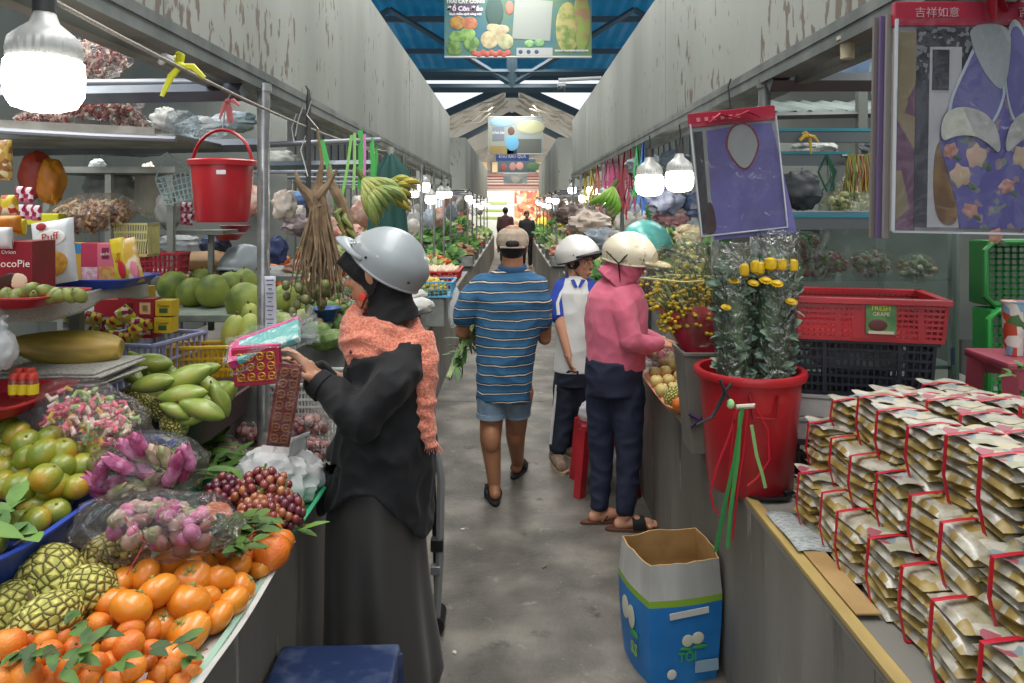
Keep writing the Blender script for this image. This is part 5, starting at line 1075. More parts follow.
biscuit('snack_pack', 'thin yellow and blue packet at the left of the blue tray', V((P(78, 0, 2.52).x, 2.52, SZ + .006)), .045, .135, M('#c9a53a', .5), 0, labs=[(.1, .85, .8, .25, M('#3b86b5', .5))], d=.03)
for px, Y, h_, ln, m, lb, tx in ((121, 2.44, .15, -.18, '#d0b92a', 'yellow upright packet leaning in the blue tray', 'Rich'), (133, 2.44, .15, -.22, '#cfa84a', 'yellow and pink packet at the right end of the blue tray', None), (128, 2.5, .15, -.1, '#a92636', 'dark red packet behind the yellow ones in the blue tray', None)):
    t = pouch_thing('snack_packet', lb, V(((px - CX) / F * Y, Y, SZ + .085)), .05, h_, .02, M(m, .3, c2='#d8c9a8' if px == 133 else m, sc=30, lo=.5, hi=.55), (0, ln, 0), seed=px, lab=[(.1, -.2, .25, .2, M('#d67a8a' if px == 133 else '#b5262f', .4))])
    if tx: text(tx, .02, (0, -.0125, .01), (R(90), R(-75), 0), M('#b5262f', .4), t)
shells = [M('#b98f66', .5), M('#d0b294', .5), M('#a07458', .5), M('#e0d0b4', .5)]
bag('snack_bag', 'big clear bag of brown spiral snacks on top of the biscuit boxes', P(92, 213, 2.7), .165, .10, .07, film('#f4ecdf', .15, .12, 30), seed=12, neck=False, fill=filler(230, .145, .085, .056, .014, shells, seed=12, shape='shell', name='spiral_snacks'), cat='snack bag', rot=(0, R(-8), 0))
# packs at far left
yp = prints(['#c9a52c', '#d8c23a', '#b5302f', '#e6d9b0'], 50)
for px, py, Y, w, h, m, lb in ((10, 205, 2.2, .05, .06, yp, 'yellow snack packet with crisps pictured at the left edge, lower one'), (4, 160, 2.2, .05, .12, prints(['#c7a54a', '#b0873a', '#d8c9a0', '#8a5a2a'], 60), 'tall brown-yellow snack packet hanging at the left edge'), (10, 224, 2.15, .07, .05, M('#c98b22', .35, c2='#b06a20', sc=9), 'orange-yellow packet under the others at the left edge'), (22, 227, 2.2, .025, .05, M('#d8c81f', .4), 'bright yellow narrow packet beside the white bag'), (4, 238, 2.05, .05, .06, M('#cfd0cf', .4), 'white packet at the left edge above the pie boxes')):
    pouch_thing('snack_packet', lb, P(px, py, Y), w, h, .03, m, seed=px, group='snack packets at the left edge')
rp = prints(['#a51f4a', '#e2cfd2', '#8d1640', '#c96a80'], 55)
for i, (px, py) in enumerate(((20, 194), (29, 195), (21, 212), (30, 212), (37, 213))):
    pouch_thing('snack_packet', f"crimson and white sachet in the hanging strip, {['top left', 'top right', 'bottom left', 'bottom middle', 'bottom right'][i]}", P(px, py, 2.4), .03, .05, .012, rp, seed=i, group='crimson sachets')
solid('yellow_tub', 'bright yellow box behind the white snack bag', 'box', P(47, 219, 2.6), (.12, .06, .04), M('#c9c62a', .45))
for i, (px, py, m, lb) in enumerate(((36, 175, M('#b8442a', .5, c2='#8d2f22', sc=6), 'rust-orange cloth-like bag hanging on the upper left shelf'), (52, 182, M('#cf8f1f', .5, c2='#b06a1a', sc=6), 'golden yellow bag beside the rust-orange one'))):
    bag('plastic_bag', lb, P(px, py, 2.85), .06 if i == 0 else .05, .05, .09, m, seed=3 + i, amp=.16, neck=False)
# ---- shelves, rails and small things above
rail = M('#7a8088', .45, .6, c2='#6a6f76', sc=6); railp = M('#90939a', .4, .6)
def hbar(label, a, b, r, m=rail, sq=False): a = V(a); b = V(b); mb = MB(); mb.tube([V((0, 0, 0)), b - a], r, 4 if sq else 12); return tag(mb.build('steel_bar', m, loc=a), label, 'bar')
hbar('thick grey steel bar across the left stall at lamp height', P(-20, 97, 2.62), P(243, 92, 2.62), .032, sq=True)
hbar('thinner pale pipe just above the thick bar in the left stall', P(-20, 84, 2.7), P(238, 82, 2.7), .014, railp)
hbar('lower grey bar across the left stall behind the red bucket', P(-20, 150, 3.1), P(262, 145, 3.1), .028, sq=True)
hbar('pale horizontal pipe between the chrome pole and the hanging branches', P(262, 145, 3.3), P(380, 140, 3.8), .014, railp)
hbar('blue-grey bar behind the green ribbons', P(250, 166, 3.7), P(375, 164, 3.9), .022, rail, True)
t = thing('wire_shelf', 'grey curved-edge hanging shelf with snack bags above the left stall', 'shelf', P(60, 139, 2.75))
MB().box((0, .15, 0), (.95, .5, .02)).build('board', shelfm, t, smooth=False, bevel=.004); mb = MB(); mb.tube([(-.5, -.11, .03), (-.2, -.13, .02), (.2, -.11, .0), (.48, -.1, -.01)], .012, 8); mb.build('front_rail', railp, t)
mb = MB(); mb.box((0, -.09, .03), (.8, .012, .045), (0, .05, 0)); mb.build('cardboard_strip', M('#b3afa6', .7, c2='#98948c', sc=12), t, smooth=False)
tin = [M('#a86560', .5), M('#c9aca0', .5), M('#d8d2c8', .4), M('#925650', .5)]
for px, py, Y, sx, sz, lb in ((95, 55, 2.95, .15, .10, 'large clear bag of reddish dried snacks on the upper rail'), (100, 105, 2.85, .17, .055, 'flat clear bag of pinkish snacks squeezed under the rail'), (45, 120, 2.75, .10, .05, 'clear bag of dark dried goods beside the glowing lamp'), (130, 125, 2.9, .07, .06, 'small knotted bag of noodles above the wire shelf'), (20, 88, 2.9, .1, .06, 'clear bag half hidden by the big lamp')):
    bag('snack_bag', lb, P(px, py, Y), sx, .07, sz, film('#f6f0ee', .14, .12, 30), seed=px, neck=False, fill=filler(150, sx * .88, .06, sz * .8, .014, tin, seed=px, shape='shell', name='dried_snacks'), cat='snack bag')
bag('plastic_bag', 'clear crumpled empty bag above the wire shelf', P(183, 125, 3.0), .07, .05, .06, film('#dfe6ea', .25, .12, 26), seed=4, neck=False)
mb = MB()
for k in range(9): mb.box((k * .02 - .08, .0, 0), (.012, .012, .12), (0, -.5, 0))
tag(mb.build('folded_rack', M('#6a6f8a', .5), loc=P(80, 22, 2.3), smooth=False), 'blue-grey slatted folded rack under the left panel edge', 'rack')
t = thing('side_table', 'grey steel frame with flat top at the back of the left stall', 'rack', (P(110, 0, 3.6).x, 3.6, 1.2))
MB().box((0, .2, .685), (.66, .45, .03)).build('top', shelfm, t, smooth=False)
for x in (-.3, .0, .3): MB().box((x, 0, .34), (.03, .03, .68)).build('leg', shelfm, t, smooth=False)
wbk = M('#aeb0ad', .6, c2='#9a9c98', sc=5, bump=.2)
for px, py, Y, sx, sz, m, lb in ((110, 188, 3.9, .13, .09, wbk, 'pale grey sack lying on the rear shelf'), (148, 190, 3.9, .06, .14, M('#c9c4b5', .7, bump=.2, bs=20), 'cream upright sack behind the rear frame'), (170, 210, 3.7, .07, .10, wbk, 'grey cloth bundle left of the red bucket'), (98, 165, 3.7, .04, .03, M('#c9ced0', .4), 'white and green packet on the rear frame'), (180, 243, 4.3, .12, .05, film('#cfd8de', .3, .14, 30), 'shiny crumpled plastic above the brown sacks'), (215, 245, 4.4, .09, .06, M('#33425a', .5), 'navy bundle behind the shelf leg')):
    bag('bundle', lb, P(px, py, Y), sx, sx * .7, sz, m, seed=px, neck=False, cat='bundle', amp=.2)
t = thing('yellow_basket', 'tall pale yellow plastic basket on the upper shelf behind the packets', 'basket', P(137, 240, 2.75)); 
mb = MB()
for k in range(14): mb.box((lerp(-.055, .055, k / 13), -.04, 0), (.004, .004, .12), (0, lerp(-.1, .1, k / 13), 0))
for z in (-.055, 0, .03, .06): mb.box((0, -.04, z), (.12 + z * .15, .006, .008))
mb.build('front_lattice', M('#cfc98a', .45), t, smooth=False); 
for s in (-1, 1):
    mb = MB()
    for k in range(8): mb.box((s * .06, lerp(-.035, .05, k / 7), 0), (.004, .004, .12))
    mb.box((s * .06, 0, .06), (.008, .1, .008)); mb.box((s * .058, 0, -.055), (.008, .1, .008)); mb.build('side_lattice', M('#cfc98a', .45), t, smooth=False)
MB().box((0, 0, -.058), (.11, .08, .006)).build('base', M('#cfc98a', .45), t, smooth=False)
crate('red_crate', 'red plastic crate on the grey table behind the biscuit boxes', 'crate', V((P(163, 0, 3.6).x, 3.6, P(0, 274, 3.6).z)), .20, .14, .10, M('#b02236', .45), .1, 9, 5, 3)
# grey table with pomelos
t = thing('side_table', 'grey-green worn table top carrying the pomelos', 'table', (-1.51, 3.64, .742))
MB().box((0, 0, .485), (.95, .95, .03)).build('top', M('#7d8a7e', .6, c2='#97a093', sc=10), t, smooth=False, bevel=.003)
for x in (-.42, .42):
    for y in (-.42, .42): MB().box((x, y, .235), (.03, .03, .47)).build('leg', shelfm, t, smooth=False)
t = thing('wooden_shelf', 'grey plank shelf on a post above the pomelos', 'shelf', P(190, 232, 3.75))
MB().box((.0, 0, 0), (.42, .2, .022)).build('board', shelfm, t, smooth=False); MB().box((.13, -.05, -.25), (.024, .024, .48)).build('post', shelfm, t, smooth=False)
MB().box((-.19, -.05, -.25), (.024, .024, .48)).build('post', shelfm, t, smooth=False)
for i, (px, py, Y, k, lb) in enumerate(((174, 287, 3.55, .88, 'green pomelo at the left end of the grey table'), (192, 293, 3.45, .8, 'darker green pomelo second from the left'), (213, 292, 3.4, .88, 'round green pomelo in front of the shelf post'), (230, 286, 3.5, .75, 'pomelo behind the shelf post, to its right'), (245, 283, 3.6, .78, 'yellowish pomelo under the grey helmet'), (202, 283, 3.7, .8, 'pomelo in the rear row left of the post'), (246, 303, 3.25, 1.0, 'largest pomelo with a stem, left of the chrome pole'), (284, 300, 3.4, .8, 'pomelo just right of the chrome pole'), (295, 315, 3.45, .7, 'pomelo behind the paper note'))):
    fruit('pomelo', mk_pomelo, P(px, py, Y), (rnd.uniform(-.3, .3), rnd.uniform(-.3, .3), rnd.uniform(0, 6)), k, lb, group='green pomelos')
for i, (px, py, Y, k, rx, lb) in enumerate(((234, 333, 3.0, .85, .2, 'pale green papaya left of the pole, front one'), (250, 331, 3.0, .8, -.2, 'pale green papaya touching the chrome pole'), (252, 318, 3.12, .75, .3, 'pale green papaya behind the front two'), (286, 322, 3.2, .7, 1.2, 'pale papaya right of the pole behind the note'), (300, 317, 3.3, .6, 1.3, 'small yellowish papaya right of the note'))):
    fruit('green_papaya', mk_papaya, P(px, py, Y), (0, rx, rnd.uniform(0, 6)), k, lb, group='pale green papayas around the pole')
solid('produce_box', 'grey wooden box under the papayas beside the chrome pole', 'box', (-1.05, 3.08, .90), (.4, .12, .31), shelfm)
brnm = M('#a07c54', .6, c2='#b28e66', sc=6, bump=.3, bs=12)
for px, py, Y, sx, sz, lb in ((208, 262, 4.2, .17, .065, 'bulging tan sack on the rear table left of the grey helmet'), (205, 277, 4.15, .16, .03, 'flat tan sack under the bulging one')):
    bag('sack', lb, P(px, py, Y), sx, .12, sz, brnm, seed=px, neck=False, cat='sack', amp=.08)
ht = thing('motorbike_helmet', 'silver and black motorbike helmet resting among the pomelos', 'helmet', P(245, 268, 3.85))
helmet_obj(ht, (0, 0, 0), (-.3, -1, 0), (0, 0, 1), silver, .03, s=.98); MB().ell((0, .01, -.02), (.11, .12, .07), None, 20, 12).build('helmet_lining', black_plastic, ht)
for a_, lb in (((4.4), 'large grey table at the back of the left stall under sacks'),):
    t = thing('side_table', lb, 'table', (-1.85, 4.55, .742)); MB().box((0, 0, .56), (1.5, .8, .03)).build('top', shelfm, t, smooth=False)
    for x in (-.7, .7): MB().box((x, -.35, .27), (.04, .04, .54)).build('leg', shelfm, t, smooth=False)
# wire hanging basket and clips left of the bucket
t = thing('wire_basket', 'small white wire basket hanging left of the red bucket', 'basket', P(176, 187, 2.9)); mb = MB(); wm = M('#b9d4d6', .4)
for k in range(8): mb.tube([(lerp(-.07, .07, k / 7), 0, .05), (lerp(-.055, .055, k / 7), 0, -.06)], .0025, 4)
for k in range(6): z = lerp(.05, -.06, k / 5); mb.tube([(-.07 + k * .003, 0, z), (.07 - k * .003, 0, z)], .0025, 4); mb.tube([(-.07 + k * .003, 0, z), (-.07 + k * .003, .07, z)], .0025, 4); mb.tube([(.07 - k * .003, 0, z), (.07 - k * .003, .07, z)], .0025, 4)
mb.build('wire_grid', wm, t); mb = MB(); mb.tube([(-.07, 0, .05), (0, 0, .14), (.07, 0, .05)], .003, 4); mb.build('handle', wm, t); t.rotation_euler = (0, R(-14), 0)
# chrome pole, note, rope with ties, bucket, lamp
pole('chrome_pole', 'shiny chrome pole under the left panel with a paper note tied on', P(264, 335, 2.8), .742, 2.17, .0235)
t = thing('paper_note', 'handwritten white paper strip tied to the chrome pole', 'note', P(271, 303, 2.74), (0, 0, R(-8))); mb = MB(); mb.grid(4, 12, lambda u, v: (lerp(-.022, .022, u), .004 * math.sin(v * 5), lerp(-.10, .10, v))); mb.build('paper', M('#b9b9c4', .8), t, thick=.001)
for k in range(11): MB().box((0, -.005, .085 - k * .016), (.03 - .008 * (k % 3), .001, .004)).build('handwriting', M('#5a5c78', .8), t, smooth=False)
MB().tube([(0, 0, .10), (-.01, .0, .16), (-.02, .02, .2)], .0015, 4).build('string', M('#8f8f8f', .7), t)
t = thing('rope', 'long white rope stretched above the left counter', 'rope', P(30, -12, 1.4)); pts = catenary((0, 0, 0), P(392, 152, 5.5) - P(30, -12, 1.4), .06, 24); MB().tube(pts, .0055, 8).build('strand', M('#b9b5ab', .8, c2='#8f8b84', sc=300), t)
def bow(nm, lb, loc, m, s=1.0, n=4, seed=1, down=.1):
    rr = random.Random(seed); t = thing(nm, lb, 'ribbon', loc)
    MB().ell((0, 0, 0), (.012 * s, .01 * s, .01 * s), None, 8, 6).build('knot', m, t)
    for k in range(n):
        a = rr.uniform(0, 2 * PI); mb = MB(); e = V((math.cos(a) * .05, rr.uniform(-.02, .02), math.sin(a) * .06 - down * .3)) * s; mb.tube([(0, 0, 0), e * .5 + V((0, 0, .012 * s)), e], [.007 * s, .009 * s, .005 * s], 5, flat=.3, up=(0, 1, 0)); mb.build('ribbon_end', m, t)
    return t
yb = M('#c9c92a', .45)
bow('ribbon', 'yellow plastic ribbon knotted on the rope', P(181, 66, 2.05), yb, 1.2, 5, 3); bow('ribbon', 'small pink ribbon tied near the red bucket', P(228, 101, 2.4), M('#c96a6a', .5), .8, 4, 5)
bow('ribbon', 'white strip tied to the panel rail left of the bucket', P(162, 62, 2.03), M('#c9c9c9', .5), .9, 3, 8)
for k, (px, py) in enumerate(((303, 122), (297, 128), (306, 150), (312, 115))):
    mb = MB(); mb.tube([(0, 0, .06), (-.02, 0, 0), (-.03 + .02 * k, 0, -.06 - .05 * (k == 2))], .006, 5, flat=.3); tag(mb.build('white_strip', M('#cfcfcb', .6), loc=P(px, py, 3.1)), f"white plastic strip hanging by the dark pole, {['left slanting', 'lowest left', 'longest', 'uppermost'][k]}", 'ribbon', 'white strips by the dark pole')
red = M('#b4232b', .35, c2='#a01e27', sc=4, coat=.2)
def bucket(nm, lb, loc, r0, r1, h, m, handle=True, rot=(0, 0, 0), rimh=.02):
    t = thing(nm, lb, 'bucket', loc, rot); MB().lathe([(.001, 0), (r0, 0), (r0 + .004, .01), (r1, h - rimh), (r1 + .009, h - rimh), (r1 + .012, h - .004), (r1 + .008, h), (r1 - .004, h), (r1 - .008, h - rimh), (r0 - .003, .012), (.001, .012)], 48, cap=False).build('body', m, t); return t
b_ = P(223, 222, 2.45); t = bucket('bucket', 'red plastic bucket hanging from the rope beside the chrome pole', b_, .080, .098, .205, red)
MB().tube([(math.cos(a) * .098, 0, .19 + math.sin(a) * .115) for a in [PI * k / 16 for k in range(17)]], .009, 8, flat=.6).build('handle', red, t)
MB().tube([(0, 0, .305), (.0, .03, .40), (.012, .05, .44)], .003, 6).build('hook', M('#8c8f8f', .4, .8), t); MB().box((.035, -.101, .16), (.03, .003, .014)).build('sticker', M('#d8cfd0', .5), t, bevel=.001)
bulb('large glowing bulb with ribbed grey cap, nearest lamp at upper left', P(45, 81, 1.42), .138, n=40, top=2.12)
# red bowls behind the bucket
for px, py, Y, lb in ((236, 232, 4.1, 'red plastic bowl behind the hanging bucket'), (229, 240, 4.3, 'lower red plastic bowl nested behind the bucket')):
    o = MB().lathe([(.055, 0), (.085, .035), (.09, .037), (.08, .03), (.05, .004)], 24).build('bowl', redpl, loc=P(px, py, Y)); tag(o, lb, 'bowl')
# yellow basket, tiny white crate below
yelp = M('#cfa320', .4)
crate('yellow_basket', 'bright yellow plastic basket standing behind the mangoes and paper box', 'basket', V((P(213, 0, 2.95).x, 2.95, P(0, 388, 2.98).z)), .30, .12, .18, yelp, R(8), 16, 12, 4)
crate('white_crate', 'white plastic crate under the crimson paper box', 'crate', V((-.84, 3.15, .742)), .3, .3, .24, M('#b9bab4', .5), 0, 22, 12, 8)
# hanging dried branches, banana stalk, green ribbons, tarp, bananas
t = thing('dark_pole', 'thin dark pole hooked to the rail beside the hanging branches', 'pole', P(309, 195, 3.25)); MB().tube([(0, 0, -.1), (0, 0, .42), (.0, 0, .46), (-.012, 0, .48)], [.011, .011, .006, .004], 8).build('rod', M('#3b3a3a', .6), t)
t = thing('betel_branches', 'hanging bundle of dry brown palm stems with small green nuts', 'dried branches', P(318, 190, 3.2)); rr = random.Random(4)
br = M('#6e5a44', .8, c2='#8b755a', sc=20); mb = MB()
for k in range(95):
    a = rr.uniform(0, 2 * PI); s = rr.uniform(.2, 1); ex = math.cos(a) * .13 * s; ey = math.sin(a) * .10 * s; L = rr.uniform(.32, .5)
    mb.tube([(ex * .1, ey * .1, .03), (ex * .35 + rr.uniform(-.01, .01), ey * .4, -.12), (ex * .7 + rr.uniform(-.02, .02), ey * .7, -.12 - L * .4), (ex + rr.uniform(-.02, .02), ey, -L)], [.008, .006, .0045, .002], 5)
mb.build('stems', br, t)
mb = MB(); mb.tube([(-.09, -.02, .08), (-.07, -.03, .02), (-.03, 0, -.03), (.0, 0, -.08)], [.006, .014, .028, .036], 8); mb.tube([(.08, .02, .09), (.05, 0, .03), (.0, 0, -.03)], [.005, .012, .03], 8); mb.tube([(-.0, 0, .26), (.02, 0, .12), (0, 0, 0)], [.005, .008, .02], 6); mb.build('stem_base', br, t)
for k in range(26):
    a = rr.uniform(0, 2 * PI); s = rr.uniform(.2, 1); MB().ell((math.cos(a) * .12 * s - .01, math.sin(a) * .08 * s - .03, rr.uniform(-.52, -.4)), (.018, .018, .022), None, 10, 8).build('nut', M('#5c6138', .5, c2='#767a4a', sc=20), t)
t = thing('banana_stalk', 'curved brown banana stalk with few green fruits, right of the dry branches', 'banana stalk', P(338, 190, 3.4)); mb = MB(); mb.tube([(-.04, 0, .12), (-.03, 0, .03), (.02, 0, -.06), (.06, 0, -.2), (.085, 0, -.3)], [.01, .022, .026, .022, .012], 8); mb.build('stalk', br, t)
for k in range(9): MB().tube([(.03 + .007 * k, -.01, -.08 - .025 * k), (.0 + .01 * k + .03 * (k % 2), -.04, -.11 - .025 * k), (.02 + .01 * k + .05 * (k % 2), -.05, -.15 - .025 * k)], [.008, .016, .006], 7).build('small_banana', M('#6f7a3c', .5, c2='#8d7a3c', sc=9), t)
ban = M('#7f9350', .5, c2='#a8ad62', sc=6); bany = M('#b3a13c', .5, c2='#8f9a48', sc=6); bang = M('#5c9a32', .45, c2='#8ab544', sc=5)
banana('banana_hand', 'pale green banana bunch hanging from green ribbons left of the dark tarp', P(368, 184, 3.7), 7, ban, .20, (0, R(-40), 0), 2); banana('banana_hand', 'yellow banana bunch in front of the dark green tarp', P(390, 188, 3.9), 5, bany, .14, (0, R(-70), 0), 2)
grn = M('#4fb558', .5); pk = M('#d88ac0', .5)
for i, (x0, y0, x1, y1, Y, m, lb) in enumerate(((322, 140, 337, 205, 3.4, grn, 'dark green ribbon slanting beside the dry branches'), (352, 135, 343, 195, 3.6, M('#8ccf6a', .5), 'light green ribbon slanting to the bananas'), (355, 133, 354, 190, 3.65, M('#9ad07a', .5), 'thin pale green ribbon above the bananas'), (361, 130, 360, 190, 3.7, grn, 'upright green ribbon left of the pink one'), (365, 134, 364, 186, 3.7, pk, 'pink ribbon among the green ones'), (372, 138, 373, 190, 3.75, grn, 'broad green ribbon beside the tarp'), (377, 145, 375, 180, 3.8, grn, 'short green ribbon touching the tarp'))):
    a = P(x0, y0, Y); b = P(x1, y1, Y); mb = MB(); mb.tube([V((0, 0, 0)), (b - a) * .5 + V((.006, -.01, 0)), b - a], .013 if i in (0, 3, 5) else .008, 6, flat=.15, up=(0, 1, 0)); tag(mb.build('ribbon', m, loc=a), lb, 'ribbon', 'ribbons above the bananas')
t = thing('tarp', 'dark green gathered cloth hanging from the left rail above the woman', 'cloth', P(391, 152, 4.4)); mb = MB(); rings = []
for z, r in ((0, .02), (-.05, .05), (-.12, .10), (-.2, .105), (-.35, .10), (-.5, .115)): rings.append([V((math.cos(a) * r * (1 + .12 * math.sin(9 * a)) + (-.02 if z < -.3 else 0), math.sin(a) * r * .7 * (1 + .12 * math.sin(9 * a + 1)), z)) for a in [2 * PI * j / 72 for j in range(72)]])
mb.loft(rings); mb.build('cloth', M('#1f4a45', .75, bump=.2, bs=60), t); MB().tube([(0, 0, .03), (0, 0, -.03)], .022, 8).build('tie', M('#9a9a90', .6), t)
# things under the branches: squashes, greens, blue bowl
for px, py, Y, sx, sz, m, lb in ((318, 332, 3.6, .07, .05, M('#4d6a2f', .5, c2='#7b9350', sc=25), 'dark green striped gourd behind her hands'), (330, 340, 3.4, .08, .045, M('#4d6a2f', .5, c2='#7b9350', sc=25), 'mottled green gourd above her sleeve'), (345, 325, 3.7, .06, .045, M('#39552a', .5, c2='#5f7f3c', sc=25), 'dark green gourd beside the hood'), (322, 308, 3.9, .09, .04, M('#7a9a4a', .5, c2='#4d6a2f', sc=25), 'light green melon behind the branches'), (300, 300, 3.8, .06, .05, M('#5c7a3a', .5), 'round green squash behind the note')):
    t = thing('gourd', lb, 'gourd', P(px, py, Y), (0, rnd.uniform(-.4, .4), 0)); MB().ell((0, 0, 0), (sx, sx * .7, sz), None, 28, 16, lambda d: 1 + .04 * math.cos(8 * math.atan2(d.z, d.y))).build('rind', m, t); MB().tube([(-sx, 0, 0), (-sx - .03, 0, .012)], .006, 6).build('stem', brn, t)
for i, (px, py, Y) in enumerate(((305, 290, 4.1), (320, 290, 4.2), (300, 282, 4.3), (345, 290, 4.3), (310, 328, 3.7), (335, 305, 4.0), (355, 330, 3.8), (352, 312, 4))):
    bunch('vegetable_heap', f"heap of mixed green vegetables under the dry branches, {['left front', 'middle', 'left rear', 'right rear', 'beside her hands', 'centre right', 'against her sleeve', 'behind the hood'][i]}", P(px, py, Y), 30, .09, .08, .05, .022, [M('#6d7a44', .6), M('#8a5f48', .6), M('#4f7a3a', .6), M('#9a8f5c', .6)], cat='vegetables', seed=i)
o = MB().lathe([(.05, 0), (.085, .06), (.09, .062), (.08, .055), (.046, .006)], 28).build('bowl', M('#27508f', .4), loc=P(324, 320, 3.75)); tag(o, 'blue plastic bowl under the dry branches', 'bowl')
solid('produce_box', 'grey box under the gourds behind the woman in black', 'box', (-.86, 3.95, .92), (.3, 1.0, .35), shelfm)
bag('plastic_bag', 'small clear bag of greens beside the dry branches', P(352, 290, 3.5), .06, .05, .07, film('#e8efe8', .2, .12, 30), seed=31)
bag('plastic_bag', 'blue and white tarpaulin bundle behind the branches', P(300, 198, 4.8), .16, .08, .045, M('#3566b5', .5, c2='#7d9fd0', sc=10), seed=33, neck=False)
# blue stool, bottom
bst = M('#1f2f55', .45, c2='#4a5670', sc=14, bump=.08, lo=.5, hi=.75)
sp = onz(325, 668, .42)
t = thing('plastic_stool', 'dark blue scuffed plastic stool at the bottom beside the counter', 'stool', (-.485, 1.99, 0), (0, 0, R(2)))
sz_ = .45
mb = MB(); mb.box((0, 0, sz_ - .0125), (.34, .27, .025)); mb.build('seat', bst, t, smooth=False, bevel=.012)
for s in (-1, 1):
    for u in (-1, 1): mb = MB(); mb.tube([(s * .15, u * .11, sz_ - .02), (s * .175, u * .14, 0)], [.028, .022], 4); mb.build('leg', bst, t, smooth=False)
    mb = MB(); mb.box((0, s * .125, sz_ - .05), (.29, .012, .06)); mb.build('apron', bst, t, smooth=False); mb = MB(); mb.box((s * .16, 0, sz_ - .05), (.012, .22, .06)); mb.build('apron', bst, t, smooth=False)
# grey cart frame right behind the woman
cf = M('#8a8c8c', .4, .3); t = thing('cart_frame', 'grey metal and strap frame standing behind the woman in black', 'cart', P(449, 560, 2.95))
t.location.z = 0; mb = MB(); mb.tube([(-.05, 0, .04), (-.035, 0, .3), (-.03, 0, .62), (-.045, .0, .72), (-.075, 0, .76)], .016, 8); mb.build('upright', cf, t)
mb = MB(); mb.tube([(-.05, .06, .04), (-.06, .06, .4), (-.075, .05, .72)], .012, 8); mb.build('upright', black_plastic, t)
MB().box((-.045, 0, .36), (.05, .04, .05)).build('clamp', black_plastic, t, bevel=.004); MB().box((-.05, 0, .26), (.04, .035, .035)).build('clamp', M('#8a8d90', .4, .5), t, bevel=.004)
MB().tube([(-.05, -.02, .04), (-.05, .1, .04)], .035, 16).build('wheel', black_plastic, t)

for i, (px, py) in enumerate(((184, 208), (190, 208), (184, 219), (190, 220), (196, 215))): pouch_thing('snack_packet', f"crimson sachet in the strip beside the red bucket, {['top left', 'top middle', 'bottom left', 'bottom middle', 'right end'][i]}", P(px, py, 3.3), .028, .05, .01, rp, seed=i + 20, group='sachets beside the red bucket')
for px, py, Y, sx, sz, m, lb in ((205, 128, 3.4, .12, .05, film('#e6eef2', .3, .12, 24), 'crumpled clear sheet lying on the rear rail above the bucket'), (235, 122, 3.5, .10, .05, M('#8fa0a5', .5), 'grey-blue folded sheet on the rear rail near the pole'), (165, 120, 3.4, .06, .06, M('#9a9c98', .5, c2='#b9bab6', sc=9), 'grey rolled cloth on the rear rail'), (130, 150, 3.6, .2, .03, M('#5f6a74', .5), 'dark folded sheet under the wire shelf'), (280, 160, 4.6, .12, .06, M('#8a8f8a', .5, c2='#a3a7a0', sc=8), 'grey cloth on the rail behind the chrome pole'), (285, 205, 4.4, .07, .09, M('#a5988a', .6, c2='#c2b8ac', sc=10), 'pale bag of goods left of the dry branches'), (300, 225, 4.6, .10, .07, M('#6a5a68', .6, c2='#b9a8a4', sc=12), 'purple-grey bag behind the dry branches'), (278, 250, 4.4, .06, .08, M('#34406a', .6), 'navy net bag right of the chrome pole'), (350, 235, 4.5, .10, .06, M('#a86a60', .6, c2='#c9a090', sc=14), 'reddish bag of goods behind the bananas'), (300, 268, 4.4, .09, .05, M('#a88a78', .6, c2='#8a5f50', sc=14), 'brown heap bag right of the chrome pole')):
    bag('bundle', lb, P(px, py, Y), sx, sx * .6, sz, m, seed=px + 7, neck=False, cat='bundle', amp=.28)
for i, (px, py, m) in enumerate(((463, 529, '#d8d4cc'), (545, 566, '#7a6a4a'), (455, 652, '#c9c4b8'))):
    p = onz(px, py, .004); o = MB().ell((0, 0, 0), (.012 + .01 * (i == 1), .008, .003), (0, 0, i), 10, 6, lambda d: 1 + .3 * noise.noise(d * 3)).build('floor_scrap', M(m, .7), loc=p); tag(o, ['small white scrap on the aisle floor beside the woman in black', 'curled brown leaf scrap in the middle of the aisle floor', 'white scrap on the floor near the skirt hem'][i], 'scrap')
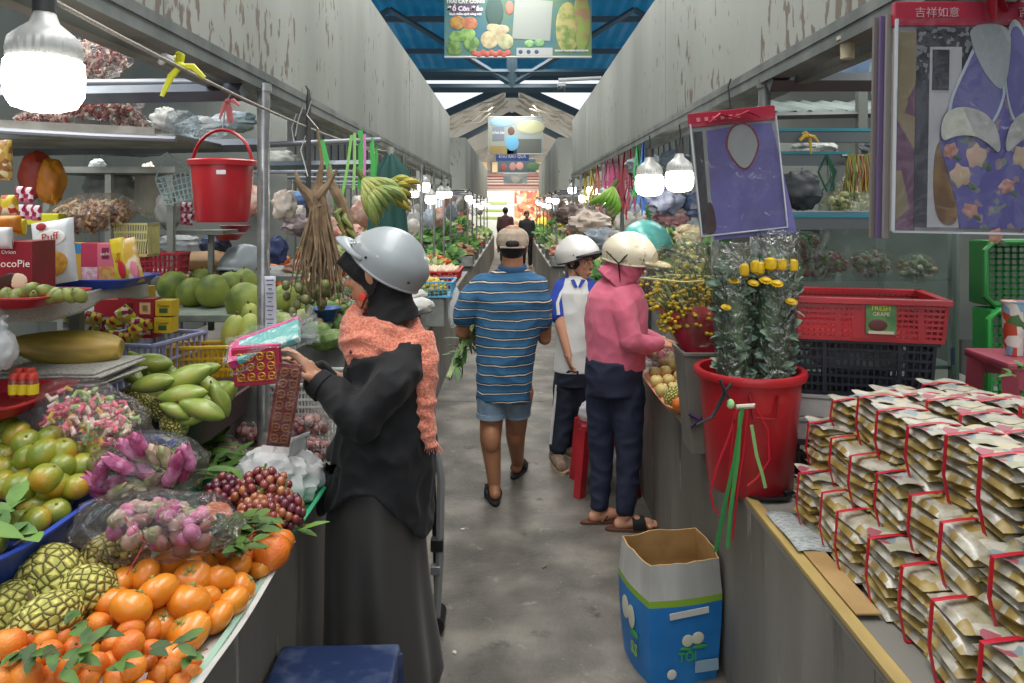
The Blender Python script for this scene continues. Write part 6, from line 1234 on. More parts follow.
# ================================================================ RIGHT STALL, NEAR
# bundles of long packets, each bundle tied with a red strap
wp = [M('#a89f86', .35, c2='#8f8668', sc=30, coat=.3), M('#8f773a', .4, c2='#aa9458', sc=25), M('#bdb7a8', .3, c2='#9a9380', sc=40, coat=.3), M('#857537', .4, c2='#a39a74', sc=20)]
strapm = M('#b3182c', .4); topm = prints(['#a8a294', '#b3ad9e', '#7f8c90', '#a8a294', '#98505a', '#9a9a80', '#b3a98a', '#aaa496'], 34)
ROWN = {'A': 'lowest row', 'B': 'second row up', 'C': 'third row up', 'D': 'fourth row up', 'E': 'rearmost row'}
packs = {}
def pack_mesh(i, w=.13, L=.135, t=.031):
    if i in packs: return packs[i]
    mb = MB(); mb.mat(0)
    def f(s):
        def g(u, v):
            x = (u - .5) * L; y = (v - .5) * w; b = (max(0, 1 - (2 * u - 1) ** 6) * max(0, 1 - (2 * v - 1) ** 4)) ** .5
            return (x, y, s * (t / 2 * b) + .002 * noise.noise(V((x * 60, y * 60 + i * 7, s))))
        return g
    for s in (1, -1): mb.grid(12, 9, f(s))
    o = mb.build('packet', [wp[0], wp[1], wp[2], wp[3]]); rr = random.Random(i)
    for p in o.data.polygons:
        c = p.center; k = noise.noise(V((c.x * 14, c.y * 26 + i * 3.3, i))); e = abs(c.y) > w * .42 or abs(c.x) > L * .44
        fr = c.x < -L * .22; p.material_index = 1 if (c.z < .002 and k > -.35) or (fr and c.z < .0125 and k > (-.1 if i % 2 else .12)) else (2 if fr or e else (1 if (i % 3 and k > .15) else 0))
    me = o.data; bpy.data.objects.remove(o); packs[i] = me; return me
def pbundle(row, idx, n_, x, y, z, n, rot=0, w=.142):
    nm = f"in the {ROWN[row]}"
    o_ = 'nearest one' if idx == n_ - 1 else ('farthest one' if idx == 0 else f'{ORD[idx]} from far end')
    t = thing('packet_bundle', f"red-strapped bundle of packets {nm}, {o_}", 'packet bundle', (x, y, z), (0, 0, rot), 'strapped bundles of packets on the right counter')
    rr = random.Random(hash((row, idx)) % 1000 if False else ord(row) * 31 + idx); hgt = 0
    for k in range(n):
        c = bpy.data.objects.new('packet', pack_mesh((k * 5 + idx * 3 + ord(row)) % 9)); COL.objects.link(c); c.parent = t; hgt = .015 + k * .0252
        c.location = (.067 + rr.uniform(-.006, .006) + .0012 * k, rr.uniform(-.006, .006), hgt); c.rotation_euler = (rr.uniform(-.07, .07) + (.10 if idx % 2 else -.09), rr.uniform(-.1, .02) - .03, rr.uniform(-.10, .10)); c.scale = (1, w / .13, 1.02)
    top = hgt + .02; mb = MB(); u = rr.uniform(-.012, .012)
    mb.tube([(.07, u, -.0), (-.006, u - .004, .0), (-.018, u, top * .45), (-.008, u + .006, top), (.03, u + .004, top + .007), (.08, u + .01, top + .008), (.135, u + .01, top)], .0016, 6, flat=4.6, up=(0, 1, 0))
    mb.build('red_strap', strapm, t)
    if row in 'CDE' or idx % 3 == 0: mb = MB(); mb.grid(8, 6, lambda u_, v: (lerp(.005, .128, u_), lerp(-w / 2, w / 2, v), top + .002 + .004 * math.sin(u_ * 9 + v * 7))); mb.build('printed_top', topm, t)
    return t
XR = {'A': (.868, .743), 'B': (.932, .893), 'C': (.998, 1.018), 'D': (1.137, 1.018), 'E': (1.275, 1.018)}
def prow(row, y0, n_, f):
    for k in range(n_): pbundle(row, k, n_, XR[row][0] + .008 * math.sin(k * 2.1), y0 - .147 * k, XR[row][1], f(k))
prow('A', 2.22, 8, lambda k: 6); prow('B', 2.30, 9, lambda k: 5); prow('C', 2.28, 8, lambda k: (3, 5, 5, 5, 6, 6, 6, 7)[k]); prow('D', 2.30, 8, lambda k: (4, 5, 6, 6, 6, 7, 7, 8)[k]); prow('E', 2.28, 7, lambda k: (5, 5, 6, 7, 8, 8, 9)[k])
for x0, z0, z1 in ((1.012, .743, .889), (1.078, .8895, 1.014)): solid('carton', f'plain brown carton {"low" if z0 < .8 else "high"} inside the packet stack, holding up the rear bundles', 'carton', ((x0 + 1.45) / 2, 1.76, (z0 + z1) / 2), (1.45 - x0, 1.2, z1 - z0), cardm)
# red tub with two wrapped flower bundles
tb = thing('tub', 'big red plastic tub with thick rim on the edge of the right counter', 'tub', (.822, 2.56, .743))
MB().lathe([(.001, 0), (.135, 0), (.142, .012), (.170, .375), (.186, .378), (.19, .392), (.186, .404), (.168, .404), (.163, .38), (.136, .016), (.001, .014)], 64, cap=False).build('body', red, tb)
mb = MB()
for k in range(1): mb.tube([(-.055, -.172, .355), (-.045, -.178, .28), (.03, -.178, .275), (.04, -.172, .35)], .006, 6)
mb.build('handle', M('#8c1a20', .4), tb)
t = thing('tie', 'black plastic strip knotted to the rim of the red tub', 'tie', P(722, 392, 2.36)); mb = MB(); mb.tube([(-.005, 0, .04), (.01, -.008, 0), (-.03, 0, -.08), (-.075, .02, -.11)], [.012, .016, .008, .005], 6, flat=.4); mb.tube([(.01, 0, .0), (.035, 0, .03)], .01, 6, flat=.4); mb.tube([(.01, 0, .0), (.03, 0, -.03)], .009, 6, flat=.4); mb.build('strip', M('#1e1d22', .5), t)
o = MB().ell((0, 0, 0), (.013, .01, .016)).build('bead', M('#78b86a', .35, c2='#a8d89a', sc=40), loc=P(731, 404, 2.35)); tag(o, 'small green plastic bead hung on the red tub', 'bead')
o = MB().tube([(-.03, 0, .0), (.03, 0, .004)], .008, 8).build('peg', M('#b9b2a0', .5), loc=P(746, 407, 2.35)); tag(o, 'pale wooden peg tied crosswise on the red tub', 'peg')
gdark = M('#2b7a3c', .45); glt = M('#7fae6a', .5)
for nm, pts, w, m, lb in (('ribbon', ((743, 408), (735, 460), (724, 510), (716, 552)), .007, gdark, 'long dark green ribbon hanging from the red tub towards the carton'), ('ribbon', ((741, 412), (738, 460), (731, 510), (728, 548)), .007, M('#3c8a44', .45), 'second green ribbon hanging beside the dark one'), ('ribbon', ((752, 425), (757, 455), (763, 475), (766, 488)), .006, glt, 'pale green strip hanging across the red tub')):
    Yr = 2.33; a = P(*pts[0], Yr); mb = MB(); mb.tube([P(x, y, Yr) - a for x, y in pts], w, 6, flat=.2, up=(0, 1, 0)); tag(mb.build(nm, m, loc=a), lb, 'ribbon')
for pts, lb in ((((738, 410), (728, 440), (718, 465), (711, 490), (714, 508), (720, 514)), 'looping red string at the left of the green ribbons'), (((748, 410), (744, 450), (738, 490), (733, 540)), 'straight red string between the green ribbons'), (((755, 405), (768, 430), (770, 460), (758, 478), (748, 486)), 'curved red string bulging to the right on the tub'), (((735, 412), (730, 470), (729, 520)), 'thin dark red string behind the dark green ribbon')):
    Yr = 2.345; a = P(*pts[0], Yr); mb = MB(); mb.tube([P(x, y, Yr) - a for x, y in pts], .0035, 6); tag(mb.build('string', strapm, loc=a), lb, 'string')
yf = M('#d9b41c', .5, c2='#c9a010', sc=40); yf2 = M('#cfc23a', .5)
stemg = M('#4d6b3f', .6, c2='#3a5a35', sc=20); lf2 = M('#4a6450', .5, c2='#7c927c', sc=18); wrapc = film('#f4f8f6', .03, .35, 34)
def flower(mb, c, r, n=12, up=(0, -.5, 1)):
    c = V(c); m = frame(V(up).cross(V((1, 0.01, 0))), up)
    for ring in (0, 1):
        for k in range(n):
            a = 2 * PI * (k + ring * .5) / n; d = m @ V((math.cos(a), math.sin(a), .25 + .5 * ring)); mb.leaf(c, d, r * (1 - .25 * ring), r * .4, m @ V((0, 0, 1)), .15, .2)
    mb.ell(c, (r * .3, r * .3, r * .25), None, 8, 6)
def bouquet(label, loc, h, r0, r1, blooms, seed, lean=(0, 0)):
    t = thing('flower_bouquet', label, 'flowers', loc); rr = random.Random(seed); mb = MB(); lx, ly = lean
    for k in range(14):
        a = rr.uniform(0, 2 * PI); s = rr.random() ** .5; mb.tube([(math.cos(a) * r0 * s * .7, math.sin(a) * r0 * s * .7, 0), (math.cos(a) * r1 * s + lx, math.sin(a) * r1 * s + ly, h)], .003, 5)
    mb.build('stems', stemg, t); mb = MB()
    for k in range(800):
        z = rr.uniform(.02, h * .97); f = z / h; a = rr.uniform(0, 2 * PI); s = (.35 + .65 * rr.random()) * lerp(r0, r1, f) * .85; d = V((math.cos(a), math.sin(a), rr.uniform(.2, 1.6)))
        mb.leaf((math.cos(a) * s * .75 + lx * f, math.sin(a) * s * .75 + ly * f, z), d, rr.uniform(.035, .06), rr.uniform(.02, .034), (rr.uniform(-1, 1), rr.uniform(-1, 1), .3), rr.uniform(.1, .6), .3)
    tag(mb.build('leaves', lf2, t), kind='stuff'); MB().lathe([(r0 * .6, .0), (lerp(r0, r1, .5) * .72, h * .5), (r1 * .74, h * .86), (r1 * .3, h * .93)], 18, sx=1, sy=1, c=(lx * .5, 0, 0)).build('packed_stems', stemg, t)
    for i, (x, y, z, r, kind) in enumerate(blooms):
        mb = MB()
        if kind: flower(mb, (x, y, z), r, 14)
        else: mb.lathe([(.004, -.012), (r * .7, -.004), (r * .8, .012), (r * .72, .028), (r * .3, .03)], 16, (x, y, z)); mb.ell((x, y, z + .026), (r * .6, r * .6, .008), None, 10, 6)
        mb.build('bloom', yf, t)
    mb = MB(); n = 40
    mb.loft([[V((math.cos(2 * PI * j / n) * R_ * (1 + .06 * math.sin(7 * 2 * PI * j / n + z * 20)) + lx * z / h, math.sin(2 * PI * j / n) * R_ * (1 + .06 * math.sin(6 * 2 * PI * j / n + z * 14)) + ly * z / h, z)) for j in range(n)] for z, R_ in ((0, r0), (h * .3, lerp(r0, r1, .35)), (h * .6, lerp(r0, r1, .7)), (h * .85, r1), (h, r1 * 1.02), (h * 1.12, r1 * .92))], cap=False); mb.build('clear_wrap', wrapc, t); return t
bouquet('left wrapped bundle of green stems with a few yellow chrysanthemums in the red tub', (.775, 2.55, .765), .73, .05, .068, [(-.03, -.065, .69, .020, 1), (-.055, -.06, .60, .019, 1), (.035, -.068, .68, .018, 1), (.005, -.065, .715, .02, 0), (.045, -.055, .725, .02, 0)], 3, (-.02, 0))
bouquet('right wrapped bundle of green stems with yellow chrysanthemums on top in the red tub', (.895, 2.56, .765), .77, .055, .082, [(-.06, -.06, .72, .024, 0), (-.025, -.07, .735, .026, 0), (.012, -.07, .733, .024, 0), (.05, -.065, .73, .024, 0), (-.045, -.08, .69, .024, 1), (-.01, -.085, .68, .024, 1), (.04, -.08, .62, .022, 1), (-.08, -.06, .68, .022, 1)], 5, (.015, 0))
# grey tapering bucket with a fan of small yellow flowers in red paper
gb = thing('bucket', 'square grey-brown bucket tied with purple ribbon, left of the red tub', 'bucket', (.775, 2.95, .743)); gbm = M('#6f6a62', .6, c2='#7f7a71', sc=4)
def sq(x, y, z, c=(0, 0)): return [V((c[0] + sx * x, c[1] + sy * y, z)) for sx, sy in ((-1, -1), (1, -1), (1, 1), (-1, 1))]
mb = MB(); mb.loft([sq(.075, .075, 0), sq(.11, .10, .385), sq(.116, .106, .385), sq(.116, .106, .40), sq(.104, .094, .40), sq(.07, .07, .01)]); mb.build('body', gbm, gb, smooth=False, bevel=.004)
mb = MB(); mb.tube([(-.092, -.088, .16), (-.03, -.098, .13), (.03, -.098, .16), (.09, -.088, .12)], .006, 5); mb.tube([(-.085, -.09, .11), (-.02, -.1, .17), (.04, -.098, .12)], .005, 5); mb.build('purple_ribbon', M('#3a2352', .5), gb)
t = thing('flower_bouquet', 'fan of tiny yellow flowers in red paper and clear film, left of the red tub', 'flowers', (.765, 2.95, 1.1)); rr = random.Random(8)
mb = MB(); n = 24; rings = []
for z, rx, ry, cx in ((-.12, .05, .05, 0), (.0, .07, .06, 0), (.09, .10, .075, -.015), (.20, .145, .085, -.035)): rings.append([V((cx + math.cos(2 * PI * j / n) * rx, math.sin(2 * PI * j / n) * ry, z + .02 * math.sin(2 * PI * j / n * 3))) for j in range(n)])
mb.loft(rings, cap=False); mb.build('red_paper', M('#8f1a2c', .5, c2='#a82438', sc=8), t, thick=.003)
mb = MB()
for k in range(40):
    a = rr.uniform(-1, 1); b = rr.uniform(-1, 1); mb.tube([(0, 0, 0), (a * .08 - .02, b * .04, .15), (a * .16 - .055, b * .07 - .01, rr.uniform(.22, .36))], .0022, 4)
mb.build('stems', stemg, t); mb = MB()
for k in range(150): a = rr.uniform(-1, 1); b = rr.uniform(-1, 1); z = rr.uniform(.12, .33); mb.leaf((a * .13 * z * 4 - .05, b * .06, z), (a, b, .8), .03, .014, (rr.random(), -1, .3))
tag(mb.build('leaves', M('#5a6a3a', .6, c2='#7a8250', sc=20), t), kind='stuff'); mb = MB()
for k in range(330):
    a = rr.uniform(-1, 1); b = rr.uniform(-1, .9); z = rr.uniform(.10, .30); x = a * (.06 + .40 * z) - .07; mb.mat(k % 2); mb.ell((x, b * .075 - .015, z + .03 * (1 - abs(a))), (.009, .009, .007), None, 7, 5)
tag(mb.build('small_blooms', [M('#c9a91c', .5), M('#a8932a', .5)], t), kind='stuff')
wf = film('#f4f0e0', .06, .12, 24); mb = MB(); n = 7; rings = []
for z, rx, ry, cx in ((.06, .10, .08, -.01), (.2, .165, .095, -.045), (.32, .205, .11, -.06), (.45, .17, .11, -.02)): rings.append([V((cx + math.cos(2 * PI * j / n) * rx, math.sin(2 * PI * j / n) * ry, z + .006 * math.sin(2 * PI * j / n * 4))) for j in range(n)])
mb.loft(rings, cap=False); mb.build('clear_wrap', wf, t)
for zz, rx, cx in ((.32, .207, -.06),): MB().tube([(cx + math.cos(a) * rx, math.sin(a) * .112, zz + .006 * math.sin(a * 4)) for a in [2 * PI * j / 7 for j in range(7)]], .0035, 5, closed=True).build('wrap_edge', M('#b9b47a', .5), t)
bag('flower_bouquet', 'upright clear-wrapped bouquet behind the yellow fan of flowers', P(690, 262, 3.3), .08, .06, .13, film('#eef2d8', .18, .12, 26), seed=41, neck=False, cat='flowers', fill=filler(70, .06, .05, .09, .014, [yf2, stemg, M('#d8d8b0', .5)], seed=4, name='blooms'))
# fruit tray and pink bags by the pink woman
t = tray('fruit_tray', 'orange-edged tray of round fruit on the right counter by the pink woman', (.865, 3.75, .743), .30, .75, .04, M('#c98a6a', .5))
mb = MB(); mb.grid(8, 8, lambda u, v: (lerp(-.13, -.05, v * 0 + u * .5), lerp(-.35, .35, v), .048 + .004 * math.sin(v * 20)))
for i, (px, py, k, c) in enumerate(((657, 381, .95, 0), (669, 380, .9, 0), (663, 390, 1, 0), (674, 388, .9, 0), (682, 384, .9, 0), (655, 372, .9, 0), (680, 376, .9, 0), (666, 371, .9, 0))):
    p = onz(px, py, .82); fruit('round_fruit', lambda: mk_apple('#b9a05a', '#cdb878'), p, (rnd.uniform(-.3, .3), 0, 0), k, f"pale yellow guava-like fruit in the right counter tray, {['front left', 'front middle', 'near the hand', 'second from the bucket', 'touching the grey bucket', 'rear left', 'rear right', 'rear middle'][i]}", group='pale yellow fruit by the grey bucket')
fruit('custard_apple', mk_custard, onz(675, 396, .82), (-.7, .2, 1), .95, 'green custard apple beside the grey bucket on the right counter', group='custard apples beside the bucket')
fruit('tangerine', mk_tangerine, onz(681, 404, .81), (-.5, 0, 1), 1.15, 'single orange tangerine against the grey bucket', group='fruit beside the bucket')
for px, py, Y, s, m, lb in ((668, 360, 4.1, .09, 'pink', 'clear bag of pink dragon fruit on the right counter at her hand'), (655, 352, 4.5, .08, 'pink', 'second clear bag of pink fruit just behind her hand'), (676, 348, 4.4, .08, 'white', 'white-pink plastic bag behind the gray bucket')):
    bag('bag_of_fruit', lb, P(px, py, Y), s, .07, s * .75, film('#f6e8ec', .16, .12, 26), seed=px, neck=False, cat='bag of fruit', fill=filler(9, s * .6, .05, s * .45, .035, [M('#b8304f', .45, c2='#c9556a', sc=10), M('#a8a05a', .5)], seed=px, name='pink_fruit'))
# red stool, white bag
t = thing('plastic_stool', 'tall red plastic stool behind the pink woman with a white bag on it', 'stool', (.56, 4.5, 0)); rs = M('#b02a33', .4, c2='#9a222b', sc=5)
MB().box((0, 0, .40), (.30, .28, .03)).build('seat', rs, t, smooth=False, bevel=.01)
for s in (-1, 1):
    for u in (-1, 1): mb = MB(); mb.tube([(s * .13, u * .12, .39), (s * .165, u * .15, 0)], [.04, .035], 4); mb.build('leg', rs, t, smooth=False)
    MB().box((0, s * .135, .34), (.24, .012, .09)).build('apron', rs, t, smooth=False); MB().box((s * .145, 0, .34), (.012, .22, .09)).build('apron', rs, t, smooth=False)
bag('plastic_bag', 'white knotted plastic bag standing on the red stool', (.455, 4.44, .475), .055, .05, .065, film('#eef0f0', .55, .08, 20), seed=51)
# carton
t = thing('carton', 'open blue and white cardboard carton with green band on the floor by the right counter', 'carton', (.6, 2.77, 0))
FLc, FRc, BR, BL = V((-.115, -.16, 0)), V((.155, -.10, 0)), V((.135, .17, 0)), V((-.185, .09, 0))
mid = (FLc + FRc + BR + BL) / 4
def ringc(k, z, tilt=0): return [mid + (p - mid) * k + V((0, 0, z + tilt * j % .013)) for j, p in enumerate((FLc, FRc, BR, BL))]
def sub(rg, n=8):
    out = []
    for j in range(4):
        a, b = rg[j], rg[(j + 1) % 4]
        for i in range(n):
            u = i / n; o = V(((b - a).y, -(b - a).x, 0)).normalized(); out.append(a.lerp(b, u) + o * .012 * math.sin(u * PI))
    return out
prof = [(.90, 0), (.96, .1), (1.0, .2), (1.02, .288), (1.02, .312), (.99, .36), (.955, .435)]
cm = [M('#1f72b8', .5, c2='#2a80c4', sc=5), M('#86ab34', .5), M('#b9b8b4', .5, c2='#a3a19c', sc=8, stretch=(1, 1, .2)), cardm]
mb = MB(); rg = [sub(ringc(k, z)) for k, z in prof]; n = len(rg[0])
rg[-1] = [p + V((0, 0, .010 * noise.noise(p * 40))) for p in rg[-1]]
for i in range(len(rg) - 1): mb.mat(0 if i < 3 else 1 if i == 3 else 2); mb.loft([rg[i], rg[i + 1]], cap=False)
ins = [[mid + V(((p - mid).x * .965, (p - mid).y * .965, p.z)) for p in r] for r in rg]; mb.mat(3); mb.loft([rg[-1], ins[-1]], cap=False); mb.loft(ins[::-1], cap=False); mb.add(ins[0], [tuple(range(n))]); mb.build('walls', cm, t, smooth=False)
fx = (FRc - FLc).normalized(); rotf = math.atan2(fx.y, fx.x); lx = (FLc - BL).normalized(); rotl = math.atan2(lx.y, lx.x)
def onface(a, b, u, z, out=.0135):
    k = 1.0 if z > .15 else .97; A = mid + (a - mid) * k; B = mid + (b - mid) * k; o = V(((b - a).y, -(b - a).x, 0)).normalized(); return A.lerp(B, u) + o * out + V((0, 0, z))
cw = M('#c9c8b4', .5); cg = M('#3f9c52', .5)
def oval(name, a, b, u, z, rx, rz_, m, rot): MB().ell((0, 0, 0), (rx, .002, rz_), None, 24, 10).build(name, m, t, loc=onface(a, b, u, z, .016)).rotation_euler = (0, 0, rot)
oval('printed_garlic', FLc, FRc, .50, .165, .022, .022, cw, rotf); oval('printed_garlic', FLc, FRc, .64, .17, .024, .022, cw, rotf); oval('printed_leaf', FLc, FRc, .48, .135, .022, .008, cg, rotf); oval('printed_leaf', FLc, FRc, .68, .137, .028, .008, cg, rotf); oval('printed_seal', FLc, FRc, .28, .05, .018, .018, M('#d8d3c8', .5), rotf); oval('printed_seal', FLc, FRc, .28, .05, .011, .0115, M('#7a4a3a', .5), rotf)
MB().box((0, 0, 0), (.15, .003, .022), (0, R(-4), 0)).build('printed_strip', M('#c9c7c0', .5), t, loc=onface(FLc, FRc, .52, .262, .017), smooth=False).rotation_euler = (0, 0, rotf)
MB().box((0, 0, 0), (.09, .003, .04)).build('tape_patch', M('#8fa9b9', .5), t, loc=onface(FLc, FRc, .78, .065, .016), smooth=False).rotation_euler = (0, 0, rotf)
text('TỎI', .045, onface(FLc, FRc, .5, .105, .018), (R(90), 0, rotf), cg, t, bold=.001)
oval('printed_garlic', BL, FLc, .35, .21, .03, .042, cw, rotl); oval('printed_garlic', BL, FLc, .55, .20, .028, .042, cw, rotl); oval('printed_leaf', BL, FLc, .6, .145, .035, .014, cg, rotl)
text('SS', .06, onface(BL, FLc, .62, .09, .018), (R(90), 0, rotl), M('#86ab34', .5), t, bold=.001)
# things on the counter edge: slicer, newspaper, cardboard
t = thing('vegetable_slicer', 'black round slicer with a handle lying under the red tub', 'slicer', onz(765, 491, .752) + V((0, -.05, 0))); MB().lathe([(.07, 0), (.072, .006), (.06, .008), (.058, .003)], 28, cap=True, sy=.5).build('disc', black_plastic, t); MB().tube([(.05, .01, .005), (.13, .04, .01)], [.01, .007], 8).build('handle', black_plastic, t)
mb = MB(); mb.grid(6, 10, lambda u, v: (lerp(-.075, .06, u), lerp(-.14, .12, v), .004 + .004 * math.sin(v * 6) + .003 * math.sin(u * 7))); o = mb.build('newspaper', M('#a8adab', .85, c2='#7d8280', sc=60, stretch=(1, 5, 1), lo=.5, hi=.56), loc=(.86, 2.17, .755), thick=.002); tag(o, 'folded newspaper lying on the counter edge before the packets', 'newspaper')
o = MB().box((0, 0, 0), (.06, .42, .006)).build('cardboard_sheet', M('#9c7c4e', .8, c2='#b08f5e', sc=5), loc=(.83, 1.93, .755), smooth=False, bevel=.002); tag(o, 'brown cardboard strip along the counter edge under the packets', 'cardboard')
# crates
def bigcrate(label, loc, w, d, h, m, rot, nx=18, ny=10, nz=6): return crate('plastic_crate', label, 'crate', loc, w, d, h, m, rot, nx, ny, nz, .02, taper=.95)
RC = R(-14); cx_, cy_ = 1.245, 2.72
dk = M('#22242e', .45)
bigcrate('small dark crate at the bottom of the crate stack beside the red tub', (1.20, 2.74, .743), .36, .30, .13, M('#3a3536', .5), RC, 12, 8, 3)
foam = M('#b9b9b6', .7, c2='#a8a6a0', sc=8)
for i, lb in enumerate(('lower white foam box in the crate stack', 'upper white foam box under the navy crate')):
    t = thing('foam_box', lb, 'foam box', (1.20, 2.74, .877 + i * .085), (0, 0, RC)); MB().box((0, 0, .0335), (.38, .32, .067)).build('body', foam, t, smooth=False, bevel=.004); MB().box((0, 0, .075), (.39, .33, .016)).build('lid', foam, t, smooth=False, bevel=.004); MB().box((.06, -.162, .035), (.022, .003, .03)).build('slot', M('#4a4744', .7), t, smooth=False)
t = bigcrate('dark navy lattice crate under the red one beside the tub', (1.25, 2.72, 1.05), .46, .32, .19, dk, RC, 22, 12, 6)
for x in (-.12, .12): MB().box((x, -.158, .095), (.014, .014, .18)).build('rib', dk, t, smooth=False)
bag('plastic_bag', 'white bundle inside the navy crate', (1.27, 2.72, 1.16), .17, .12, .07, wbk, seed=62, neck=False, amp=.1)
t = bigcrate('bright red lattice crate on top of the stack with a picture sticker', (1.255, 2.70, 1.246), .50, .34, .135, red, RC, 26, 14, 7)
for x, w in ((-.02, .13), (.13, .02), (-.13, .02)): MB().box((x + .04, -.1675, .068), (w, .006, .122)).build('solid_panel', red, t, smooth=False)
MB().box((.045, -.174, .078), (.095, .004, .105)).build('sticker', M('#3f6b3c', .5, c2='#5a8450', sc=15), t, smooth=False); MB().ell((.035, -.177, .055), (.03, .002, .02), None, 16, 8).build('sticker_picture', M('#5a2a28', .5), t); MB().box((.045, -.1765, .03), (.08, .002, .01)).build('sticker_picture', M('#c9b9a0', .5), t, smooth=False)
text('FRESH', .022, (.045, -.177, .112), (R(90), 0, 0), M('#d8d23a', .5), t); text('GRAPE', .018, (.045, -.177, .092), (R(90), 0, 0), M('#d8c9a0', .5), t)
# glass display case with food bags
gl = film('#e9f0ee', .05, .05, 4, .05); alu = M('#9aa09e', .35, .7)
t = thing('display_case', 'low glass display case behind the crates holding bags of food', 'display case', (1.42, 3.35, .743))
for x in (-.42, .40):
    for y in (-.3, .3): MB().box((x, y, .46), (.03, .03, .92)).build('post', alu, t, smooth=False)
MB().box((0, 0, .66), (.84, .6, .01)).build('shelf_board', film('#dfe8e6', .25, .1, 4, .05), t, smooth=False); MB().box((0, 0, .30), (.84, .6, .014)).build('shelf_board', alu, t, smooth=False)
MB().box((0, -.3, .92), (.86, .05, .05)).build('top_rail', M('#5f7f8c', .45), t, smooth=False, bevel=.004); MB().box((0, .0, .93), (.86, .6, .012)).build('top_pane', gl, t, smooth=False)
MB().box((0, -.315, .46), (.80, .006, .86)).build('glass_pane', gl, t, smooth=False); MB().box((.385, -.318, .35), (.012, .01, .07)).build('door_handle', M('#3a4a6a', .4), t)
salad = [M('#c2505a', .5), M('#86b060', .5), M('#d8c0b4', .5), M('#b85a58', .5)]; noods = [M('#d8b8a0', .5), M('#c4948c', .5), M('#a0b080', .5), M('#e6dcd0', .5)]
for i, (px, py, s, ms, lb) in enumerate(((803, 245, .075, salad, 'leftmost bag of red and green herbs in the glass case'), (832, 262, .065, salad, 'second bag of red herbs, in front, in the glass case'), (812, 268, .055, salad, 'small bag of herbs below the leftmost one in the case'), (873, 262, .075, noods, 'bag of pinkish noodles in the middle of the glass case'), (916, 266, .07, noods, 'knotted bag of pinkish noodles at the right of the glass case'))):
    s *= 1.25; bag('food_bag', lb, P(px, py + 2, 3.2), s * 1.05, .07, s * .74, film('#f2efe8', .12, .12, 30), seed=px, neck=False, cat='food bag', fill=filler(90, s * .85, .045, s * .6, .012, ms, seed=px))
bag('food_bag', 'pink and white packs on the bottom shelf of the glass case', (1.2, 3.3, 1.13), .14, .1, .06, M('#c9a0a0', .5, c2='#d8cfcc', sc=9), seed=71, neck=False, cat='food bag')
bag('food_bag', 'orange and white plastic bag between the tub flowers and the crates', P(793, 320, 3.3), .05, .05, .13, M('#c2a294', .5, c2='#d4cdc8', sc=9), seed=72, neck=False, cat='food bag')
# packed flowers on top of the case
t = thing('flower_bouquet', 'pale yellow flowers in crinkled clear wrap lying on the glass case', 'flowers', P(845, 200, 3.15), (0, R(-35), 0)); filler(46, .09, .05, .035, .014, [M('#c9c48a', .5), M('#b9b07a', .5), stemg, M('#ddd9a8', .5)], seed=2, name='blooms')(t)
mb = MB(); mb.lathe([(.02, -.14), (.05, -.08), (.075, 0), (.09, .08), (.08, .11)], 30, sx=1, sy=.6, rot=(0, R(90), 0)); mb.build('clear_wrap', film('#f0f2e0', .12, .18, 30), t)
for a, b, lb in (((775, 134), (895, 133), 'upper turquoise-edged bar across the right stall'), ((775, 157), (850, 157), 'lower short turquoise bar across the right stall'), ((765, 220), (960, 222), 'blue-grey bar along the top of the glass case')):
    Yb = 3.05 if a[1] < 200 else 2.98; A = P(*a, Yb); B = P(*b, Yb); t = thing('steel_bar', lb, 'bar', A); mb = MB(); mb.box(((B - A).x / 2, 0, -.012), ((B - A).x, .03, .045)); mb.build('bar', M('#5f6668', .45, .4), t, smooth=False); MB().box(((B - A).x / 2, -.003, .016), ((B - A).x, .03, .012)).build('turquoise_edge', M('#2a7f8c', .45), t, smooth=False)
hbar('dark thick bar under the right panel beside the hanging aprons', P(770, 82, 2.62), P(1000, 82, 2.62), .034, M('#4f5152', .5, .3), True)
bow('ribbon', 'orange-yellow ribbon knot on the turquoise bar', P(810, 136, 3.0), M('#cfa93a', .5), .8, 5, 6)
t = thing('rubber_bands', 'thick hanging bunch of yellow, green and red rubber bands', 'rubber bands', P(862, 172, 2.98)); rr = random.Random(3)
bm_ = [M('#8f9a4a', .5), M('#b0903c', .5), M('#a86a5a', .5), M('#7a8a4a', .5)]; mb = MB()
for k in range(90): x = rr.uniform(-.07, .07); mb.mat(k % 4); mb.tube([(x * .9, rr.uniform(-.02, .02), .07), (x, rr.uniform(-.035, .0), .0), (x * 1.02 + rr.uniform(-.006, .006), rr.uniform(-.03, .01), -.07 - rr.uniform(0, .015))], .0032, 5)
tag(mb.build('bands', bm_, t), kind='stuff'); MB().tube([(-.08, 0, .065), (.08, 0, .065)], .006, 8).build('rod', rail, t)
bag('plastic_bag', 'teal-white bags hanging behind the apron packs at the right', P(883, 75, 2.8), .05, .04, .11, film('#cfe6e6', .35, .1, 24), seed=81, neck=False)
t = thing('twine_bundle', 'dark green cord bundle hanging left of the rubber bands', 'cord', P(828, 172, 3.03)); rr = random.Random(5)
for k in range(6): mb = MB(); mb.tube([(0, 0, .07), (rr.uniform(-.04, .04), 0, .0), (rr.uniform(-.03, .03), 0, -.08)], .004, 5); mb.build('strand', M('#1f5a44', .5), t)
t = thing('pipe_fitting', 'cream plastic cup-shaped fitting under the right panel', 'fitting', P(848, 48, 2.05)); MB().lathe([(.018, -.03), (.02, .02), (.028, .022), (.028, .032), (.001, .032)], 20).build('cup', M('#b9ac90', .5), t)
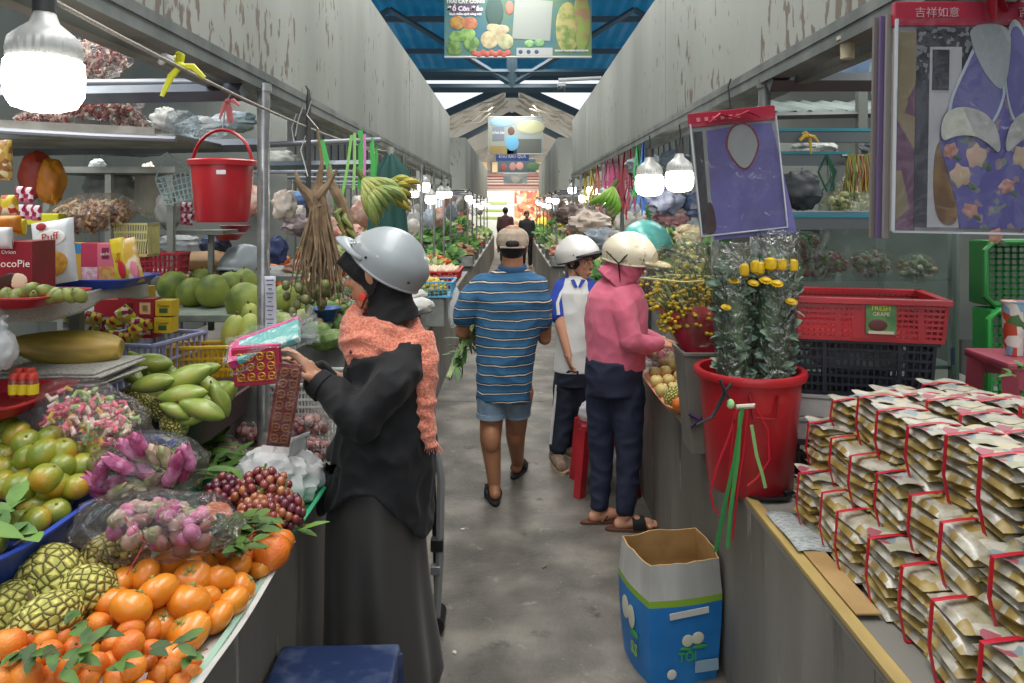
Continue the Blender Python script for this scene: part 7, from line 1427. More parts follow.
for i, (px, py) in enumerate(((828, 60), (880, 38))):
    t = thing('coiled_cord', f"coil of white and pink rings hanging under the right panel, {['smaller lower', 'upper'][i]} one", 'coil', P(px, py, 2.5)); mb = MB()
    for k in range(4): mb.tube([(k * .018 - .03 + .012 * math.cos(a), .01 * math.sin(a), k * .006 + .018 * math.sin(a)) for a in [2 * PI * j / 12 for j in range(12)]], .005, 5, closed=True)
    mb.build('rings', M('#b9a8b4', .5), t); MB().tube([(0, 0, .02), (-.06, 0, .2), (-.12, 0, 2.19 - P(px, py, 2.5).z)], .003, 5).build('string', M('#8f8f8f', .5), t)
pole('steel_post', 'dull grey steel post behind the hanging blue apron pack', P(765, 300, 2.72), .742, 2.17, .022, steel_grey)
# wall fittings of the right stall
t = thing('wall_cabinet', 'grey framed metal cabinet on the wall of the right stall', 'cabinet', (1.85, 5.12, 1.55)); MB().box((0, 0, .35), (.62, .08, .7)).build('body', M('#777d78', .6), t, smooth=False)
for z in (.17, .5): MB().box((0, -.045, z), (.5, .012, .26)).build('door', M('#8d938e', .6), t, smooth=False, bevel=.004)
bag('bundle', 'black bundle on top of the glass case behind the yellow flowers', P(885, 195, 3.4), .12, .08, .09, M('#26282c', .6), seed=91, neck=False, cat='bundle')
o = MB().box((0, 0, 0), (.10, .01, .18)).build('poster', M('#b9b4ac', .5, c2='#8d8a86', sc=15), loc=P(873, 195, 3.2), smooth=False); tag(o, 'small pale poster standing behind the rubber bands', 'poster')
# hanging apron packs
def chaikin(p, it=3):
    for _ in range(it): p = [q_ for i in range(len(p)) for q_ in ((p[i][0] * .75 + p[(i + 1) % len(p)][0] * .25, p[i][1] * .75 + p[(i + 1) % len(p)][1] * .25), (p[i][0] * .25 + p[(i + 1) % len(p)][0] * .75, p[i][1] * .25 + p[(i + 1) % len(p)][1] * .75))]
    return p
def garment_pack(name, label, c, w, h, rot, shapes, base, head='#a01f38'):
    t = thing(name, label, 'paper clothes pack', c, rot)
    MB().box((0, 0, 0), (w, .012, h)).build('card', base, t, smooth=False, bevel=.002)
    MB().box((0, -.001, h / 2 + .012), (w * 1.01, .018, .05)).build('header_card', M(head, .45), t, smooth=False, bevel=.002)
    for i, (poly, m, dy, nm) in enumerate(shapes):
        if nm in ('collar', 'collar_lace', 'lace_trim', 'neck_opening', 'paper_sandal', 'paper_shoe', 'paper_blouse'): poly = chaikin(poly)
        mb = MB(); n = len(poly); mb.add([V((x, -.0075 - dy, z)) for x, z in poly] + [V((x, -.0055 - dy, z)) for x, z in poly], [tuple(range(n)), tuple(range(2 * n - 1, n - 1, -1))] + [(j, j + n, (j + 1) % n + n, (j + 1) % n) for j in range(n)]); mb.build(nm, m, t, smooth=False)
    mb = MB()
    for x in (-w / 2, w / 2): mb.box((x, -.014, 0), (.004, .008, h))
    mb.box((0, -.014, -h / 2), (w, .008, .004)); mb.build('sleeve_seam', M('#c4c8cc', .3), t, smooth=False)
    mb = MB(); mb.grid(14, 14, lambda u, v: ((u - .5) * w, -.019 - .004 * math.sin(u * 9 + v * 5), (v - .5) * h)); mb.build('plastic_sleeve', film('#f4f4f8', .04, .05, 9), t)
    return t
perw = M('#5b5788', .55, c2='#66629a', sc=5); gcard = M('#8f948f', .5); dcol = M('#7a3038', .5)
apr = [(-.095, .165), (-.105, -.21), (.185, -.215), (.135, .17), (.05, .175), (-.01, .17)]
collar = [( .025 + .052 * math.cos(a) * (1 - .35 * (math.sin(a) < 0) * -math.sin(a)), .10 + .075 * math.sin(a)) for a in [2 * PI * j / 28 for j in range(28)]]
collar2 = [(.025 + (x - .025) * 1.13, .10 + (z - .10) * 1.1) for x, z in collar]
t = garment_pack('paper_clothes_pack', 'purple-blue paper tunic pack with red header hanging over the flowers', P(738, 176, 2.55), .30, .385, (0, R(-6), R(3)), [(apr, perw, .001, 'paper_tunic'), (collar2, dcol, .003, 'collar_edge'), (collar, gcard, .004, 'collar_opening'), ([(-.145, -.185), (-.14, .165), (-.11, .165), (-.118, -.185)], M('#3a3a3c', .5), .002, 'paper_trousers'), ([(-.14, -.19), (-.13, -.11), (-.11, -.07), (-.095, -.11), (-.095, -.19)], M('#3c2b26', .5), .004, 'paper_shoe')], gcard)
for k in range(6): MB().box((-.12 + .028 * k, -.012, .205), (.012, .002, .014)).build('header_mark', M('#c97a84', .5), t, smooth=False)
for s in (-1, 1): mb = MB(); mb.tube([(0, -.02, .20), (s * .05, -.03, .215), (s * .09, -.03, .19)], [.005, .012, .006], 6, flat=.4); mb.build('bow', M('#a01f38', .45), t)
MB().tube([(0, 0, .24), (0, 0, .31), (.012, 0, .335)], .003, 6).build('hook', M('#3a3a3c', .4), t)
o = MB().ell((0, 0, 0), (.045, .012, .016)).build('yellow_ribbon', M('#c9a52c', .5), loc=P(712, 118, 2.6)); tag(o, 'crumpled yellow plastic strip above the tunic pack', 'ribbon')
flor = M('#5b548f', .55)
def flor_mat(): return prints(['#5b5590'] * 11 + ['#6f7a70', '#5b5590', '#8f7a80', '#5b5590'], 80)
w_, h_ = .36, .43; xo = .06
body = [(-.048, -.205), (-.05, -.205), (-.055, -.16), (-.075, -.09), (-.092, -.04), (-.09, .01), (-.07, .05), (-.03, .075), (.10, .075), (.16, .07), (.178, .06), (.178, -.205), (.17, -.205)]
lcol = [(-.02, .17), (-.05, .10), (-.070, .05), (-.072, .012), (-.05, -.004), (-.02, -.008), (.005, .005), (.022, .04), (.03, .08), (.0, .14)]; rcol = [(.04, .20), (.032, .12), (.038, .06), (.05, .015), (.075, -.005), (.10, .01), (.105, .05), (.085, .12), (.06, .2)]
vneck = [(-.04, .205), (-.034, .16), (-.012, .11), (.022, .068), (.034, .09), (.04, .14), (.04, .205)]; lace1 = [(-.092, -.035), (-.09, .02), (-.06, .04), (-.02, .034), (.01, .012), (.024, -.03), (.022, -.058), (.0, -.034), (-.03, -.018), (-.065, -.02)]; lace2 = [(.034, -.058), (.034, -.02), (.05, .018), (.08, .034), (.13, .034), (.13, .0), (.09, -.012), (.06, -.03)]
lacem = M('#b0b0a6', .6, c2='#9c9e92', sc=40); whm = M('#b4bcc0', .5)
sc2 = lambda pl, k=1.1, c=(0, 0): [((x - sum(p[0] for p in pl) / len(pl)) * k + sum(p[0] for p in pl) / len(pl), (z - sum(p[1] for p in pl) / len(pl)) * k + sum(p[1] for p in pl) / len(pl)) for x, z in pl]
t = garment_pack('paper_clothes_pack', 'large pack with violet floral paper blouse and sandals, hanging at the upper right', P(984, 127, 1.5), w_, h_, (0, R(1), R(-4)), [
    ([(-.175, -.212), (-.175, .19), (-.135, .19), (-.135, -.212)], prints(['#8a7c5a', '#6a4458', '#8a7c5a', '#7a5a6a'], 14), .001, 'paper_scarf'), ([(-.138, -.205), (-.138, .09), (-.108, .09), (-.108, -.205)], M('#3c3d42', .5), .002, 'dark_strip'), ([(-.138, .09), (-.138, .2), (-.03, .2), (-.03, .09)], prints(['#26262a', '#26262a', '#77777a', '#26262a'], 110), .002, 'dotted_cloth'),
    ([(-.112, -.205), (-.112, .16), (-.05, .16), (-.05, -.205)], M('#b4b3b0', .5), .003, 'white_card'), ([(-.107, .073), (-.107, .154), (-.075, .154), (-.075, .073)], M('#26222a', .4), .005, 'paper_phone'), ([(-.085, -.20), (-.10, -.16), (-.102, -.08), (-.095, -.03), (-.08, -.03), (-.072, -.09), (-.05, -.15), (-.055, -.2)], M('#6d4e2c', .5, c2='#8a6a3c', sc=30), .005, 'paper_sandal'),
    (body, flor_mat(), .006, 'paper_blouse'), (sc2(lcol, 1.12), whm, .008, 'collar_lace'), (lcol, perw, .009, 'collar'), (sc2(rcol, 1.12), whm, .008, 'collar_lace'), (rcol, perw, .009, 'collar'), (vneck, M('#9aa09c', .5), .010, 'neck_opening'), (lace1, lacem, .011, 'lace_trim'), (lace2, lacem, .011, 'lace_trim')], M('#9a948c', .5))
rr = random.Random(12)
for k, (x, z) in enumerate(((-.02, -.06), (.04, -.12), (-.03, -.17), (.07, -.06), (.02, -.22), (.10, -.16), (-.05, -.10), (.12, -.08), (.06, .02), (.13, .10), (-.01, .0), (.09, -.21), (.15, -.12), (-.07, -.05))):
    r = .014 + .006 * (k % 3 == 0); MB().ell((x, -.0135, z), (r, .0015, r * 1.15), (0, k, 0), 12, 6, lambda d: 1 + .2 * math.sin(5 * math.atan2(d.z, d.x))).build('printed_rose', M('#a8705f' if k % 3 else '#b9a884', .5, c2='#c29a84', sc=60), t); MB().ell((x + r, -.0133, z - r), (r * .7, .0012, r * .35), (0, .7, 0), 10, 5).build('printed_leaf', M('#4a5f4a', .5), t)
for k, tx in enumerate(('吉祥如意', '百福臨門')): text(tx, .022, (-.10 + .2 * k, -.0115, .228), (R(90), 0, 0), M('#c99aa0', .5), t)
for i in range(3): MB().box((-.185 - .008 * i, .01 + .012 * i, -.0), (.012, .006, .46), (0, 0, R(14))).build('folded_layer', [M('#8a8480', .4), M('#6a5a80', .4), M('#7d7470', .4)][i], t, smooth=False)
for s in (-1, 1): mb = MB(); mb.tube([(.03, -.02, .23), (.03 + s * .04, -.035, .27), (.03 + s * .03, -.03, .21)], [.006, .016, .008], 6, flat=.5); mb.build('bow', M('#a01f30', .45), t)
MB().tube([(.03, 0, .25), (.03, 0, .38)], .003, 6).build('hook', M('#3a3a3c', .4), t)
# green baskets stood on their sides, stool, cup, bag
gpl = M('#2a7a3a', .45, c2='#226a32', sc=5)
def green_basket(label, loc, w, h, d, m):
    t = thing('green_basket', label, 'basket', loc); mb = MB(); nx, nz = 15, 10
    for i in range(nx + 1): mb.box((lerp(-w / 2, w / 2, i / nx), d, h / 2), (.008, .006, h))
    for k in range(nz + 1): mb.box((0, d, h * k / nz), (w, .006, .008))
    mb.build('base_lattice', m, t, smooth=False)
    for s, nm in ((-1, 'l'), (1, 'r')): mb = MB(); mb.box((s * (w / 2 + .012), d / 2, h / 2), (.008, d, h), (0, 0, s * -.05)); mb.build('side_wall', m, t, smooth=False)
    for z in (0, h): MB().box((0, d / 2, z), (w + .02, d, .008)).build('side_wall', m, t, smooth=False)
    mb = MB(); mb.tube([(-w / 2 - .02, 0, .03), (-w / 2 - .02, 0, h - .03), (-w / 2 + .01, 0, h), (w / 2 - .01, 0, h), (w / 2 + .02, 0, h - .03), (w / 2 + .02, 0, .03), (w / 2 - .01, 0, 0), (-w / 2 + .01, 0, 0)], .012, 8, closed=True); mb.build('rim', m, t); return t
green_basket('upper green lattice basket standing on its side at the right edge', (1.97, 2.72, 1.345), .42, .23, .10, gpl)
green_basket('lower green lattice basket standing on its side behind the pink stool', (1.97, 2.70, .97), .42, .355, .10, M('#2f9a44', .45))
solid('produce_box', 'grey box under the green baskets at the right edge', 'box', (1.97, 2.78, .85), (.46, .22, .21), shelfm)
hid = thing('plastic_stool', 'small faded pink stool standing on the counter behind the packets', 'stool', (1.70, 2.42, .743), (0, 0, R(-4))); ps = M('#a8475a', .5, c2='#94404f', sc=6); MB().box((0, 0, .46), (.30, .26, .03)).build('seat', ps, hid, smooth=False, bevel=.01)
for s in (-1, 1):
    for u in (-1, 1): MB().tube([(s * .12, u * .1, .45), (s * .14, u * .12, 0)], [.032, .028], 4).build('leg', ps, hid, smooth=False)
    MB().box((0, s * .12, .42), (.24, .01, .06)).build('apron', ps, hid, smooth=False)
t = thing('paper_cup', 'tall printed paper cup standing on the pink stool', 'cup', (1.64, 2.42, 1.22)); MB().lathe([(.026, 0), (.034, .17), (.036, .172), (.036, .177), (.03, .177)], 28).build('cup_body', prints(['#7d9fb5', '#c9c4bc', '#b5452f', '#d8d2c8', '#4a6a3c'], 32, stretch=(1, 1, 1)), t)
bag('plastic_bag', 'clear milky plastic bag on the pink stool at the right edge', (1.735, 2.40, 1.33), .06, .05, .10, film('#e8e6ec', .4, .1, 16), seed=95, neck=True)
leaf_spray([P(1015, 378, 2.2), P(1020, 370, 2.2)], 3, .05, .015, leafp, 'small green sprig beside the milky bag at the right edge', .01, 9)
# near right lamps
for px, py, Y, d, lb in ((650, 184, 4.6, .175, 'large glowing lamp above the teal helmet, right row'), (680, 180, 4.0, .15, 'glowing lamp half hidden by the tunic pack, right row')): bulb(lb, P(px, py, Y), d, top=2.15)

o = MB().box((0, 0, 0), (1.1, .03, .5)).build('tarpaulin', M('#26384f', .7, c2='#34495f', sc=4), loc=P(850, 50, 4.7), smooth=False); [MB().tube([(x, 0, .24), (x, 0, 1.9)], .005, 5).build('suspension_cord', M('#8f8f8f', .5), o) for x in (-.5, .5)]; tag(o, 'dark blue tarpaulin sheet hung high in the right stall behind the bars', 'tarpaulin')
mb = MB(); mb.grid(24, 4, lambda u, v: (lerp(-.45, .5, u), v * .6, .0 + v * .14 + .012 * math.sin(u * 60))); o = mb.build('plastic_sheet', M('#4f5a56', .85, c2='#5f6a66', sc=4), loc=P(835, 112, 4.0), thick=.004); tag(o, 'grey-green corrugated plastic sheet sloping under the tarpaulin', 'sheet')
for x, lb in ((862, 'left'), (905, 'right')): o = MB().box((0, 0, 0), (.05, .04, .5)).build('upright', M('#4f5450', .6), loc=P(x, 125, 4.0), smooth=False); tag(o, f'dark grey upright below the corrugated sheet, {lb} one', 'upright')
hbar('dark bar under the corrugated sheet in the right stall', P(775, 116, 4.0), P(960, 112, 4.0), .02, M('#4a4f4d', .5, .3), True)
for px, py, Y, sx, sz, m, lb in ((800, 190, 3.6, .10, .10, M('#34383c', .6), 'black bag behind the turquoise bars beside the tunic pack'), (895, 200, 3.3, .05, .08, M('#5a2f34', .6), 'dark red box-like bag right of the rubber bands'), (815, 150, 3.8, .12, .05, M('#7a807c', .6, c2='#989d98', sc=9), 'grey bundle between the two turquoise bars'), (880, 150, 3.7, .09, .06, M('#3f4447', .6, c2='#6a6f70', sc=9), 'dark bundle behind the rubber bands'), (665, 200, 4.9, .12, .09, M('#4a5570', .6, c2='#8a8fa0', sc=9), 'blue-grey bag behind the two large lamps'), (690, 235, 4.4, .09, .06, M('#8a7a5a', .6, c2='#b0a484', sc=12), 'brown and yellow pack left of the tub flowers'), (648, 165, 5.6, .16, .08, M('#6f7a80', .6, c2='#a3a8aa', sc=8), 'grey bundle high behind the large lamps'), (675, 160, 5.2, .10, .07, M('#53606a', .6), 'slate bundle above the hidden lamp')):
    bag('bundle', lb, P(px, py, Y), sx, sx * .6, sz, m, seed=px + 5, neck=False, cat='bundle', amp=.28)
# ================================================================ ROWS OF STALLS DOWN THE AISLE, BANNERS
rr = random.Random(21)
LX, RX = -.93, .90
vegc = {'green': ([M('#4f8038', .6, c2='#6f9c4a', sc=20), M('#6f9c48', .6), M('#3c6a2c', .6)], 'leafy green'), 'yellow': ([M('#c2a83a', .5), M('#b58f2f', .5), M('#8f9a44', .5)], 'yellow'), 'orange': ([M('#c9702a', .5), M('#b55a24', .5)], 'orange'), 'pale': ([M('#bdbf92', .6), M('#93a860', .6)], 'pale green'), 'red': ([M('#b5483c', .5), M('#c98a70', .5)], 'red'), 'brown': ([M('#8f6a4c', .6), M('#a88a68', .6)], 'brown')}
def heap(side, y, x, z, kind, sx, sy, sz, r, lb):
    ms, w = vegc[kind]; t = thing('vegetable_heap', lb, 'vegetables', (x, y, z)); rr2 = random.Random(int(y * 100) + side); mb = MB(); n = 46
    for i in range(n):
        a = rr2.uniform(0, 2 * PI); s = rr2.random() ** .5; h = (1 - s * s) * sz; mb.mat(rr2.randrange(len(ms))); p = V((math.cos(a) * s * sx, math.sin(a) * s * sy, h * .9 + r * .6))
        if kind in ('green', 'pale') and i % 2:
            for k in range(4): mb.leaf(p, (rr2.uniform(-1, 1), rr2.uniform(-1, .3), rr2.uniform(.1, 1.2)), r * 4.5, r * 1.8, (rr2.random(), -1, 1), .4)
        else: mb.ell(p, (r * rr2.uniform(.8, 1.6), r, r * .8), (rr2.uniform(-.5, .5), rr2.uniform(-.5, .5), rr2.uniform(0, 3)), 8, 6)
    mb.lathe([(1, 0), (.85, sz * .3), (.5, sz * .52), (.01, sz * .6)], 16, sx=sx, sy=sy); tag(mb.build('produce', ms, t), kind='stuff'); return t
bagm = [film('#f4f4f6', .4, .1, 20), M('#b9b6ae', .6, c2='#9a968e', sc=8), M('#a87a6c', .6, c2='#c2a89a', sc=12), M('#8f9aa5', .6), M('#6f5a4c', .6, c2='#a08a74', sc=12), M('#c2bdb2', .6, c2='#a39a8a', sc=12)]
bagn = ['clear white', 'pale grey', 'reddish', 'blue-grey', 'brown', 'cream']
def D(y): return f'about {int(round(y))} metres down the aisle' if False else ''
kinds = ['green', 'yellow', 'pale', 'orange', 'green', 'brown', 'green', 'red', 'pale', 'green', 'yellow', 'green']
NY = {-1: [6.0, 7.2, 8.4, 9.6, 10.7, 12.8, 14.4, 16.2, 18.2, 20.5, 23], 1: [5.9, 7.1, 8.3, 9.5, 10.7, 12.8, 14.4, 16.2, 18.2, 20.5, 23]}
sideN = {-1: 'left', 1: 'right'}
for s in (-1, 1):
    n = len(NY[s])
    for i, y in enumerate(NY[s]):
        far = y > 12; x0 = s * (.78 if far else .90); cz = .742; o_ = ORD[i]; sn = sideN[s]
        pole('thin_pole', f'thin steel pole, {o_} along the {sn} row behind the shoppers', (x0, y + .15, 0), cz, 2.05 if far else 2.13, .016, steel if i % 2 else steel_grey, group=f'poles of the {sn} row')
        mb = MB(); mb.box((0, 0, 0), (.5, .75, .16)); tag(mb.build('display_box', shelfm if i % 2 else darkwood, loc=(x0 + s * .12, y - .3, cz + .08), smooth=False, bevel=.004), f'grey display box, {o_} along the {sn} row of stalls', 'box')
        mb = MB(); mb.box((0, 0, 0), (.7, .8, .38)); tag(mb.build('display_box', darkwood if i % 2 else shelfm, loc=(x0 + s * .78, y - .3, cz + .19), smooth=False, bevel=.004), f'taller rear display box, {o_} along the {sn} row of stalls', 'box')
        k1 = kinds[(i + (0 if s < 0 else 2)) % 12]; k2 = kinds[(i * 5 + 3 + (s > 0)) % 12]
        heap(s, y - .3, x0 + s * .08, cz + .18, k1, .24, .34, .16 if i > 2 else .1, .038, f'{vegc[k1][1]} vegetables on the front box, {o_} stall of the {sn} row')
        heap(s + 5, y - .32, x0 + s * .7, cz + .40, k2, .30, .34, .2, .045, f'{vegc[k2][1]} vegetables on the rear box, {o_} stall of the {sn} row')
        if not (s > 0 and i < 0):
            if not (i == 0): bulb(f'glowing lamp hanging from the panel, {ORD[i-1]} of the distant {sn} row', V((x0 + rr.uniform(-.05, .03), y + rr.uniform(-.2, .3), (1.93 if not far else 1.85) + rr.uniform(-.14, .04))), .125, .13, f'lamps of the {sn} row', glow_far, 16, 1.99 if far else 2.15)
        if i in (1, 4, 8): bulb(f'rear glowing lamp deeper inside the {sn} stalls, beside the {o_} pole', V((x0 + s * .55, y + .3, 1.88 + rr.uniform(-.08, .05))), .13, .2, f'lamps of the {sn} row', glow_far, 14, 2.0)
        A = V((x0 + s * .05, y + .15, 2.0)); hb = MB(); hb.tube([(0, 0, 0), (s * 1.6, 0, 0)], .014, 6); tag(hb.build('cross_rail', rail, loc=A), f'rail across the stall at the {o_} pole of the {sn} row', 'bar')
        for k in range(4):
            b = rr.randrange(6); zz = rr.uniform(1.45, 1.78); sz_ = rr.uniform(.09, .17); bx = x0 + s * (.22 + .36 * k + rr.uniform(-.06, .06)); t = bag('hanging_bag', f"{bagn[b]} bag hanging from the {o_} rail of the {sn} row, {['nearest the aisle', 'second from the aisle', 'third from the aisle', 'deepest'][k]}", (bx, y + .15, zz), sz_ * .75, sz_ * .5, sz_, bagm[b], seed=i * 7 + k, neck=False, cat='bag', amp=.2)
            MB().tube([(0, 0, sz_ * .9), (0, 0, 2.0 - zz)], .005, 4).build('string', M('#9a968e', .7), t)
    # posters / cloth far back of the stalls
# special items of the left row
def bx(nm, lb, loc, d, m, cat='box'): return tag(MB().box((0, 0, 0), d).build(nm, m, loc=loc, smooth=False, bevel=.004), lb, cat)
crate('red_crate', 'red crate full of brown eggs on the left row behind the grey helmet', 'crate', (-.70, 7.0, 1.03), .42, .62, .09, M('#c0302f', .45), 0, 12, 14, 2)
bx('stand_box', 'pale support under the red egg crate', (-.74, 7.0, .885), (.32, .56, .285), shelfm)
t = thing('egg_heap', 'brown and cream eggs heaped in the red crate', 'eggs', (-.70, 7.0, 1.04)); mb = MB()
for i in range(150): mb.mat(i % 3); mb.ell((-.17 + .034 * (i % 11), -.26 + .04 * (i // 11), .06 + .012 * ((i * 7) % 3)), (.02, .02, .024), (rr.uniform(-1, 1), rr.uniform(-1, 1), 0), 8, 6)
tag(mb.build('eggs', [M('#c28a6a', .5), M('#b06a52', .5), M('#d8c0a8', .5)], t), kind='stuff')
crate('blue_crate', 'light blue plastic crate below the red egg crate', 'crate', (-.66, 6.15, .98), .36, .40, .12, M('#5aa0c4', .45), 0, 10, 10, 2)
bx('stand_box', 'pale support under the light blue crate', (-.70, 6.15, .86), (.30, .36, .235), shelfm)
heap(-9, 6.15, -.66, 1.0, 'yellow', .13, .15, .10, .028, 'yellow chillies in the light blue crate')
for px, py, Y, a, lb in ((412, 296, 5.1, .11, 'upper white sack behind the salmon scarf'), (420, 306, 4.9, .10, 'lower white folded sack right of the scarf'), (407, 312, 5.0, .1, 'white sack partly behind the scarf')):
    bag('white_sack', lb, P(px, py, Y), a, .12, .055, M('#c4c3be', .6, c2='#aeada6', sc=8, bump=.3, bs=20), seed=px, neck=False, cat='sack', amp=.14)
bx('display_box', 'grey support under the white sacks', (-.86, 5.0, .86), (.5, .5, .23), shelfm)
bag('plastic_bag', 'long white plastic bag hanging at the counter edge left of the striped man', P(455, 308, 6.0), .05, .04, .16, film('#eef0f0', .5, .08, 20), seed=88, rot=(0, R(6), 0), neck=False)
# bananas and hanging strings on the right row
banana('banana_hand', 'big green banana bunch hanging in the right row above the pink woman', P(612, 190, 6.0), 7, bang, .25, (0, R(28), 0), 1, sp=1.1)
for i, (x0, m) in enumerate(((586, '#b9a83a'), (592, '#c2b04a'), (598, '#b56a5a'), (603, '#c95a84'), (608, '#d0708f'), (613, '#c95a84'), (619, '#b0506a'), (625, '#a8444f'), (631, '#b9576a'), (638, '#4fb56a'), (644, '#4a7ac9'))):
    Y = 7.2 - .25 * i; top = 205 - 70 * (x0 - 540) / 100; a = P(x0, HY - (HY - 161) / (600 - 512.5) * (x0 - 512.5) * .99, Y); a.z = 2.15; L = rr.uniform(.3, .55); Y = .9 * F / (x0 - CX); t = thing('hanging_ribbons', f"bundle of coloured plastic strings under the right panel, {ORD[i]} from the far end", 'strings', (.9, Y, 2.15), group='coloured strings under the right panel')
    for k in range(5): mb = MB(); mb.tube([(0, 0, 0), (rr.uniform(-.04, .04), 0, -L * .5), (rr.uniform(-.05, .05), 0, -L * rr.uniform(.8, 1))], .007, 5, flat=.3, up=(0, 1, 0)); mb.build('string', M(m, .5), t)
for i, (px, py, Y, s, m, lb) in enumerate(((590, 225, 6.6, .2, '#b9a89a', 'round woven basket of goods behind the boy helmet'), (604, 240, 5.9, .16, '#7f8a94', 'grey plastic bundle between the two white helmets'), (575, 215, 8, .2, '#5a4a44', 'dark bundle behind the boy helmet'), (700, 205, 5, .15, '#3a4a6a', 'navy bundle under the hidden lamp'), (672, 215, 5, .12, '#a0707a', 'pinkish bundle right of the big lamp'), (660, 212, 5.4, .1, '#4f7a4a', 'green bundle under the big lamp'))):
    bag('bundle', lb, P(px, py, Y), s, s * .6, s * .6, M(m, .6, c2='#c2b8ac', sc=9, lo=.5, hi=.7), seed=i + 300, neck=False, cat='bundle', amp=.3)
solid('display_box', 'long grey box behind the pink woman on the right counter', 'box', (1.25, 4.6, .9), (.6, 1.2, .31), shelfm)
# ---- banners
def banner(label, x, y, z0, w, h, base, shapes, texts, wl=.5):
    t = thing('banner', label, 'banner', (x, y, z0)); MB().box((0, 0, h / 2), (w, .02, h)).build('sheet', base, t, smooth=False)
    for nm, cx, cz, rx, rz_, m, k in shapes:
        if k == 'o': MB().ell((cx, -.014, cz), (rx, .006, rz_), None, 20, 8).build(nm, m, t)
        elif k == 'b': MB().box((cx, -.012, cz), (rx * 2, .006, rz_ * 2)).build(nm, m, t, smooth=False)
        else: MB().box((cx, -.013, cz), (rx * 2, .006, rz_ * 2), (0, k, 0)).build(nm, m, t, smooth=False)
    for s, sz_, cx, cz, m in texts: text(s, sz_, (cx, -.02, cz), (R(90), 0, 0), m, t, bold=.003)
    MB().tube([(-w / 2, 0, 0), (w / 2, 0, 0)], .015, 8).build('bottom_rod', M('#b9b9b4', .4), t); MB().tube([(-w / 2, 0, h), (w / 2, 0, h)], .015, 8).build('top_rod', M('#8a8a88', .4), t)
    for sx in (-1, 1): MB().tube([(sx * w * (.4 if y < 22 else .18), 0, h), (sx * w * (.4 if y < 22 else .18), 0, h + wl)], .006, 5).build('suspension_wire', M('#4a4a4a', .5), t)
    return t
Y = 9.0; sc_ = Y / F; bw = 147 * sc_; bx0 = (518.5 - CX) * sc_; bz0 = EYE + (HY - 57) * sc_
def bpt(px, py): return (px - 518.5) * sc_, (57 - py) * sc_
sh = []
vegs = M('#5f7a3a', .5, c2='#8fa558', sc=14); pur = M('#4a3450', .5)
for i, (px, py, rx, ry, c, c2) in enumerate(((458, 23, 8, 7, '#a8823a', '#8a5a34'), (470, 24, 8, 7, '#9a5a3c', '#b0704a'), (458, 37, 9, 6, '#4f7a38', '#7a9c50'), (468, 34, 8, 6, '#5f8a44', '#86a85a'), (455, 48, 8, 8, '#45682f', '#6f8f48'), (472, 44, 8, 8, '#4a6f35', '#7d9c55'), (490, 40, 9, 9, '#a89a74', '#c2b48e'), (498, 35, 9, 8, '#a0926c', '#b9ad88'), (506, 42, 8, 8, '#8f8f6a', '#b0b088'), (494, 28, 7, 5, '#b0a27c', '#c9bc98'), (502, 30, 8, 5, '#a8987a', '#b9a98a'), (530, 44, 5, 4, '#5f8f58', '#86b078'), (540, 43, 5, 4, '#5a8a55', '#7fa870'))): x, z = bpt(px, py); sh.append(('printed_vegetable', x, z, rx * sc_, ry * sc_, M(c, .5, c2=c2, sc=14), 'o'))
for k in range(9): x, z = bpt(475 + k * 4.2, 53 + (k % 2) * 1.5); sh.append(('printed_tomato', x, z, 3 * sc_, 3 * sc_, M('#a8443a', .5, c2='#b9604f', sc=20), 'o'))
x, z = bpt(495, 12); sh.append(('printed_person', x, z, 9 * sc_, 16 * sc_, M('#2f4f48', .5), 'o')); x, z = bpt(510, 8); sh.append(('printed_hand', x, z, 4 * sc_, 7 * sc_, M('#a8705f', .5), 'o'))
x, z = bpt(533, 20); sh.append(('blank_card', x, z, 19 * sc_, 20 * sc_, M('#90968f', .5), R(4)))
x, z = bpt(568, 28); sh.append(('printed_leaf', x, z, 12 * sc_, 26 * sc_, M('#5f7a34', .5, c2='#a39a5c', sc=9), 'o')); x, z = bpt(582, 22); sh.append(('printed_leaf', x, z, 9 * sc_, 30 * sc_, M('#7a8f40', .5, c2='#8a6a4a', sc=7), 'o'))
x, z = bpt(465, 10); sh.append(('printed_plate', x, z, 14 * sc_, 6 * sc_, pur, 'b')); x, z = bpt(535, 52); sh.append(('logo_strip', x, z, 18 * sc_, 4 * sc_, M('#a8aba8', .5), 'b'))
for k in range(3): x, z = bpt(521 + k * 8, 52); sh.append(('printed_logo', x, z, 2.2 * sc_, 2.2 * sc_, M('#3c4a6a', .5), 'o'))
sh = [(a, b, c, d, e, f, g) for a, b, c, d, e, f, g in sh]
wtx = M('#c4c4c4', .5); x1, z1 = bpt(466, 10); x2, z2 = bpt(466, 2); x3, z3 = bpt(572, 51); x4, z4 = bpt(466, 14.5)
banner('large produce banner with vegetables and a blank white card, hung under the blue roof', bx0, Y, bz0, bw, 80 * sc_, M('#2f6878', .5, c2='#5a7548', sc=1.6), sh, [('Đồ Côn Đảo', 6.5 * sc_, x1, z1 + .01, wtx), ('TRÁI CÂY CÔNG', 5 * sc_, x2, z2, wtx), ('thực phẩm sạch nông trại', 3 * sc_, x4, z4, wtx), ('THỰC PHẨM AN TOÀN CHO MỌI NHÀ', 1.9 * sc_, x3, z3, wtx)])
Y = 19.0; sc_ = Y / F; bz0 = EYE + (HY - 154) * sc_
def b2(px, py): return (px - 516) * .86 * sc_, (154 - py) * sc_
S = []
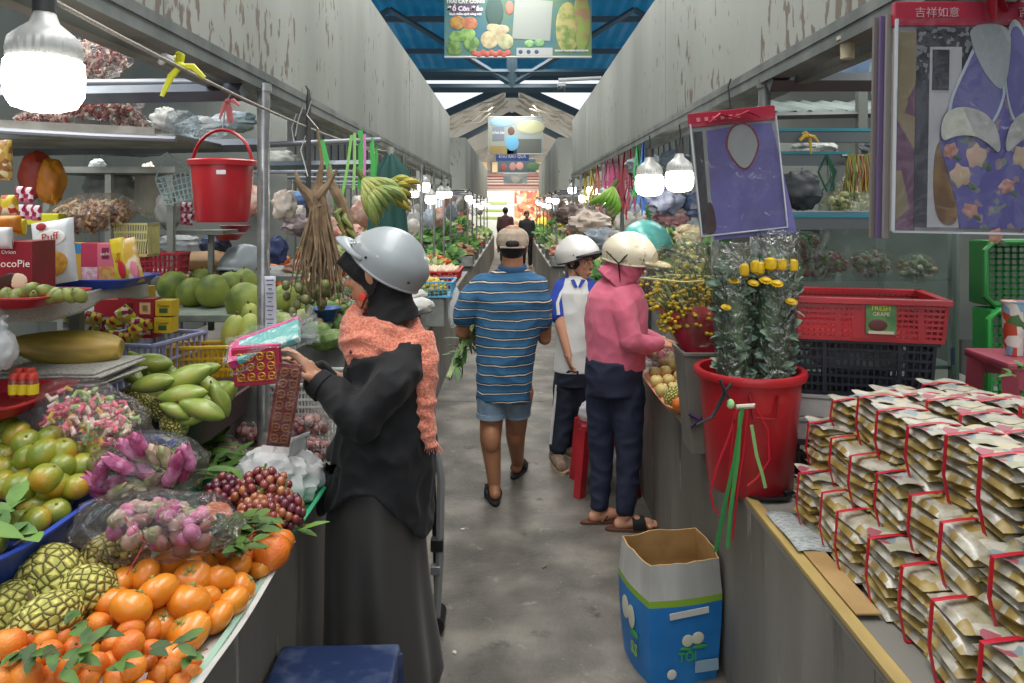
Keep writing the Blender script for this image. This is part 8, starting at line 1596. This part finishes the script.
for nm, px, py, rx, ry, m, k in (('printed_sky', 500, 122, 12, 5, M('#7a9cb5', .5), 'o'), ('printed_field', 534, 127, 14, 7, M('#a8aa88', .5), 'o'), ('printed_hill', 532, 146, 12, 7, M('#5a5f5a', .5), 'b'), ('printed_ground', 500, 150, 12, 4, M('#8f7d50', .5), 'b'), ('printed_shirt', 512, 143, 7, 8, M('#5f9fc2', .5), 'o'), ('printed_head', 511, 131, 3.4, 4.5, M('#5a4238', .5), 'o'), ('printed_trousers', 512, 151, 5, 3, M('#2a3040', .5), 'b'), ('printed_sign', 496, 134, 6, 7, M('#6a7480', .5), 'b')): x, z = b2(px, py); S.append((nm, x, z, rx * sc_, ry * sc_, m, k))
x, z = b2(496, 133); banner('second banner with a person in a light blue shirt, far down the aisle', (516 - CX) * sc_, Y, bz0, 55 * sc_, 37 * sc_, M('#8f9486', .5, c2='#7f8c94', sc=1.2), S, [('CẢM ƠN', 3 * sc_, x, z, wtx)])
Y = 20.5; sc_ = Y / F
t = thing('hanging_sign', 'small blue sign with white letters under the second banner', 'sign', ((513 - CX) * sc_, Y, EYE + (HY - 161) * sc_)); MB().box((0, 0, 4 * sc_), (33 * sc_, .03, 8 * sc_)).build('panel', M('#26407a', .5), t, smooth=False); text('KHU RAU QUẢ', 4 * sc_, (0, -.02, 4.2 * sc_), (R(90), 0, 0), wtx, t)
for sx in (-1, 1): MB().tube([(sx * .3, 0, .2), (sx * .3, 0, 1.1)], .008, 5).build('suspension_wire', M('#4a4a4a', .5), t)
Y = 23; sc_ = Y / F; S = [('printed_face', -.12, .2, .1, .13, M('#a87a78', .5), 'o'), ('printed_face', -.4, .18, .1, .12, M('#8f4a50', .5), 'o'), ('printed_face', .1, .22, .12, .12, M('#b98a80', .5), 'o'), ('printed_field', .55, .2, .25, .12, M('#4f6f4a', .5), 'o')]
banner('third banner with reddish and green pictures behind the small blue sign', (517 - CX) * sc_, Y, EYE + (HY - 173) * sc_, 38 * sc_, 14 * sc_, M('#4a5a5f', .5), S, [], 1.1)
Y = 26; sc_ = Y / F; banner('farthest small grey-blue banner above the shutter', (516 - CX) * sc_, Y, EYE + (HY - 184) * sc_, 24 * sc_, 10 * sc_, M('#6a7378', .5, c2='#8f8f86', sc=3), [('printed_shape', 0, .15, .15, .12, M('#98948a', .5), 'o')], [], 1.4)
# security camera on its arm
t = thing('security_camera', 'white dome security camera on a horizontal arm from the right panel', 'camera', P(562, 88, 8.6)); sc_ = 8.6 / F; wcm = M('#a8aaaa', .4)
MB().tube([(40 * sc_, 0, 10 * sc_), (0, 0, 8 * sc_), (-3 * sc_, 0, 8 * sc_)], .022, 8).build('arm', wcm, t); MB().box((0, 0, .035), (.10, .09, .05)).build('body', wcm, t, bevel=.01); MB().ell((0, 0, -.005), (.045, .045, .05)).build('dome', M('#3a3d42', .15), t)
# far end shop front
S1 = thing('shop_front', 'bright white shop wall at the far end of the aisle', 'shop', (-1.0, 30.4, 0)); MB().box((0, 0, 1.2), (2.3, .1, 2.4)).build('wall', M('#c9ccc4', .6), S1, smooth=False)
for k in range(3): MB().box((.2, -.06, 1.3 + .3 * k), (1.2, .02, .10)).build('sign_line', M('#8fa05a', .6), S1, smooth=False)
S2 = thing('shop_front', 'orange and red shop display at the far end of the aisle', 'shop', (.9, 30.3, 0)); MB().box((0, 0, 1.2), (1.6, .1, 2.4)).build('wall', prints(['#b5603f', '#c9956a', '#9a4a38', '#d8c0a0', '#b08060'], 7), S2, smooth=False); MB().ell((.35, -.2, 1.0), (.3, .15, .35)).build('yellow_goods', M('#d8c23a', .5), S2)
area('shop_fill', (0, 28.5, 3.2), 3, 1.5, 150, (R(35), 0, 0))  # fill area tilted toward the far shop fronts, no fixture modelled
for i, (x, y, m, lb) in enumerate(((-2.2, 29, '#8a5a50', 'left side panel by the far shop'), (2.2, 29, '#7a6a5c', 'right side panel by the far shop'))): bx('panel', lb, (x, y, 1.1), (1.0, .2, 2.2), M(m, .6))
